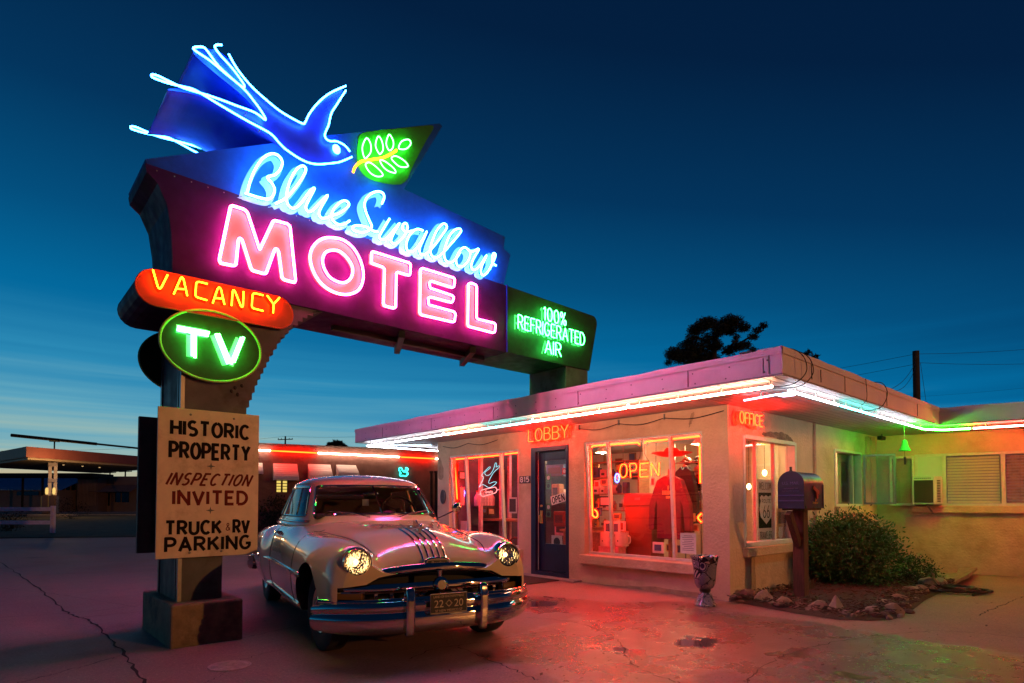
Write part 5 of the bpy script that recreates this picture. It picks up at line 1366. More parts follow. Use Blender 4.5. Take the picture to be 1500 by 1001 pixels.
for i, (f, px, w, h, m, lab) in enumerate(((.35, 720, .2, .28, 'brownbag', 'tan patterned box on the lobby counter'), (.62, 760, .3, .3, 'binred', 'red bundle on the lobby counter'), (.7, 725, .22, .2, 'paper', 'pale framed picture leaning on the lobby counter'), (.75, 775, .35, .25, 'pinkgoods', 'pink basket of goods on the lobby counter'), (.3, 690, .5, .25, 'bluegoods', 'dark screen above the lobby counter'))):
    x = 1.1+.1*i; y = gx(806+f*20, x); z = fx(806, px, x).z
    o = item('counter_goods', lab, 'goods', at_=(x, y, z-h/2))
    k = M(); k.box(x, x+.15, y-w/2, y+w/2, z-h/2, z+h/2); k.build('body', MT[m], o, bevel=.02)
    k = M(); k.box(x-.006, x-.001, y-w/3, y+w/3, z-h/4, z+h/4); k.build('front', MT['print'], o)
t = item('lobby_counter', 'brown lobby counter seen through the door glass', 'counter', at_=(1.0, 3.2, FLZ))
k = M(); k.box(1.05, 1.6, 2.75, 3.9, FLZ, .72); k.build('body', MT['wood'], t)
k = M(); k.box(1.0, 1.65, 2.72, 3.95, .72, .76); k.build('top', MT['brownbag'], t)
# ------------------------------------------------------------------ posters in the office side window
def ypl(px, py, y): p = fy(px, py, y); return (p.x, p.z)
yq = .16
a, b = fy(1110.5, 740, yq).x, fy(1133, 740, yq).x; zt, zb = fy(1111, 702, yq).z, fy(1111, 796, yq).z; h = zt-zb; w = b-a
t = item('road_poster', 'black and white WELCOME TRAVELERS poster with a 66 road shield in the side window', 'poster', at_=(a, yq, zb))
k = M(); k.box(a, b, yq, yq+.006, zb, zt); k.build('sheet', MT['paper'], t)
k = M(); k.box(a+.01, b-.01, yq-.002, yq-.001, zb+h*.23, zt-h*.21); k.build('black_field', MT['blackpaint'], t)
sh = [(.5,.98),(.64,.93),(.78,.98),(.9,.90),(.84,.80),(.93,.55),(.86,.3),(.5,.06),(.14,.3),(.07,.55),(.16,.80),(.1,.90),(.22,.98),(.36,.93)]
z0_, z1_ = zb+h*.26, zt-h*.24
k = M(); k.prism([(a+w*x, z0_+(z1_-z0_)*z) for x, z in sh], mS, yq-.004, yq-.003); k.build('shield', MT['paper'], t)
k = M(); n = 0
def ptx(txt, u0, u1, zz0, zz1, sw_):
    global n
    for c, st in text_strokes(txt, 0, 0, 1, 1, .25):
        for s_ in st: k.ribbon([(a+w*(u0+(u1-u0)*x), zz0+(zz1-zz0)*z) for x, z in s_], sw_, mS, yq-.0055-.0003*(n % 4)); n += 1
ptx('66', .3, .7, z0_+(z1_-z0_)*.27, z0_+(z1_-z0_)*.66, .018); ptx('ROUTE', .22, .78, z0_+(z1_-z0_)*.74, z0_+(z1_-z0_)*.85, .007)
ptx('WELCOME', .06, .94, zt-h*.16, zt-h*.05, .009); ptx('TRAVELERS', .06, .94, zb+h*.06, zb+h*.17, .009)
k.build('lettering', MT['blackpaint'], t)
a, b = fy(1138, 740, yq).x, fy(1156, 740, yq).x; zt, zb = fy(1138, 745, yq).z, fy(1138, 795, yq).z; h = zt-zb; w = b-a
t = item('shield_card', 'grey card with two small road shields beside the tall poster', 'poster', at_=(a, yq, zb))
k = M(); k.box(a, b, yq, yq+.006, zb, zt); k.build('sheet', MT['brownbag'], t)
k = M()
for u in (.05, .55): k.prism([(a+w*(u+.42*x), zb+h*(.05+.42*z)) for x, z in sh], mS, yq-.003, yq-.001)
k.build('shield', MT['paper'], t)
k = M(); k.box(a+w*.1, b-w*.1, yq-.002, yq-.001, zb+h*.55, zb+h*.9); k.build('picture', MT['print'], t)
# things behind the second side window
x0, x1 = s2[0], s2[1]
t = item('framed_poster', 'yellow framed poster on the wall inside the far side window', 'picture', at_=(x0+.4, 1.0, 1.5))
p0, p1 = fy(1227, 672, .8), fy(1243, 711, .8)
k = M(); k.box(p0.x, p1.x, .8, .83, p1.z, p0.z); k.build('frame', MT['gold'], t)
k = M(); k.box(p0.x+.05, p1.x-.05, .792, .799, p1.z+.05, p0.z-.05); k.build('picture', MT['brownbag'], t)
k = M(); k.box(x0-.4, 8, 1.2, 1.24, 0, 2.4); k.box(x0-.5, 8, TH+.002, 1.2, .5, .54); k.build('inner_wall', MT['inwall'], of)
l = bpy.data.lights.new('back_room_light', 'POINT'); l.energy = 35; l.color = (1,.7,.35); l.shadow_soft_size = .1
o = bpy.data.objects.new('back_room_light', l); C.objects.link(o); o.location = (x0+.3, .55, 2.1)
t = item('desk_lamp', 'small lamp glowing inside the far side window', 'lamp', at_=(x0+.3, .55, 2.1))
k = M(); k.ell((x0+.3,.55,2.18), (.04,.04,.05), 10); k.build('bulb', NE['bulb'], t)
k = M(); k.tube([(x0+.3,.55,2.22),(x0+.3,.55,2.42)], .006, 5); k.build('cord', MT['cable'], t)
# ------------------------------------------------------------------ the cream 1950 coupe
from mathutils.bvhtree import BVHTree
CARL = (-4.19, .861, 0); CARR = math.radians(-12.2)
car = thing('parked_car', 'cream 1950s coupe with round headlights and heavy chrome bumper parked under the neon sign', 'car', CARL, CARR, off=False)
def bsp(P, n, closed=False):      # uniform cubic B-spline through a list of rows (numpy), n samples per span
    P = np.array(P, float)
    if closed: Q = np.concatenate([P[-1:], P, P[:2]])
    else: Q = np.concatenate([2*P[:1]-P[1:2], P, 2*P[-1:]-P[-2:-1]])
    out = []; N = len(P) if closed else len(P)-1
    for i in range(N):
        a, b, c, d = Q[i], Q[i+1], Q[i+2], Q[i+3]
        for j in range(n):
            t = j/n
            out.append(((1-t)**3*a+(3*t**3-6*t*t+4)*b+(-3*t**3+3*t*t+3*t+1)*c+t**3*d)/6)
    if not closed: out.append(P[-1])
    return np.array(out)
A0 = .88    # distance from the nose datum to the front axle
ST = [
 (.105,[(0,.685),(.30,.685),(.46,.685),(.54,.75),(.64,.805),(.735,.75),(.775,.63),(.78,.51),(.745,.44)]),
 (.16, [(0,.70),(.30,.70),(.47,.70),(.55,.80),(.67,.88),(.80,.80),(.845,.64),(.85,.50),(.80,.42)]),
 (.20, [(0,.79),(.30,.775),(.47,.755),(.555,.86),(.68,.935),(.83,.84),(.875,.66),(.87,.49),(.82,.40)]),
 (.34, [(0,.90),(.30,.88),(.48,.83),(.57,.905),(.69,.965),(.86,.87),(.905,.67),(.90,.47),(.84,.37)]),
 (.60, [(0,.985),(.31,.955),(.50,.88),(.59,.93),(.72,.99),(.885,.89),(.94,.67),(.93,.45),(.86,.33)]),
 (.95, [(0,1.035),(.33,1.005),(.53,.935),(.62,.945),(.74,.995),(.90,.89),(.955,.67),(.945,.43),(.88,.30)]),
 (1.35, [(0, 1.05), (0.37, 1.025), (0.58, 0.97), (0.67, 0.945), (0.77, 0.98), (0.91, 0.88), (0.955, 0.66), (0.945, 0.42), (0.88, 0.28)]),
 (1.75, [(0, 1.072), (0.42, 1.057), (0.62, 1.017), (0.71, 0.982), (0.8, 0.965), (0.91, 0.87), (0.955, 0.66), (0.945, 0.42), (0.89, 0.27)]),
 (2.2, [(0, 1.092), (0.45, 1.087), (0.66, 1.072), (0.77, 1.032), (0.85, 0.975), (0.92, 0.87), (0.955, 0.66), (0.945, 0.42), (0.89, 0.27)]),
 (2.7, [(0, 1.092), (0.45, 1.087), (0.66, 1.072), (0.77, 1.032), (0.85, 0.975), (0.92, 0.87), (0.955, 0.66), (0.945, 0.42), (0.89, 0.27)]),
 (3.12, [(0, 1.092), (0.45, 1.087), (0.66, 1.062), (0.77, 1.022), (0.85, 0.97), (0.92, 0.87), (0.955, 0.66), (0.945, 0.42), (0.89, 0.28)]),
 (3.26, [(0, 1.092), (0.45, 1.082), (0.66, 1.052), (0.76, 1.012), (0.86, 0.98), (0.975, 0.9), (1.02, 0.68), (1.0, 0.45), (0.93, 0.3)]),
 (3.4, [(0, 1.092), (0.44, 1.077), (0.65, 1.042), (0.75, 1.002), (0.86, 0.985), (0.985, 0.905), (1.03, 0.68), (1.01, 0.45), (0.94, 0.3)]),
 (3.9, [(0, 1.072), (0.42, 1.052), (0.62, 0.992), (0.73, 0.952), (0.86, 0.965), (0.975, 0.88), (1.02, 0.68), (1.0, 0.46), (0.93, 0.32)]),
 (4.4, [(0,1.03),(.40,1.01),(.58,.95),(.68,.92),(.80,.90),(.92,.82),(.97,.66),(.95,.48),(.89,.35)]),
 (4.8, [(0,.88),(.38,.86),(.54,.82),(.63,.81),(.73,.80),(.83,.73),(.88,.62),(.87,.50),(.81,.40)]),
 (5.0, [(0,.66),(.34,.66),(.5,.65),(.58,.64),(.66,.64),(.74,.60),(.79,.55),(.78,.48),(.74,.44)]),
]
net = []
for u_, pr in ST:
    half = [(x, u_-A0, z) for x, z in pr]
    net.append([(-x, y, z) for x, y, z in half[::-1]]+half[1:])
net = np.array(net)
rows = np.array([bsp(r, 6) for r in net])                       # along each section
G = bsp(rows.transpose(0, 1, 2).reshape(len(net), -1), 9).reshape(-1, rows.shape[1], 3)
nS, nP = G.shape[:2]
k = M(); k.grid([[tuple(p) for p in r] for r in G])
bt = [(tuple(r[0]), tuple(r[-1])) for r in G]
fs = [(i*nP, (i+1)*nP, (i+1)*nP+nP-1, i*nP+nP-1) for i in range(nS-1)]
k.f += [list(f) for f in fs]; k.m += [0]*len(fs)
k.f += [list(range(nP)), list(range((nS-1)*nP, nS*nP))]; k.m += [0, 0]
body = k.build('body', [MT['cream'], MT['blackgrille'], MT['carinside']], car, smooth=True, angle=50)
def cutter(fn):
    k = M(); fn(k); o = k.build('cut', MT['blackgrille']); return o
def difference(o, cs):
    for c in cs:
        c.parent = o.parent
        md = o.modifiers.new('cut', 'BOOLEAN'); md.operation = 'DIFFERENCE'; md.object = c; md.solver = 'EXACT'; md.material_mode = 'TRANSFER' if hasattr(md, 'material_mode') else 'INDEX'
    bpy.context.view_layer.update()
    dg = bpy.context.evaluated_depsgraph_get(); me = bpy.data.meshes.new_from_object(o.evaluated_get(dg), depsgraph=dg)
    o.modifiers.clear(); o.data = me
    for c in cs: bpy.data.objects.remove(c)
cuts = []
for s in (-1, 1):
    cuts.append(cutter(lambda k: k.prism([(.01+.50*math.cos(2*PI*i/40), .335+.415*math.sin(2*PI*i/40)) for i in range(40)], lambda a, b, d: (d, a, b), .58*s, 1.3*s)))
def mouth(k):
    pts = [(-.60,.615),(-.50,.665),(-.25,.70),(0,.71),(.25,.70),(.50,.665),(.60,.615),(.815,.60),(.815,.40),(-.815,.40),(-.815,.60)]
    k.prism(pts, lambda a, b, d: (a, d, b), -1.2, -.50)
cuts.append(cutter(mouth))
for s in (-1, 1): cuts.append(cutter(lambda k: k.lathe([(.098,-1.2),(.098,-.60)], (.665*s, 0, .79), 32, 'y')))
difference(body, cuts)
me = body.data
print('body mats', [m.name for m in me.materials], len(me.polygons))
# the deck under the glasshouse is cabin, not paint
mi_in = [i for i, m in enumerate(me.materials) if m == MT['carinside']]
for p in me.polygons:
    c = p.center
    if abs(c.x) < .70 and 1.98-A0 < c.y < 4.05-A0 and c.z > .95 and mi_in: p.material_index = mi_in[0]
me.polygons.foreach_set('use_smooth', [True]*len(me.polygons)); me.set_sharp_from_angle(angle=math.radians(45))
bvh = BVHTree.FromPolygons([tuple(p) for r in G for p in r], [(i*nP+j, (i+1)*nP+j, (i+1)*nP+j+1, i*nP+j+1) for i in range(nS-1) for j in range(nP-1)])
def topz(x, y):
    h = bvh.ray_cast(Vector((x, y, 3)), Vector((0,0,-1))); return h[0].z if h[0] else .7
def sidex(y, z, s):
    h = bvh.ray_cast(Vector((3*s, y, z)), Vector((-s,0,0))); return h[0].x if h[0] else .9*s
def ctube(name, pts, r, m, parent=None, n=8, closed=False):
    k = M(); k.tube(pts, r, n, closed); return k.build(name, m, parent or car, smooth=True, recalc=False)
MT['gap'] = mat('panel_gap', (.02,.016,.012), .7)
for s in (-1, 1):      # shut lines: hood edge, front wing, door
    P = [Vector((x*s, u_-A0, 0)) for x, u_ in ((.50,.28),(.535,.5),(.56,.8),(.60,1.15),(.66,1.5),(.73,1.68))]
    P = cr(P, 6)
    ctube('panel_gap', [Vector((p.x, p.y, topz(p.x, p.y))) for p in P], .0048, MT['gap'], n=5)
    ctube('panel_gap', [Vector((sidex(1.62-A0, z, s), 1.62-A0+(.9-z)*.0, z)) for z in np.linspace(.30, .99, 14)], .0048, MT['gap'], n=5)
    ctube('panel_gap', [Vector((sidex(2.98-A0, z, s), 2.98-A0, z)) for z in np.linspace(.30, 1.0, 14)], .0048, MT['gap'], n=5)
    # spear along the side
    ys = np.linspace(1.10, 3.18, 24)-A0
    P = [Vector((sidex(y, .625, s)+.004*s, y, .625)) for y in ys]
    ctube('side_trim', P, [.006]+[.016]*22+[.012], MT['chrome'])
    ys = np.linspace(3.36, 4.75, 18)-A0
    ctube('side_trim', [Vector((sidex(y, .635, s)+.004*s, y, .635)) for y in ys], .016, MT['chrome'])
    k = M()
    for i in range(3): y = 1.10+.05-A0+i*.055; k.ell((sidex(y, .625, s)+.008*s, y, .625), (.014,.035,.03), 10)
    k.build('trim_medallion', MT['chrome'], car, smooth=True)
    ys = np.linspace(1.38, 3.2, 16)-A0
    ctube('sill_trim', [Vector((sidex(y, .335, s)+.002*s, y, .335)) for y in ys], .017, MT['chrome'])
    k = M(); yc_ = 3.36-A0; k.prism([(yc_-.02,.34),(yc_+.30,.34),(yc_+.30,.50),(yc_-.02,.52)], lambda a, b, d: (sidex(a, b, s)+d*s, a, b), .001, .006); k.build('gravel_guard', MT['chrome'], car)
    # door handle
    hx = sidex(2.78-A0, .93, s)
    ctube('door_handle', cr([Vector((hx-.01*s, 2.70-A0, .93)), Vector((hx+.035*s, 2.72-A0, .935)), Vector((hx+.04*s, 2.86-A0, .93)), Vector((hx+.02*s, 2.90-A0, .925))], 5), .013, MT['chrome'])
# grille furniture
def yfront(x): return -.715+.30*(abs(x)/.9)**3.2          # how the nose wraps back
P = [Vector((x, -.765+.11*(abs(x)/.62)**2.5, z)) for x, z in [(-.66,.535),(-.63,.60),(-.56,.655),(-.42,.695),(-.22,.715),(0,.722),(.22,.715),(.42,.695),(.56,.655),(.63,.60),(.66,.535)]]
P = cr(P, 5); k = M(); k.tube(P, .040, 10); k.build('grille_hood_moulding', MT['chrome'], car, smooth=True, recalc=False)
def wrapbar(name, z, half, r, y0, back, rz=None, m=None):
    P = []
    for i in range(41):
        a = -1+2*i/40; x = half*math.sin(a*PI/2)*1.0 if False else half*a
        P.append(Vector((x, y0+back*abs(a)**4, z)))
    k = M(); N = 10; vs = []; fs = []
    for i, p in enumerate(P):
        t = (P[min(i+1,40)]-P[max(i-1,0)]).normalized(); nn = Vector((t.y, -t.x, 0))
        for j in range(N):
            a = 2*PI*j/N; vs.append(p+nn*(r*math.cos(a))+Vector((0,0,(rz or r)*math.sin(a))))
    fs = [(i*N+j, i*N+(j+1)%N, (i+1)*N+(j+1)%N, (i+1)*N+j) for i in range(40) for j in range(N)]+[tuple(range(N)), tuple(range(40*N, 41*N))]
    k.add(vs, fs); return k.build(name, m or MT['chrome'], car, smooth=True)
wrapbar('grille_bar', .575, .86, .030, -.80, .26, .038)
wrapbar('lower_bar', .492, .915, .026, -.915, .34, .020)
for x in (-.52,-.40,.40,.52):
    k = M(); y = -.78+.2*(abs(x)/.9)**4; k.box(x-.016, x+.016, y-.02, y+.02, .475, .545); k.build('grille_post', MT['chrome'], car, bevel=.006)
for s in (-1, 1):
    k = M(); y = -.75+.2*(.72/.9)**4; c = Vector((.71*s, y, .515)); ax = Vector((.10, .055*s, 0)); k.obox(c, ax, Vector((-.055*s*.3,.10*.3,0)), (0,0,.032)); o = k.build('parking_light', MT['amber'], car, bevel=.008)
    k = M(); k.tube([c+ax*1.05*a+Vector((0,-.032,0))+Vector((0,0,.038*b)) for a, b in ((-1,-1),(1,-1),(1,1),(-1,1))], .009, 6, True); k.build('rim', MT['chrome'], o)
    for w in (0, .06):
        k = M(); k.bar((s*(.22+w), -.80, .455), (s*(.11+w), -.79, .545), .028, .03, up=(0,1,0)); k.build('grille_brace', MT['chrome'], car)
k = M(); k.lathe([(.0,-.03),(.036,-.03),(.045,-.02),(.062,-.012),(.066,.01)], (0,-.835,.585), 24, 'y', cap=False); em = k.build('grille_emblem', MT['chrome'], car, smooth=True)
k = M(); k.lathe([(.0,-.006),(.036,-.004),(.038,0)], (0,-.866,.585), 20, 'y', cap=False); k.build('emblem_disc', MT['plate_txt'], em, smooth=True)
k = M(); k.lathe([(.012,.50),(.016,.60),(.022,.66),(.026,.70)], (0,-.81,0), 10); k.build('grille_post', MT['chrome'], car, smooth=True)
# bumper: a deep pressed blade that wraps round, two tall guards
bp_prof = [(-.01,.128),(.030,.128),(.044,.122),(.052,.110),(.056,.085),(.054,.058),(.040,.048),(.040,.038),(.058,.026),(.066,-.005),(.064,-.05),(.050,-.095),(.026,-.122),(-.01,-.125),(-.03,-.05),(-.03,.06)]
def blade(y0, back, half, zc, name, prof=bp_prof, sgn=-1, pw=3.6):
    P = [Vector((half*a, y0-sgn*back*abs(a)**pw, zc)) for a in [-1+2*i/60 for i in range(61)]]
    vs = []; N = len(prof)
    for i, p in enumerate(P):
        t = (P[min(i+1,60)]-P[max(i-1,0)]).normalized(); nn = Vector((t.y, -t.x, 0))*(-sgn)
        if nn.y*sgn < 0: nn = -nn
        f = 1-.25*abs(-1+2*i/60)**8
        for a, b in prof: vs.append(p+nn*a+Vector((0,0,b*f)))
    k = M(); k.add(vs, [(i*N+j, i*N+(j+1)%N, (i+1)*N+(j+1)%N, (i+1)*N+j) for i in range(60) for j in range(N)]+[tuple(range(N)), tuple(range(60*N, 61*N))])
    return k.build(name, MT['chrome'], car, smooth=True, angle=60)
blade(-.93, .42, .93, .362, 'front_bumper')
for x in (-.315, .315):
    y = -1.0
    k = M(); pts = [(.0,.215),(-.03,.225),(-.055,.30),(-.062,.42),(-.06,.535),(-.045,.585),(-.015,.60),(.03,.59),(.045,.54),(.03,.42),(.035,.25)]
    k.prism([(y+a, b) for a, b in pts], lambda a, b, d: (d, a, b), x-.034, x+.034); k.build('bumper_guard', MT['chrome'], car, bevel=.018, seg=3, smooth=True)
for x in (-.82, -.42, .42, .82):
    k = M(); k.ell((x, -.985+.42*(abs(x)/.96)**3.6, .345), (.016,.012,.016), 8); k.build('bumper_bolt', MT['chrome'], car, smooth=True)
blade(4.23, .30, .94, .42, 'rear_bumper', sgn=1)
# licence plate
k = M(); k.box(-.155, .155, -1.045, -1.035, .385, .535); lp_ = k.build('licence_plate', MT['plate'], car, bevel=.004)
k = M(); k.tube([(-.155,-1.045,.385),(.155,-1.045,.385),(.155,-1.045,.535),(-.155,-1.045,.535)], .004, 6, True); k.build('rim', MT['plate_txt'], lp_)
textobj('22', .082, MT['plate_txt'], lp_, (-.085,-1.046,.430), (1,0,0), (0,0,1), 'plate_number')
textobj('20', .082, MT['plate_txt'], lp_, (.085,-1.046,.430), (1,0,0), (0,0,1), 'plate_number')
textobj('LAND OF ENCHANTMENT', .026, MT['plate_txt'], lp_, (0,-1.046,.505), (1,0,0), (0,0,1), 'plate_motto', squash=.85)
textobj('57 NEW MEXICO 57', .026, MT['plate_txt'], lp_, (0,-1.046,.395), (1,0,0), (0,0,1), 'plate_state')
k = M(); k.tube([(.02*math.cos(a), -1.047, .458+.02*math.sin(a)) for a in np.linspace(0,2*PI,13)[:-1]], .003, 5, True)
for a in range(4): k.tube([(.02*math.cos(a*PI/2), -1.047, .458+.02*math.sin(a*PI/2)), (.03*math.cos(a*PI/2), -1.047, .458+.03*math.sin(a*PI/2))], .003, 5)
k.build('plate_mark', MT['plate_txt'], lp_)
# headlights
for s in (-1, 1):
    c = Vector((.665*s, -.725, .79))
    k = M(); k.lathe([(0.0924, 0.22), (0.1158, 0.1), (0.1174, 0.02), (0.1151, -0.03), (0.108, -0.05), (0.0986, -0.048), (0.0947, -0.025), (0.0939, 0.0)], c, 36, 'y', cap=False); hb = k.build('headlight', MT['chrome'], car, smooth=True)
    k = M(); k.lathe([(0.0, 0.066), (0.0274, 0.06), (0.0548, 0.046), (0.0798, 0.02), (0.0939, -0.012)], c, 28, 'y', cap=False); k.build('reflector', MT['headlens'], hb, smooth=True)
    k = M(); k.lathe([(0.0, -0.056), (0.0353, -0.051), (0.0704, -0.036), (0.0947, -0.012)], c, 28, 'y', cap=False); k.build('lens', MT['lens'] if 'lens' in MT else MT['glass'], hb, smooth=True)
    k = M(); k.ell(c+Vector((0,.025,0)), (.02,.02,.02), 10); k.build('bulb', NE['filament'], hb, smooth=True)
# five chrome strips running down the hood to the badge
for i, x in enumerate((-.10,-.05,0,.05,.10)):
    us = np.linspace(.185, 1.05-abs(x)*1.2, 22)-A0
    P = [Vector((x*(1+.35*max(0, (y+A0-.2))), y, 0)) for y in us]
    P = [Vector((p.x, p.y, topz(p.x, p.y)+.004)) for p in P]
    ctube('hood_strip', P, [.0095]*19+[.008,.006,.003], MT['chrome'])
k = M(); z_ = .735
k.prism([(-.17,z_-.03),(-.155,z_+.012),(-.115,z_+.02),(-.105,z_+.055),(-.06,z_+.065),(0,z_+.07),(.06,z_+.065),(.105,z_+.055),(.115,z_+.02),(.155,z_+.012),(.17,z_-.03)], lambda a, b, d: (a, d+.05*abs(a), b), -.765, -.70); bd = k.build('hood_badge', MT['chrome'], car, bevel=.012, seg=2, smooth=True)
k = M(); k.prism([(-.09,z_),(.09,z_),(.085,z_+.04),(-.085,z_+.04)], lambda a, b, d: (a, d+.05*abs(a), b), -.772, -.764); k.build('badge_field', MT['plate'], bd)
textobj('Pontiac', .04, MT['plate_txt'], bd, (0,-.7735,z_+.008), (1,0,0), (0,0,1), 'badge_script')
# hood ornament: a finned chrome figurehead
yo = .66-A0; zo = topz(0, yo)
k = M(); k.tube(cr([Vector((0, yo-.10, zo+.055)), Vector((0, yo-.04, zo+.06)), Vector((0, yo+.08, zo+.05)), Vector((0, yo+.24, zo+.03))], 5), [.006]+[.022]*4+[.026]*4+[.03]*2+[.02]*3+[.006]*2 if False else .018, 10)
k.ell((0, yo-.06, zo+.065), (.022,.045,.026), 12); k.prism([(yo-.02,zo+.06),(yo+.10,zo+.12),(yo+.16,zo+.115),(yo+.2,zo+.04)], lambda a, b, d: (d, a, b), -.006, .006); k.box(-.012,.012,yo-.03,yo+.2,zo-.01,zo+.05)
k.build('hood_ornament', MT['chrome'], car, smooth=True)
# wheels
def wheel(x, u_, steer=0.0):
    s = 1 if x > 0 else -1
    w = thing('w', '', '', (x, u_-A0, .345), steer, off=False); w.name = 'wheel'; w.parent = car
    for q in ('label', 'category'): del w[q]
    prof = [(.20,-.085),(.25,-.095),(.31,-.09),(.338,-.075),(.345,-.055),(.345,.055),(.338,.075),(.31,.09),(.25,.095),(.20,.085)]
    k = M(); k.lathe(prof, (0,0,0), 40, 'x', cap=False)
    for i in range(5): k.lathe([(.3465,-.05+.022*i),(.3465,-.038+.022*i)], (0,0,0), 40, 'x', cap=False)
    k.build('tyre', MT['rubber'], w, smooth=True)
    k = M(); k.lathe([(.205,.06*s),(.19,.085*s),(.15,.06*s),(.13,.055*s)], (0,0,0), 32, 'x', cap=False); k.build('rim', MT['cream'], w, smooth=True)
    k = M(); k.lathe([(.135,.055*s),(.12,.09*s),(.06,.11*s),(.0,.112*s)], (0,0,0), 28, 'x', cap=False); k.build('hub_cap', MT['chrome'], w, smooth=True)
    k = M(); k.lathe([(.2,-.05*s),(.0,-.05*s)], (0,0,0), 24, 'x', cap=False); k.build('brake_drum', MT['blackgrille'], w)
for s in (-1, 1):
    wheel(.735*s, .89, math.radians(6)); wheel(.775*s, 3.93)
k = M(); k.box(-.78,.78,.3,4.0,.22,.34); k.build('chassis', MT['blackgrille'], car)
# glasshouse
K = [  # (x, u) at belt, window bottom, window top, roof edge, roof crown
 [(0,1.74,1.043),(0,1.8,1.078),(0,2.3,1.47),(0,2.4,1.515),(0,2.66,1.573)],
 [(0.36,1.78,1.055),(0.355,1.84,1.073),(0.31,2.32,1.47),(0.3,2.42,1.512),(0.26,2.68,1.568)],
 [(0.66,1.95,1.035),(0.64,2,1.058),(0.545,2.4,1.465),(0.52,2.5,1.505),(0.42,2.72,1.558)],
 [(0.78,2.16,1.025),(0.75,2.2,1.053),(0.635,2.52,1.46),(0.59,2.58,1.5),(0.47,2.78,1.553)],
 [(0.82,2.5,1.02),(0.785,2.5,1.053),(0.675,2.68,1.46),(0.625,2.72,1.5),(0.49,2.86,1.553)],
 [(0.83,2.95,1.02),(0.79,2.95,1.053),(0.685,2.98,1.455),(0.635,2.98,1.497),(0.5,3,1.551)],
 [(0.82,3.45,1.02),(0.775,3.42,1.053),(0.67,3.28,1.445),(0.62,3.24,1.485),(0.48,3.16,1.543)],
 [(0.74,3.92,1.025),(0.7,3.84,1.058),(0.58,3.58,1.415),(0.53,3.48,1.475),(0.42,3.32,1.528)],
 [(0.5,4.22,1.025),(0.47,4.12,1.063),(0.4,3.78,1.395),(0.37,3.64,1.455),(0.3,3.42,1.518)],
 [(0,4.3,1.035),(0,4.2,1.073),(0,3.85,1.39),(0,3.7,1.45),(0,3.46,1.518)],
]
for r in K: r.append((0, r[4][1]*.35+3.0*.65, 1.582))
ring = K+[[(-x, u_, z) for x, u_, z in r] for r in K[8:0:-1]]
ringn = np.array([[(x, u_-A0, z) for x, u_, z in r] for r in ring])          # 18 x 6 x 3
NV = 10; NU = 10
cols = np.array([bsp(r, NV) for r in ringn])
GH = bsp(cols.reshape(18, -1), NU, True).reshape(18*NU, cols.shape[1], 3)
nu_, nv_ = GH.shape[:2]
def kind(i, j):
    t = (i+.5)/NU; t = t if t <= 9 else 18-t
    v = (j+.5)/NV
    if not (1.0 < v < 2.1): return 'roof'
    if t < 2.3: return 'windscreen'
    if 2.85 < t < 5.1 or 5.22 < t < 6.5: return 'side'
    if t > 8.0: return 'rear'
    return 'roof'
sets = {}
for i in range(nu_):
    for j in range(nv_-1):
        kk = kind(i, j)
        if kk == 'side': kk += '_l' if i < nu_/2 else '_r'
        sets.setdefault(kk, []).append((i*nv_+j, ((i+1) % nu_)*nv_+j, ((i+1) % nu_)*nv_+j+1, i*nv_+j+1))
V = [tuple(p) for r in GH for p in r]
def sub(fs, name, m):
    used = sorted({i for f in fs for i in f}); mp_ = {a: b for b, a in enumerate(used)}
    k = M(); k.add([V[i] for i in used], [[mp_[i] for i in f] for f in fs]); return k.build(name, m, car, smooth=True, angle=60)
rf = sub(sets['roof'], 'roof', MT['cream']); sol = rf.modifiers.new('thick', 'SOLIDIFY'); sol.thickness = .02; sol.offset = -1 
sub(sets['windscreen'], 'windscreen', MT['carglass']); sub(sets['rear'], 'rear_window', MT['carglass'])
sub(sets['side_l'], 'side_window', MT['carglass']); sub(sets['side_r'], 'side_window', MT['carglass'])
def gp(t, v):
    i = t*NU % nu_; j = v*NV; i0 = int(i); f = i-i0; j0 = min(int(j), nv_-2); g = j-j0
    a = GH[i0 % nu_][j0]*(1-f)+GH[(i0+1) % nu_][j0]*f; b = GH[i0 % nu_][j0+1]*(1-f)+GH[(i0+1) % nu_][j0+1]*f
    return Vector(a*(1-g)+b*g)
def frame_loop(t0, t1, v0, v1, r, m, name):
    P = [gp(t0+(t1-t0)*i/16, v0) for i in range(16)]+[gp(t1, v0+(v1-v0)*i/8) for i in range(8)]+[gp(t1+(t0-t1)*i/16, v1) for i in range(16)]+[gp(t0, v1+(v0-v1)*i/8) for i in range(8)]
    ctube(name, rnd_corner(P, .03), r, m, closed=True)
frame_loop(-2.32, 2.32, .98, 2.12, .014, MT['chrome'], 'windscreen_trim')
ctube('windscreen_divider', [gp(0, .98+(1.14)*i/8) for i in range(9)], .012, MT['chrome'])
for s in (1, -1):
    frame_loop(2.83*s, 6.52*s, .98, 2.12, .012, MT['chrome'], 'window_trim')
    ctube('vent_post', [gp(3.75*s, .98+1.14*i/6) for i in range(7)], .010, MT['chrome'])
    ctube('window_post', [gp(5.16*s, .98+1.14*i/6) for i in range(7)], .013, MT['chrome'])
    ctube('belt_trim', [gp(s*(2.5+4.6*i/20), .62) for i in range(21)], .015, MT['chrome'])
    ctube('drip_rail', [gp(s*(2.2+5.4*i/24), 2.42) for i in range(25)], .010, MT['cream'])
frame_loop(7.98, 10.02, .98, 2.12, .012, MT['chrome'], 'rear_window_trim')
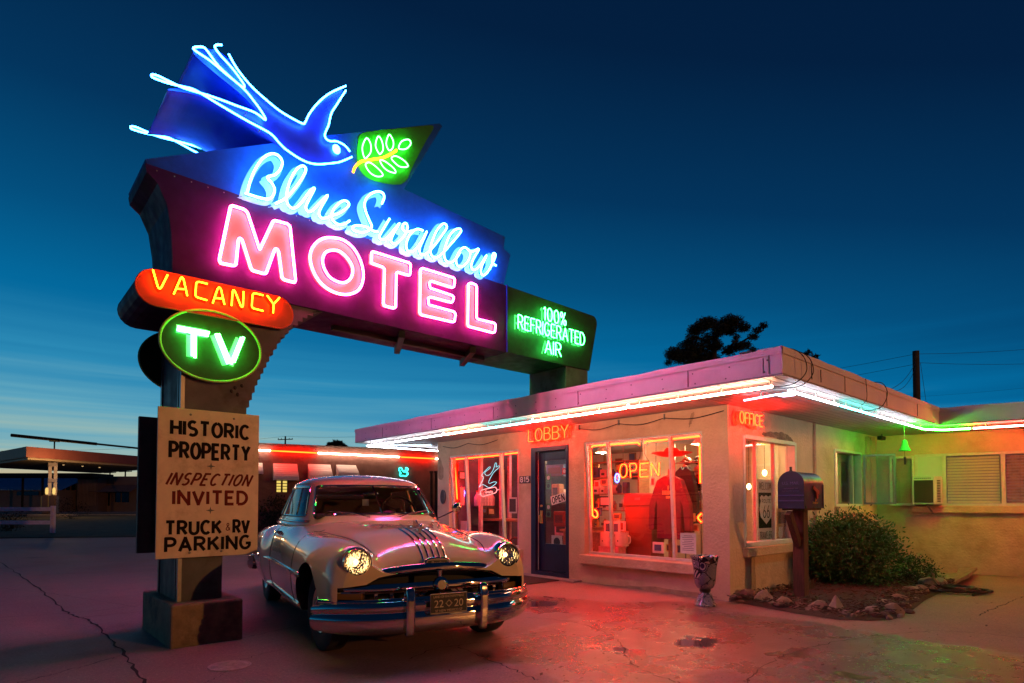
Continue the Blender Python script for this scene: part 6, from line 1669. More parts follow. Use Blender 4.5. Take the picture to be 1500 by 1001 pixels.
# wipers, mirror, cabin
for s in (-1, 1):
    a = gp(.45*s, .75)+Vector((0,-.03,.01)); b = gp(1.75*s, 1.12)+Vector((0,-.035,.012))
    ctube('wiper', [a, a.lerp(b, .4)+Vector((0,-.012,.015)), b], .006, MT['chrome'])
a = gp(3.0, .7); 
k = M(); k.tube(cr([a, a+Vector((.10,-.05,.05)), a+Vector((.20,-.07,.10))], 4), .008, 7); k.build('mirror_arm', MT['chrome'], car, smooth=True)
k = M(); k.ell(a+Vector((.22,-.07,.13)), (.06,.035,.06), 16); k.build('mirror', MT['chrome'], car, smooth=True)
k = M(); k.box(-.66,.66,2.02-A0,2.25-A0,1.08,1.14); k.build('dashboard', MT['carinside'], car, bevel=.03)
sc_ = Vector((.36, 2.42-A0, 1.16)); tilt = math.radians(35)
k = M(); k.tube([sc_+Vector((.20*math.cos(a), .20*math.sin(a)*math.sin(tilt), .20*math.sin(a)*math.cos(tilt))) for a in np.linspace(0, 2*PI, 33)[:-1]], .012, 8, True)
for a in (PI/2*3, PI/6, PI*5/6): k.tube([sc_, sc_+Vector((.20*math.cos(a), .20*math.sin(a)*math.sin(tilt), .20*math.sin(a)*math.cos(tilt)))], .008, 6)
k.ell(sc_, (.04,.03,.04), 10); k.build('steering_wheel', MT['mugwhite'] if False else MT['seat'], car, smooth=True)
for (u0, z1) in ((2.85, 1.30), (3.7, 1.26)):
    k = M(); k.prism([(u0-A0-.1,.95),(u0-A0+.02,z1),(u0-A0+.12,z1),(u0-A0+.16,.95)], lambda a, b, d: (d, a, b), -.60, .60); k.build('seat', MT['seat'], car, bevel=.04, seg=3)
k = M(); k.ell(gp(0, 2.0)+Vector((0,.10,-.06)), (.09,.012,.03), 12); k.build('rear_view_mirror', MT['chrome'], car, smooth=True)
k = M(); k.box(-.13,-.06,2.20-A0,2.205-A0,1.22,1.29); k.build('window_sticker', MT['paper'], car)

# short nose and forward-set cabin: settle every panel along the car's length
def settle(o):
    for ch in o.children:
        if ch.type == 'MESH':
            me = ch.data; n = len(me.vertices); a = np.empty(n*3); me.vertices.foreach_get('co', a); a = a.reshape(-1, 3)
            a[:, 1] = np.interp(a[:, 1], [-1.2,-1.05,-.70,0,.95,1.5,2.2,3.0,5.0], [-.98,-.855,-.57,0,.82,1.37,2.12,3.0,5.0])
            me.vertices.foreach_set('co', a.ravel()); me.update()
        if not ch.name.startswith('wheel'): settle(ch)
settle(car)
# ------------------------------------------------------------------ mailbox
pm = fz(1174, 882); pm = Vector((pm.x, pm.y, 0))
t = thing('mailbox', 'navy barrel topped mailbox on a weathered wooden post in the planting bed', 'mailbox', pm)
k = M(); k.box(pm.x-.07, pm.x+.07, pm.y-.07, pm.y+.07, -.05, 1.16); k.build('post', MT['wood_dark'], t, bevel=.008)
k = M(); k.bar(pm+Vector((-.07,0,.72)), pm+Vector((-.34,0,1.13)), .09, .07, up=(0,1,0)); k.build('brace', MT['wood_dark'], t, bevel=.005)
bw, bh = .20, .45; bx0, bx1 = pm.x-.36, pm.x+.22; by0, by1 = pm.y-bw, pm.y+bw*.55; bz = 1.185
cyb = (by0+by1)/2; hwid = (by1-by0)/2; zsh = bz+bh-hwid
prof = [(by0,bz),(by1,bz)]+[(cyb+hwid*math.cos(math.radians(a)), zsh+hwid*math.sin(math.radians(a))) for a in range(0, 181, 12)]
k = M(); k.prism(prof, mX, bx0+.02, bx1); k.build('box', MT['mailblue'], t, smooth=True, angle=30)
pr2_ = [(cyb+(a-cyb)*1.03, bz+.2+(b-bz-.2)*1.03) for a, b in prof]
k = M(); k.prism(pr2_, mX, bx0-.012, bx0+.018); dorr = k.build('door', MT['mailblue'], t, bevel=.005)
k = M(); k.box(bx0-.022, bx0-.0125, by0, by1, bz+.15, bz+.165); k.box(bx0-.022, bx0-.0125, by0, by1, bz+.085, bz+.10); k.build('raised_band', mat('mailbox_edge', (.05,.04,.16), .3), dorr)
k = M(); k.lathe([(.02,0),(.012,.02),(.016,.05),(.0,.055)], (bx0, cyb, bz+bh+.006), 10); k.build('latch_knob', MT['cable'], dorr, smooth=True)
MT['mailtxt'] = mat('mailbox_emboss', (.06,.045,.17), .3)
textobj('U.S. MAIL', .052, MT['mailtxt'], dorr, (bx0-.0125, cyb, bz+.29), (0,-1,0), (0,0,1), 'embossed_word')
textobj('APPROVED BY THE', .02, MT['mailtxt'], dorr, (bx0-.0125, cyb, bz+.235), (0,-1,0), (0,0,1), 'embossed_line')
textobj('POSTMASTER GENERAL', .02, MT['mailtxt'], dorr, (bx0-.0125, cyb, bz+.205), (0,-1,0), (0,0,1), 'embossed_line')
k = M(); k.box(bx0+.03, bx1+.004, by0-.006, by0-.001, bz, bz+.03); k.box(bx1-.03, bx1+.006, by0-.005, by0-.001, bz+.03, zsh); k.build('edge_strip', MT['mailblue'], t)
k = M(); k.bar((pm.x-.13, by0-.012, bz+.26), (pm.x+.05, by0-.012, bz+.19), .01, .045, up=(0,0,1)); k.bar((pm.x-.02, by0-.013, bz+.20), (pm.x+.0, by0-.013, bz+.12), .01, .05, up=(1,0,0)); k.build('signal_flag', MT['redflag'], t)
textobj('Swallow', .05, MT['gold'], t, ((bx0+bx1)/2+.02, by0-.0075, bz+.055), (1,0,0), (0,0,1), 'side_script')
k = M(); 
k.prism([(bx0+.30,bz+.10),(bx0+.335,bz+.135),(bx0+.32,bz+.10),(bx0+.36,bz+.11),(bx0+.33,bz+.085)], mS, by0-.008, by0-.0065); k.build('side_bird', MT['gold'], t)
k = M(); k.box(bx0+.05, bx1-.02, by0+.02, by1-.02, bz-.025, bz-.001); k.build('base_board', MT['wood_dark'], t)
# ------------------------------------------------------------------ patterned urn by the corner
m = bpy.data.materials.new('talavera_glaze'); m.use_nodes = True; nt = m.node_tree; L = nt.links; b = nt.nodes['Principled BSDF']; b.inputs['Roughness'].default_value = .2; b.inputs['Coat Weight'].default_value = .6
tc = nd(nt, 'ShaderNodeTexCoord')
mpg = nd(nt, 'ShaderNodeMapping'); mpg.inputs['Rotation'].default_value = (.5,.4,.7); L.new(tc.outputs['Object'], mpg.inputs['Vector'])
v1 = nd(nt, 'ShaderNodeTexVoronoi'); v1.inputs['Scale'].default_value = 8; v1.feature = 'F1'; L.new(mpg.outputs[0], v1.inputs['Vector'])
w1_ = nd(nt, 'ShaderNodeMath', operation='SINE'); mm = nd(nt, 'ShaderNodeMath', operation='MULTIPLY'); mm.inputs[1].default_value = 48; L.new(v1.outputs['Distance'], mm.inputs[0]); L.new(mm.outputs[0], w1_.inputs[0])
v2 = nd(nt, 'ShaderNodeTexVoronoi'); v2.inputs['Scale'].default_value = 8; v2.feature = 'DISTANCE_TO_EDGE'; L.new(mpg.outputs[0], v2.inputs['Vector'])
r1 = nd(nt, 'ShaderNodeValToRGB'); r1.color_ramp.interpolation = 'CONSTANT'; r1.color_ramp.elements[0].color = (.012,.012,.06,1); r1.color_ramp.elements[1].position = .55; r1.color_ramp.elements[1].color = (.42,.36,.38,1)
mr_ = nd(nt, 'ShaderNodeMapRange'); mr_.inputs['From Min'].default_value = -1; L.new(w1_.outputs[0], mr_.inputs['Value']); L.new(mr_.outputs[0], r1.inputs['Fac'])
r2 = nd(nt, 'ShaderNodeValToRGB'); r2.color_ramp.interpolation = 'CONSTANT'; r2.color_ramp.elements[0].color = (.01,.01,.03,1); r2.color_ramp.elements[1].position = .035; r2.color_ramp.elements[1].color = (1,1,1,1); L.new(v2.outputs['Distance'], r2.inputs['Fac'])
wv = nd(nt, 'ShaderNodeTexWave'); wv.bands_direction = 'DIAGONAL'; wv.inputs['Scale'].default_value = 9; L.new(tc.outputs['Object'], wv.inputs['Vector'])
r3 = nd(nt, 'ShaderNodeValToRGB'); r3.color_ramp.interpolation = 'CONSTANT'; r3.color_ramp.elements[0].color = (.01,.01,.045,1); r3.color_ramp.elements[1].position = .6; r3.color_ramp.elements[1].color = (.50,.40,.36,1); L.new(wv.outputs['Fac'], r3.inputs['Fac'])
sc3 = nd(nt, 'ShaderNodeSeparateColor'); L.new(v1.outputs['Color'], sc3.inputs[0]); gt = nd(nt, 'ShaderNodeMath', operation='GREATER_THAN'); gt.inputs[1].default_value = .52; L.new(sc3.outputs[0], gt.inputs[0])
mx0 = nd(nt, 'ShaderNodeMix', data_type='RGBA'); L.new(gt.outputs[0], mx0.inputs['Factor']); L.new(r1.outputs[0], mx0.inputs[6]); L.new(r3.outputs[0], mx0.inputs[7])
mx = nd(nt, 'ShaderNodeMix', data_type='RGBA', blend_type='MULTIPLY'); mx.inputs['Factor'].default_value = 1; L.new(mx0.outputs[2], mx.inputs[6]); L.new(r2.outputs[0], mx.inputs[7]); L.new(mx.outputs[2], b.inputs['Base Color'])
uc = fz(1033, 887)
t = thing('planter_urn', 'glazed blue and white patterned pedestal urn at the foot of the office corner', 'urn', uc)
sc = (zat(817, (uc-CAM).dot(Rz @ Vector((0,1,0)))))/.62*1.04
k = M(); k.lathe([(r*sc, z*sc) for r, z in [(.0,0),(.135,0),(.14,.02),(.12,.045),(.095,.09),(.085,.13),(.075,.15),(.06,.165)]], uc, 40, cap=False); k.build('foot', m, t, smooth=True)
k = M(); k.lathe([(r*sc, z*sc) for r, z in [(.06,.165),(.07,.18),(.07,.20),(.06,.205)]], uc, 40, cap=False); k.build('collar', MT['plate'], t, smooth=True)
k = M(); k.lathe([(r*sc, z*sc) for r, z in [(.06,.205),(.10,.225),(.125,.28),(.135,.38),(.142,.48),(.165,.59),(.185,.62),(.175,.622),(.15,.585),(.125,.48),(.115,.3),(0,.27)]], uc, 40, cap=False); k.build('bowl', m, t, smooth=True)
# ------------------------------------------------------------------ planting bed
bedpx = [(1066,882),(1095,886),(1130,893),(1175,901),(1225,908),(1275,910),(1312,907),(1335,896),(1355,880),(1380,868),(1402,858)]
front = [fz(*p) for p in bedpx]
back = [(5.5,-.02),(4.5,-.02),(3,-.02),(1.5,-.02),(.4,-.02),(.02,-.02)]
ring_ = [(p.x, p.y) for p in front]+back
cxb = sum(p[0] for p in ring_)/len(ring_); cyb_ = sum(p[1] for p in ring_)/len(ring_)
k = M(); NR = 10; vs = []
dens = []
for (a, b_), (c, d_) in zip(ring_, ring_[1:]+ring_[:1]):
    for i in range(6): dens.append((a+(c-a)*i/6, b_+(d_-b_)*i/6))
for i in range(NR+1):
    f = i/NR
    for a, b_ in dens:
        x, y = cxb+(a-cxb)*f, cyb_+(b_-cyb_)*f
        vs.append((x, y, .005+.085*(1-f**3)+.03*noise.noise(Vector((x*5, y*5, 0)))*(1-f)))
n = len(dens)
k.add(vs, [(i*n+j, i*n+(j+1) % n, (i+1)*n+(j+1) % n, (i+1)*n+j) for i in range(NR) for j in range(n)])
stuff(k.build('mulch_bed', MT['mulch'], smooth=True), 'dark bark mulch bed inside the ring of stones', 'mulch')
rr = random.Random(5); k = M()
def inpoly(x, y, P):
    r = False
    for i in range(len(P)):
        (x1, y1), (x2, y2) = P[i], P[(i+1) % len(P)]
        if (y1 > y) != (y2 > y) and x < (x2-x1)*(y-y1)/(y2-y1)+x1: r = not r
    return r
xs_ = [p[0] for p in ring_]; ys_ = [p[1] for p in ring_]; cnt = 0
while cnt < 2600:
    x, y = rr.uniform(min(xs_), max(xs_)), rr.uniform(min(ys_), max(ys_))
    if not inpoly(x, y, ring_): continue
    cnt += 1; a = rr.uniform(0, PI); l_ = rr.uniform(.012,.035); w = l_*rr.uniform(.2,.45)
    ax = Vector((math.cos(a), math.sin(a), rr.uniform(-.4,.4)))*l_; ay = Vector((-math.sin(a), math.cos(a), rr.uniform(-.3,.3)))*w
    k.obox((x, y, .075+rr.uniform(-.02,.02)), ax, ay, (0,0,.004))
stuff(k.build('bark_chips', MT['chip']), 'scattered bark chips over the planting bed', 'mulch')
# stones round the bed
def rock(px, py, wpx, hf, m, lab, seed, flat=1.0, point=0):
    c = fz(px, py); Y = (c-CAM).dot(Rz @ Vector((0,1,0))); r = wpx/F*Y/2*1.2
    rr = random.Random(seed); bm = bmesh.new(); bmesh.ops.create_icosphere(bm, subdivisions=3, radius=1)
    off = Vector((seed*3.1, seed*1.7, seed*.9)); planes = [(Vector((rr.gauss(0,1), rr.gauss(0,1), rr.gauss(0,.8))).normalized(), rr.uniform(.62,.86)) for _ in range(11)]
    for v in bm.verts:
        p = v.co.copy()
        for nn, d in planes:
            e = p.dot(nn)-d
            if e > 0: p -= nn*e
        p *= 1+.10*noise.noise(p*2.1+off)+.03*noise.noise(p*7+off)
        if point: k_ = max(0, p.z); p.x *= 1-.65*k_; p.y *= 1-.65*k_
        v.co = p
    rz_ = rr.uniform(0, PI); R_ = Matrix.Rotation(rz_, 3, 'Z')
    me = bpy.data.meshes.new('bed_rock')
    for v in bm.verts:
        p = v.co; p = Vector((p.x*r*1.05, p.y*r*rr.uniform(.74,.76), p.z*r*hf)); p = R_ @ p if not flat else p
        v.co = (RIGHT*p.x+Vector((FWD.x,FWD.y,0)).normalized()*p.y)+Vector((0,0,p.z+r*hf*.55))
    bm.to_mesh(me); bm.free(); me.materials.append(m)
    me.polygons.foreach_set('use_smooth', [True]*len(me.polygons)); me.set_sharp_from_angle(angle=math.radians(22))
    o = bpy.data.objects.new('bed_rock', me); C.objects.link(o); o.location = (c.x, c.y, -.01)
    tag(o, lab, 'rock', 'stones edging the planting bed'); return o
RK = [(1078,881,16,.7,'rock_c','small brown stone against the office corner'),(1095,880,26,.75,'rock_c','round brown stone nearest the urn'),(1119,884,25,.95,'rock_b','pale wedge shaped stone second from the urn',1),(1145,891,26,.75,'rock_a','squarish pink and grey stone left of the mailbox post'),(1170,892,18,.7,'rock_c','small dark stone right under the mailbox post'),
      (1198,897,32,.62,'rock_a','broad brownish pink stone right of the mailbox post'),(1224,899,23,1.3,'rock_b','tall pointed pale stone, sharpest of the ring',1),(1241,903,18,.7,'rock_b','small pale stone touching the tall pointed one'),(1260,904,20,.65,'rock_a','low rounded stone right of the pointed one'),(1277,901,20,.8,'rock_b','rounded pale stone in the middle front of the bed'),
      (1294,905,16,.7,'rock_c','little brown stone at the right front of the bed'),(1309,901,25,.8,'rock_a','large pink stone at the right front corner of the bed'),(1297,889,32,.4,'rock_a','long flat stone lying inside the front row'),(1318,883,26,.6,'rock_a','flat pink stone stacked behind the right front corner'),(1325,892,20,.6,'rock_c','brown stone wedged at the right bend of the bed'),
      (1336,871,24,.65,'rock_b','tan stone on the right side of the bed, below the low shrub'),(1349,869,18,.8,'rock_a','upright pink stone behind the tan one'),(1360,863,24,.9,'rock_b','pale block of stone in front of the coiled hose'),(1379,862,20,.9,'rock_b','pale stone beside the coiled hose'),(1330,880,16,.6,'rock_c','dark small stone on the right side of the bed'),(1186,893,12,.7,'rock_c','pebble sized stone beside the post foot')]
SM = [(1086,884),(1108,884),(1132,888),(1158,893),(1182,896),(1213,902),(1233,905),(1250,906),(1268,905),(1286,906),(1303,908),(1320,904),(1332,898),(1328,889),(1341,879),(1354,874),(1368,868),(1374,860),(1310,893),(1290,895)]
rr = random.Random(31)
cols3 = ['rock_c','rock_a','rock_b']
for i, (px, py) in enumerate(SM): RK.append((px, py+rr.uniform(-1,1), rr.uniform(9,14), rr.uniform(.6,.9), cols3[i % 3], 'SMALL'))
SMLAB = 'little filler stone wedged between the larger stones edging the bed'
RK = [r if r[5] != 'SMALL' else r[:5]+(SMLAB,) for r in RK]
for i, r_ in enumerate(RK): rock(r_[0], r_[1], r_[2], r_[3], MT[r_[4]], r_[5], i+1, point=len(r_) > 6)
# flat flagstones and debris by the wing wall
for i, (pts, lab) in enumerate(((((1374,849),(1400,843),(1420,847),(1406,855),(1384,856)), 'flat tan flagstone tipped against the wing wall'), (((1404,846),(1432,842),(1420,856),(1398,858)), 'smaller flagstone leaning on the larger one'))):
    P = [fz(*p) for p in pts]; k = M(); k.prism([(p.x, p.y) for p in P], lambda a, b, d: (a, b, d+.10*noise.noise(Vector((a*2,b*2,i)))+.03), 0+.03*i, .05+.03*i); tag(k.build('flagstone', MT['rock_a'], bevel=.01), lab, 'flagstone')
# coiled black hose
rr = random.Random(9); c = fz(1402, 868); P = []
for i in range(90):
    a = i*.30; r = .22+.08*math.sin(i*.37)
    P.append(c+Vector((FWD.x,FWD.y,0)).normalized()*(r*.9*math.sin(a)+rr.uniform(-.02,.02))+RIGHT*(r*1.5*math.cos(a))+Vector((0,0,.02+.035*(i/90)+rr.uniform(0,.01))))
P += [fz(1440,868)+Vector((0,0,.02)), fz(1425,874)+Vector((0,0,.02))]
Q = [fz(1352,846)+Vector((0,0,.12)), fz(1366,856)+Vector((0,0,.22)), fz(1374,868)+Vector((0,0,.10))]
k = M(); k.tube(cr(Q+P, 3), .016, 7); tag(k.build('garden_hose', MT['hose'], smooth=True, recalc=False), 'black garden hose coiled on the ground by the stones', 'hose')
# ------------------------------------------------------------------ shrubs
def leafy(name, lab, c, rad, nclump, per, ls, m, seed, twigs=14, cr_=.2, group=None, low=0.0):
    rr = random.Random(seed); t = thing(name, lab, 'shrub', c, group=group); c = Vector(c); k = M(); tw = M()
    for i in range(nclump):
        while True:
            p = Vector((rr.uniform(-1,1), rr.uniform(-1,1), rr.uniform(-1 if low == 0 else low,1)))
            if .25 < p.length < 1: break
        if rr.random() < .75: p = p.normalized()*rr.uniform(.74, 1.04)
        p = Vector((p.x*rad[0], p.y*rad[1], p.z*rad[2])); p *= 1+.42*noise.noise(p*2.6+Vector((seed,0,0)))+(.16 if rr.random() < .08 else 0)
        q = c+Vector((0,0,rad[2]*.95))+p
        if q.z < .05: q.z = .05+rr.uniform(0,.1)
        d = (q-(c+Vector((0,0,.1)))).normalized()
        if i % 5 == 0: tw.tube(cr([c+Vector((rr.uniform(-.1,.1), rr.uniform(-.1,.1), .02)), c.lerp(q, .55)+Vector((rr.uniform(-.06,.06),rr.uniform(-.06,.06),0)), q], 3), [.010,.009,.008,.006,.005,.004,.003], 5)
        for j in range(per):
            o = q+Vector((rr.gauss(0,1), rr.gauss(0,1), rr.gauss(0,1)))*cr_*.5
            a = (d*.7+Vector((rr.gauss(0,.6), rr.gauss(0,.6), rr.gauss(0,.6)))).normalized(); b = a.orthogonal().normalized(); b = (b*math.cos(rr.uniform(0,6))+a.cross(b)*math.sin(rr.uniform(0,6))); b = (b-a*b.dot(a)).normalized()
            l_ = ls*rr.uniform(.6,1.3); w = l_*.42; nn = a.cross(b)
            k.add([o, o+a*l_*.45+b*w*.5+nn*w*.1, o+a*l_, o+a*l_*.45-b*w*.5+nn*w*.1], [(0,1,2,3)])
    k.build('foliage', m, t, recalc=False); tw.build('stems', MT['twig'], t, smooth=True, recalc=False); return t
bc = fz(1252, 862); bc = Vector((bc.x+.1, bc.y+.1, .06))
leafy('shrub', 'big rounded olive green shrub in the planting bed behind the mailbox', (bc.x, bc.y, .06), (.75,.60,.50), 520, 34, .052, MT['leaf'], 3, cr_=.17)
b2 = fz(1338, 855); leafy('low_shrub', 'low bright green shrub at the right end of the planting bed', (b2.x, b2.y, .03), (.36,.28,.19), 110, 26, .04, MT['leaf2'], 4, cr_=.10)
def tuft(px, py, n, h, lab, seed):
    rr = random.Random(seed); c = fz(px, py); k = M()
    for i in range(n):
        a = rr.uniform(0, 2*PI); l_ = rr.uniform(.4,1)*h; s_ = rr.uniform(.1,.6); d = Vector((math.cos(a)*s_, math.sin(a)*s_, 1)).normalized()
        p = c+Vector((rr.uniform(-.05,.05), rr.uniform(-.05,.05), .05)); m_ = p+d*l_*.6; e = p+d*l_+Vector((math.cos(a),math.sin(a),-.3))*l_*.2; w = Vector((-math.sin(a),math.cos(a),0))*.0025
        k.add([p-w,p+w,m_+w*.8,m_-w*.8,e], [(0,1,2,3),(3,2,4)])
    tag(k.build('grass_tuft', MT['drygrass'], recalc=False), lab, 'grass tuft')
tuft(1186, 872, 150, .26, 'tuft of dry grass right behind the mailbox post', 1); tuft(1162, 870, 70, .16, 'thin tuft of dry grass left of the mailbox post', 2)
# fallen leaves and grit on the concrete
rr = random.Random(21); k = M()
for i in range(900):
    px, py = rr.uniform(640, 1480), 880+120*rr.random()**1.3
    p = fz(px, py); a = rr.uniform(0, 6.3); l_ = rr.uniform(.003,.011) if rr.random() < .93 else rr.uniform(.015,.03)
    if inpoly(p.x, p.y, ring_) or p.x > -.05 and p.y > -.05: continue
    u_ = Vector((math.cos(a), math.sin(a), rr.uniform(0,.3)))*l_; v_ = Vector((-math.sin(a), math.cos(a), rr.uniform(0,.3)))*l_*.5
    k.add([p-u_+Vector((0,0,.006)), p+v_+Vector((0,0,.006)), p+u_+Vector((0,0,.006)), p-v_+Vector((0,0,.006))], [(0,1,2,3)])
stuff(k.build('leaf_litter', MT['chip'], recalc=False), 'scattered leaf litter and grit on the wet concrete', 'leaf litter')
# manhole
c = fz(336, 976); k = M(); k.lathe([(.0,.009),(.125,.009),(.13,.006),(.137,.006),(.15,.009),(.155,.004)], c, 32, cap=False)
for i in range(-3, 4): k.box(c.x-.09, c.x+.09, c.y+i*.03-.005, c.y+i*.03+.005, .0095, .0115)
tag(k.build('manhole_cover', MT['iron'], smooth=True), 'small round iron cover set in the concrete near the sign footing', 'manhole cover')
# ------------------------------------------------------------------ motel rooms across the court
e0, e1 = at(290, 24.5), at(700, 30.0)
ed = (e1-e0); ed.z = 0; Le = ed.length; ed.normalize(); en = Vector((ed.y, -ed.x, 0))
if en.dot(CAM-e0) < 0: en = -en
def mE(a, b, d): p = e0+ed*a-en*d; return (p.x, p.y, b)
def he(px, py, out=0.0):
    p = hit(px, py, e0+en*out, en); return ((p-e0).dot(ed), p.z)
zr0, zr1 = he(400, 654)[1], he(640, 661)[1]; ZR = (zr0+zr1)/2
rw = thing('motel_rooms', 'long dark brown stucco motel block with awnings and a neon eave line behind the car', 'building', e0)
wx0, wx1 = he(404, 710)[0], he(422, 710)[0]; wz0, wz1 = he(413, 721)[1], he(413, 700)[1]
wx2, wx3 = he(456, 710)[0], he(474, 710)[0]
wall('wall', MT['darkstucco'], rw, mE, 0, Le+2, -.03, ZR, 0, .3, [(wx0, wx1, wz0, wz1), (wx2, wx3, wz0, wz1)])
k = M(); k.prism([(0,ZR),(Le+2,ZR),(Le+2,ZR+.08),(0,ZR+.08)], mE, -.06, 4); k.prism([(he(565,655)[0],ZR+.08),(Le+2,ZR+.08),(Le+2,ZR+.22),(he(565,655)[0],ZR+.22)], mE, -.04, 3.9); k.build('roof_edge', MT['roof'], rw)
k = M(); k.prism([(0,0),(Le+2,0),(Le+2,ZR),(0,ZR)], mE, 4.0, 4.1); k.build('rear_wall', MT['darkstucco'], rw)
for a, b in ((wx0, wx1), (wx2, wx3)):
    k = M(); k.prism([(a,wz0),(b,wz0),(b,wz1),(a,wz1)], mE, .12, .14); o = k.build('window', NE['litwin'], rw)
    k = M()
    for f in (0, .5, 1): x = a+(b-a)*f; k.prism([(x-.035,wz0),(x+.035,wz0),(x+.035,wz1),(x-.035,wz1)], mE, .02, .118)
    for i in range(1, 5): z = wz0+(wz1-wz0)*i/5; k.prism([(a,z-.015),(b,z-.015),(b,z+.015),(a,z+.015)], mE, .04, .10)
    k.build('glazing_bar', MT['wood_dark'], o)
NZ = he(500, 664)[1]
for i, (p0, p1, m) in enumerate(((300, 396, 'far_warm'), (397, 464, 'far_red'), (466, 585, 'far_warm'), (587, 636, 'far_red'), (638, 690, 'far_warm'))):
    a = he(p0, 662, .14)[0]; b = he(p1, 668, .14)[0]
    k = M(); k.tube([mE(a, he(p0, 659.5+(p0-377)*.049, .14)[1], -.14), mE(b, he(p1, 659.5+(p1-377)*.049, .14)[1], -.14)], .03, 8); k.build('neon_tube', NE[m], rw, smooth=True, recalc=False)
for i, (x0, x1, y0_, y1_) in enumerate(((371,384,678,691),(400,435,679,700),(451,484,680,700),(492,521,681,693))):
    a, b = he(x0, y0_)[0], he(x1, y0_)[0]; zt, zb = he(x0, y0_)[1], he(x0, y1_)[1]-.12
    G_ = [[mE(a+(b-a)*u_/6, zt+(zb-zt)*(v/8)**.8, -.02-.85*(1-(1-v/8)**1.6)) for v in range(9)] for u_ in range(7)]
    k = M(); k.grid(G_)
    for u_ in (0, 6):      # side cheeks
        k.add([G_[u_][v] for v in range(9)]+[mE(a+(b-a)*u_/6, zb, -.02)], [tuple(range(10))])
    o = k.build('awning', MT['awning'], rw, smooth=True, angle=30)
    k = M()
    for v in range(1, 9): k.tube([Vector(G_[u_][v])+en*.006 for u_ in range(7)], .010, 5)
    k.build('seam', MT['fencew'], o)
q = [(1110,290),(1125,285),(1135,305),(1150,320),(1162,300),(1160,285),(1172,290),(1178,300),(1160,320),(1180,330),(1160,352),(1140,345),(1120,350),(1112,335),(1125,330),(1112,310)]
q = [he(370+x*.19333, 630+y*.19333, .16) for x, y in q]
t = thing('bird_sign', 'small turquoise neon bird on the dark brown wall behind the car', 'neon sign', mE(q[0][0], q[0][1], -.16))
k = M(); k.tube(rnd_corner([Vector(mE(a, b, -.16)) for a, b in q], .04), .022, 7, True); k.build('neon_tube', NE['turq'], t, smooth=True, recalc=False)
k = M(); k.prism([(a, b) for a, b in q], mE, -.06, -.02); k.build('back_plate', MT['sign_green'], t)
sh_ = at(403, 25.6); leafy('dark_shrub', 'dark shrub growing against the brown motel block', (sh_.x, sh_.y, 0), (.55,.5,.75), 90, 14, .12, MT['scrub'], 8, cr_=.3)
# gap between the buildings: carport posts behind the car
for i, px in enumerate((632, 639)):
    p = at(px, 27.2); k = M(); k.lathe([(.09,0),(.08,.1),(.06,.12),(.06,2.6),(.09,2.62),(.09,2.7)], p, 12); tag(k.build('carport_post', MT['pole'], smooth=True), ('thin dark post at the left of the gap behind the car roof', 'thin dark post nearest the office wall behind the car roof')[i], 'post')
# ------------------------------------------------------------------ petrol station across the road
Yg = 55
cn = thing('station_canopy', 'flat red edged petrol station canopy on paired posts across the road', 'canopy', at(76, Yg))
zt, zb = zat(653.5, Yg), zat(673, Yg)
A_ = at(37, 50.5); Bq = at(240, Yg+9); Cq = at(-40, Yg+6.5); Dq = Cq+(Bq-A_)
poly = [(A_.x,A_.y),(Bq.x,Bq.y),(Dq.x,Dq.y),(Cq.x,Cq.y)]
za, zb_ = zat(654, 50.5), zat(671, 50.5)
k = M(); k.prism(poly, lambda a, b, d: (a, b, d), zb_+.08, za); k.build('roof', MT['canopy'], cn)
ctr = (A_+Bq+Cq+Dq)/4
k = M(); k.prism([(ctr.x+(a-ctr.x)*.97, ctr.y+(b-ctr.y)*.97) for a, b in poly], lambda a, b, d: (a, b, d), zb_-.10, zb_+.077); k.build('ceiling', MT['canopyw'], cn)
k = M()
for px in (72.5, 80.5): p = at(px, Yg); k.box(p.x-.13, p.x+.13, p.y-.13, p.y+.13, 0, zb_)
k.build('post', MT['fencew'], cn)
for z in (zat(681,Yg), zat(704,Yg)):
    k = M(); a, b = at(71, Yg-.2), at(82, Yg-.2); k.bar(Vector((a.x,a.y,z)), Vector((b.x,b.y,z)), .2, .3); k.build('name_board', MT['fencew'], cn)
k = M(); q_ = at(78, Yg+1); k.tube([(q_.x,q_.y,za),(q_.x,q_.y,za+1.0)], .06, 6); k.tube([(q_.x-.4,q_.y,za+1.0),(q_.x+.4,q_.y,za+1.0)], .06, 6); k.build('roof_vent', MT['pole'], cn)
sb = thing('sign_boom', 'long thin dark boom slanting across the sky above the station canopy', 'boom', at(14, 46))
p0 = at(14, 46, zat(637.5, 46)); p1 = at(262, 58, zat(663, 58)); pm_ = p0.lerp(p1, .45)
k = M(); k.tube([p0, pm_], .13, 8); k.build('boom_arm', MT['pole'], sb, smooth=True)
k = M(); k.tube([pm_, p1], .085, 8); k.tube([p1, (p1.x,p1.y,0)], .10, 8); k.build('boom_mast', MT['pole'], sb, smooth=True)
for i, (px, lab) in enumerate(((92, 'small round lamp under the station canopy, nearest the pumps'), (120, 'small round lamp under the middle of the station canopy'), (145, 'small round lamp under the station canopy, nearest the sign'))):
    p = at(px, Yg+1+2*i, zb_-.22); t = thing('canopy_lamp', lab, 'lamp', p)
    k = M(); k.lathe([(.05,.12),(.16,.06),(.18,0),(.17,0)], p, 12, cap=False); k.build('lamp_shade', MT['pole'], t)
    k = M(); k.ell(p, (.09,.09,.07), 10); k.build('bulb', NE['canbulb'], t)
l = bpy.data.lights.new('canopy_lamp_light', 'POINT'); l.energy = 420; l.color = (1,.55,.2); l.shadow_soft_size = .2
o = bpy.data.objects.new('canopy_lamp_light', l); C.objects.link(o); o.location = at(92, Yg-4, zb_-.6)
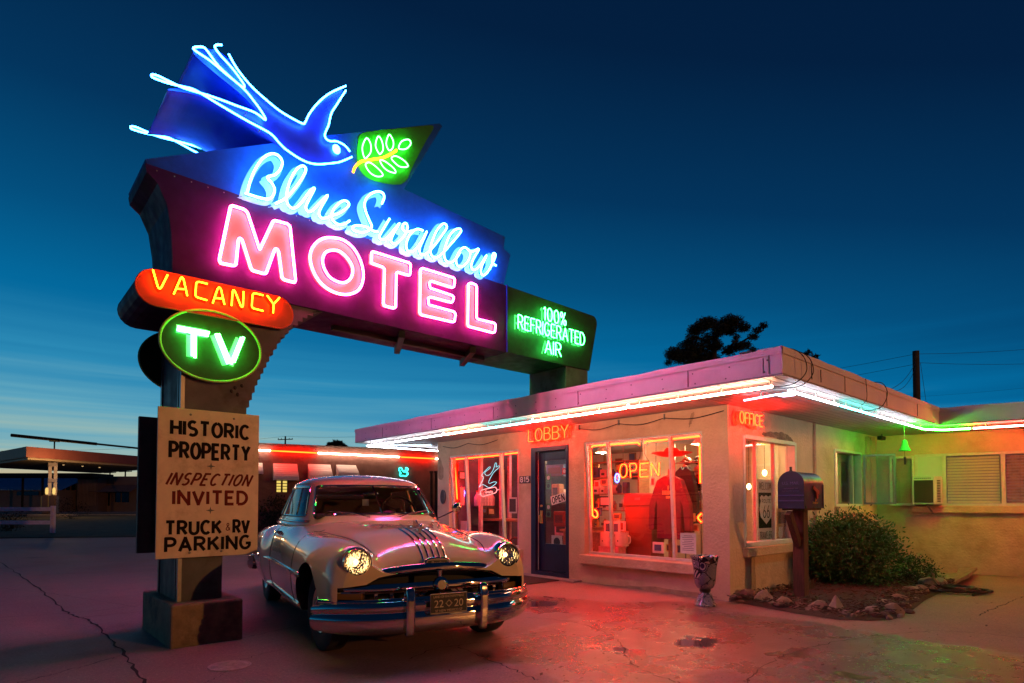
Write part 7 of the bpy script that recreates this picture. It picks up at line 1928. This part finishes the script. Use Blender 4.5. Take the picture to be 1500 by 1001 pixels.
isl = at(78, Yg-1); k = M(); f_ = Vector((RIGHT.x,RIGHT.y,0)).normalized(); g_ = Vector((FWD.x,FWD.y,0)).normalized()
k.obox(isl+Vector((0,0,.12)), f_*1.8, g_*.7, (0,0,.12)); struct(k.build('pump_island', MT['kerbc'], bevel=.03))
for i, px in enumerate((68.5, 79)):
    p = at(px, Yg-1)+Vector((0,0,.24))
    t = thing('fuel_pump', ('old dark fuel pump with a glowing globe on the left of the island', 'old dark fuel pump with brass trim on the right of the island')[i], 'fuel pump', p)
    k = M(); k.obox(p+Vector((0,0,.85)), f_*.30, g_*.22, (0,0,.85)); k.build('body', MT['pump'], t, bevel=.08)
    k = M(); k.obox(p+Vector((-.29,-.2,1.0))*0+p*0+p+Vector((0,0,1.72)), f_*.36, g_*.26, (0,0,.05)); k.obox(p-f_*.33+Vector((0,0,1.05)), f_*.035, g_*.2, (0,0,.6)); k.build('trim', MT['gold'], t)
    k = M(); k.lathe([(.08,0),(.12,.15),(.12,.45),(.08,.6),(0,.62)], p+Vector((0,0,1.78)), 12); k.build('globe', emis('pump_globe', (1,.62,.18), 1.1), t, smooth=True)
# buildings beyond
def far_box(name, lab, px0, px1, Y, py_t, m, dep=8, cat='building'):
    a, b = at(px0, Y), at(px1, Y); t = thing(name, lab, cat, a); zt = zat(py_t, Y)
    k = M(); c = (a+b)/2+g_*dep/2; k.obox(c+Vector((0,0,zt/2)), f_*((b-a).length/2), g_*(dep/2), (0,0,zt/2)); k.build('wall', m, t); return t, zt
def opening(t, px0, px1, py0, py1, Y, m, name='window'):
    a, b = at(px0, Y-.05), at(px1, Y-.05); k = M(); c = (a+b)/2; z0, z1 = zat(py1, Y), zat(py0, Y)
    k.obox(c+Vector((0,0,(z0+z1)/2)), f_*((b-a).length/2), g_*.06, (0,0,(z1-z0)/2)); return k.build(name, m, t)
t, z = far_box('blue_roof_shed', 'low shed with a bright blue metal roof across the road', -60, 88, 80, 718, MT['dull2'])
a, b = at(-60, 79.4), at(89, 79.4); k = M(); z0, z1 = zat(718.5, 79.4), zat(700, 84)
G_ = [[tuple(a.lerp(b, i/60)+g_*(5*j)+Vector((0,0,z0+(z1-z0)*j+(.06 if i % 2 else 0)))) for j in (0, 1)] for i in range(61)]
k.grid(G_); k.build('roof', MT['bluetin'], t); opening(t, 25, 57, 720, 726, 80, MT['darkwin'])
# second canopy edge behind
k2_ = thing('rear_canopy', 'long flat dark canopy in front of the blue roofed shed', 'canopy', at(0, 74))
a, b = at(-60, 74), at(150, 74); zc_ = zat(697, 74); c = (a+b)/2
k = M(); k.obox(c+Vector((0,0,zc_)), f_*((b-a).length/2), g_*2, (0,0,.22)); k.build('roof', MT['pole'], k2_)
k = M()
for px in (-20, 33, 62): q_ = at(px, 74); k.box(q_.x-.12,q_.x+.12,q_.y-.12,q_.y+.12,0,zc_-.2)
k.build('post', MT['pole'], k2_)
t, z = far_box('garage_building', 'flat roofed tan garage with three dark bays across the road', 87, 113, 84, 701, MT['dull2'])
for i in range(3): opening(t, 90+i*7.5, 94.5+i*7.5, 710, 741, 84, MT['darkwin'], 'bay_door')
t, z = far_box('warehouse', 'windowless ribbed warehouse right of the garage', 113, 143, 82, 699, MT['dull'])
k = M()
for i in range(14): q_ = at(114+i*2, 81.95); k.box(q_.x-.05,q_.x+.05,q_.y-.08,q_.y+.02,.9,z-.2)
k.build('wall_rib', MT['dull2'], t)
k = M(); a, b = at(112.5, 81.9), at(143.5, 81.9); k.bar(a+Vector((0,0,z)), b+Vector((0,0,z)), .3, .4); k.build('roof_edge', MT['pole'], t)
t, z = far_box('corner_shop', 'small pale corner shop with a tin awning across the road', 141, 210, 84, 698, MT['dull2'])
opening(t, 150, 156, 721, 735, 84, MT['darkwin']); opening(t, 158.5, 161, 720, 741, 84, MT['darkwin'], 'door'); opening(t, 169, 177, 719, 736, 84, MT['darkwin']); opening(t, 179, 189, 719, 736, 84, MT['darkwin'])
opening(t, 155, 166, 699, 709, 83.9, MT['panelback'], 'name_panel')
a, b = at(145, 83.9), at(205, 83.9); G_ = [[tuple(a.lerp(b, i/40)-g_*(2.2*j)+Vector((0,0,zat(711,84)-1.0*j+(.06 if i % 2 else 0)))) for j in (0, 1)] for i in range(41)]
k = M(); k.grid(G_); k.build('awning', MT['dull'], t)
# dark ridge of scrub on the horizon
k = M(); rr = random.Random(4); N = 120; P = [at(-900+i*27, 190) for i in range(N)]
H = [1.6+2.6*abs(noise.noise(Vector((i*.21, 0, 0))))+rr.uniform(0,.5) for i in range(N)]
k.add([(p.x,p.y,-1) for p in P]+[(p.x,p.y,h) for p, h in zip(P, H)]+[(p.x+g_.x*12,p.y+g_.y*12,-1) for p in P], [f for i in range(N-1) for f in ((i,i+1,N+i+1,N+i),(N+i,N+i+1,2*N+i+1,2*N+i))])
stuff(k.build('horizon_scrub', MT['scrub']), 'dark line of scrub along the horizon', 'scrub')
# white rail fence
fp = at(78.5, 25); t = thing('rail_fence', 'white two rail fence ending in a square post at the edge of the lot', 'fence', fp)
for i, px in enumerate((78.5, -60)):
    p = at(px, 25); k = M(); k.obox(p+Vector((0,0,.56)), f_*.07, g_*.07, (0,0,.57)); k.build('post', MT['fencew'], t, bevel=.01)
for z in (zat(746, 25), zat(765.5, 25)):
    a, b = at(-80, 25.1), at(77.5, 24.93); k = M(); k.bar(Vector((a.x,a.y,z)), Vector((b.x,b.y,z)), .05, .16); k.build('rail', MT['fencew'], t)
# scrubby plants on the grass
for i, (px, Y, r, lab) in enumerate(((10, 26.5, .38, 'bare scrubby plant behind the white rail fence'), (104, 47, 1.1, 'dark round bush on the grass beyond the fence'), (22, 30, .6, 'small scrub plant between the fence rails'))):
    p = at(px, Y); leafy('scrub_plant', lab, (p.x,p.y,0), (r,r,r*.7), 50, 8 if i != 1 else 16, .10, MT['scrub'], 30+i, cr_=.3)
# ------------------------------------------------------------------ utility poles and wires
def upole(px, Y, py_top, lab, arms=1, w=.14):
    p = at(px, Y); h = zat(py_top, Y); t = thing('utility_pole', lab, 'utility pole', p)
    k = M(); k.lathe([(w,0),(w*.75,h)], p, 10); k.build('mast', MT['pole'], t, smooth=True)
    for i in range(arms):
        z = h-.7-1.1*i; k = M(); k.bar(p-f_*1.5+Vector((0,0,z)), p+f_*1.5+Vector((0,0,z+.1)), .14, .16); k.build('cross_arm', MT['pole'], t)
        for s in (-1.4,-.8,.8,1.4): k = M(); k.lathe([(.05,0),(.08,.1),(.04,.25)], p+f_*s+Vector((0,0,z+.1)), 8); k.build('insulator', MT['pole'], t)
    return p, h
p1, h1 = upole(417, 120, 639, 'utility pole with a cross arm seen above the brown motel block', 1, .2)
upole(160.5, 150, 689, 'small far utility pole, left one of two above the corner shop', 1, .2); upole(183, 140, 687, 'small far utility pole, right one of two above the corner shop', 1, .2)
p = at(1346, 20.5); h = zat(513, 20.5); t = thing('utility_pole', 'thick plain dark utility pole rising behind the office roof at the right', 'utility pole', p)
k = M(); k.lathe([(.135,0),(.105,h)], p, 12); k.build('mast', MT['pole'], t, smooth=True)
def wire(lab, a, b, sag, r=.0065, sm=16):
    a, b = Vector(a), Vector(b); k = M(); k.tube([a.lerp(b, i/sm)-Vector((0,0,sag*4*(i/sm)*(1-i/sm))) for i in range(sm+1)], r, 5); tag(k.build('power_line', MT['cable'], smooth=True, recalc=False), lab, 'power line', 'power lines')
tp = Vector((p.x,p.y,h-.1))
wire('upper power line running right from the thick pole', tp, at(1700, 30, zat(480, 30)), .3)
wire('power line running left from the top of the thick pole', tp, at(900, 60, zat(560, 60)), .8)
wire('second power line running left just below the first', tp-Vector((0,0,.35)), at(900, 62, zat(575, 62)), .8)
wire('lower power line running right from the thick pole', tp-Vector((0,0,.3)), at(1700, 30, zat(512, 30)), .3)
wire('lowest long power line crossing behind the right-hand roofs', at(1200, 70, zat(585, 70)), at(1700, 40, zat(545, 40)), .5)
wire('drop cable from the thick pole down to the office roof', tp-Vector((0,0,.25)), fx(1305, 570, 8), .15)
wire('second drop cable from the thick pole down to the office roof', tp-Vector((0,0,.4)), fx(1303, 572, 8), .28)
wire('drop cable hanging down the right side of the thick pole', tp+f_*.15-Vector((0,0,.3)), p+f_*.35+Vector((0,0,zat(600,20.5))), -.0)
wire('faint power line over the brown motel block', p1+Vector((0,0,h1)), at(-60, 100, zat(660, 100)), 1, .02)
wire('faint power line running right over the brown motel block', p1+Vector((0,0,h1)), at(700, 110, zat(622, 110)), 1, .02)
# ------------------------------------------------------------------ trees
def ptree(lab, Y, clumps, trunk, m, seed, dens=1.0, ls=.16, name='tree', limbs=()):
    rr = random.Random(seed); base = at(trunk[0][0], Y); t = thing(name, lab, 'tree', base); k = M()
    for px, py, rp in clumps:
        r = rp/F*Y*1.2; c = at(px, Y+rr.uniform(-1,1)*1.2, zat(py, Y))
        for i in range(int(420*dens*(r/.4)**2)):
            v = Vector((rr.gauss(0,1), rr.gauss(0,1), rr.gauss(0,1))); v = v.normalized()*r*rr.random()**.45; v.z *= .75
            q_ = c+v; a = Vector((rr.gauss(0,1), rr.gauss(0,1), rr.gauss(0,.7))).normalized(); b = a.orthogonal().normalized(); l_ = ls*rr.uniform(.5,1.2)
            k.add([q_, q_+a*l_*.5+b*l_*.22, q_+a*l_, q_+a*l_*.5-b*l_*.22], [(0,1,2,3)])
    k.build('crown', m, t, recalc=False)
    P = [at(px, Y, zat(py, Y)) for px, py in trunk]; P[0].z = 0
    k = M(); Q = cr(P, 5); k.tube(Q, [.20-.15*i/(len(Q)-1) for i in range(len(Q))], 8)
    for lb in limbs: Q = cr([at(px, Y, zat(py, Y)) for px, py in lb], 4); k.tube(Q, [.07-.05*i/(len(Q)-1) for i in range(len(Q))], 6)
    k.build('trunk', MT['bark'], t, smooth=True, recalc=False); return t
z_ = lambda L_: [(960+x*.17333, 440+y*.17333, r*.17333) for x, y, r in L_]
cl = z_([(570,200,80),(640,160,60),(700,160,60),(745,185,45),(470,220,60),(430,250,60),(380,290,60),(470,320,75),(290,310,35),(330,300,40),(560,270,55),(540,330,40),(290,430,90),(200,460,70),(160,440,45),(390,430,85),(480,440,70),(520,400,50),(700,290,26),(690,320,24),(780,260,38),(840,265,36),(880,250,32),(930,245,30),(855,320,20),(640,420,50),(720,410,45),(780,395,40),(840,400,30),(160,500,60),(260,510,70),(120,480,30),(350,500,70),(450,490,60),(330,360,50),(600,190,60),(650,240,45)])
ptree('dark open crowned juniper tree rising behind the office roof', 26, cl, [(1045,760),(1047,560),(1048,520),(1052,490),(1064,474)], MT['conifer'], 5, 3.4, .12, limbs=([(1060,516),(1085,502),(1105,490),(1122,482)], [(1050,510),(1030,495),(1015,492)], [(1062,516),(1078,500),(1086,492)]))
ptree('tips of a dark conifer showing above the side roof', 24, [(1181,521,5),(1186,517,4),(1193,523,5),(1197,519,3.5),(1178,526,6),(1190,530,8),(1197,531,6)], [(1188,760),(1188,560),(1189,522)], MT['conifer'], 6, 3, .14)
ptree('small dark tree crown above the brown motel block', 62, [(487,655,6),(493,653,7),(500,656,5),(483,659,4),(496,660,8)], [(493,745),(493,700),(493,656)], MT['conifer'], 7, 1.0, .4)
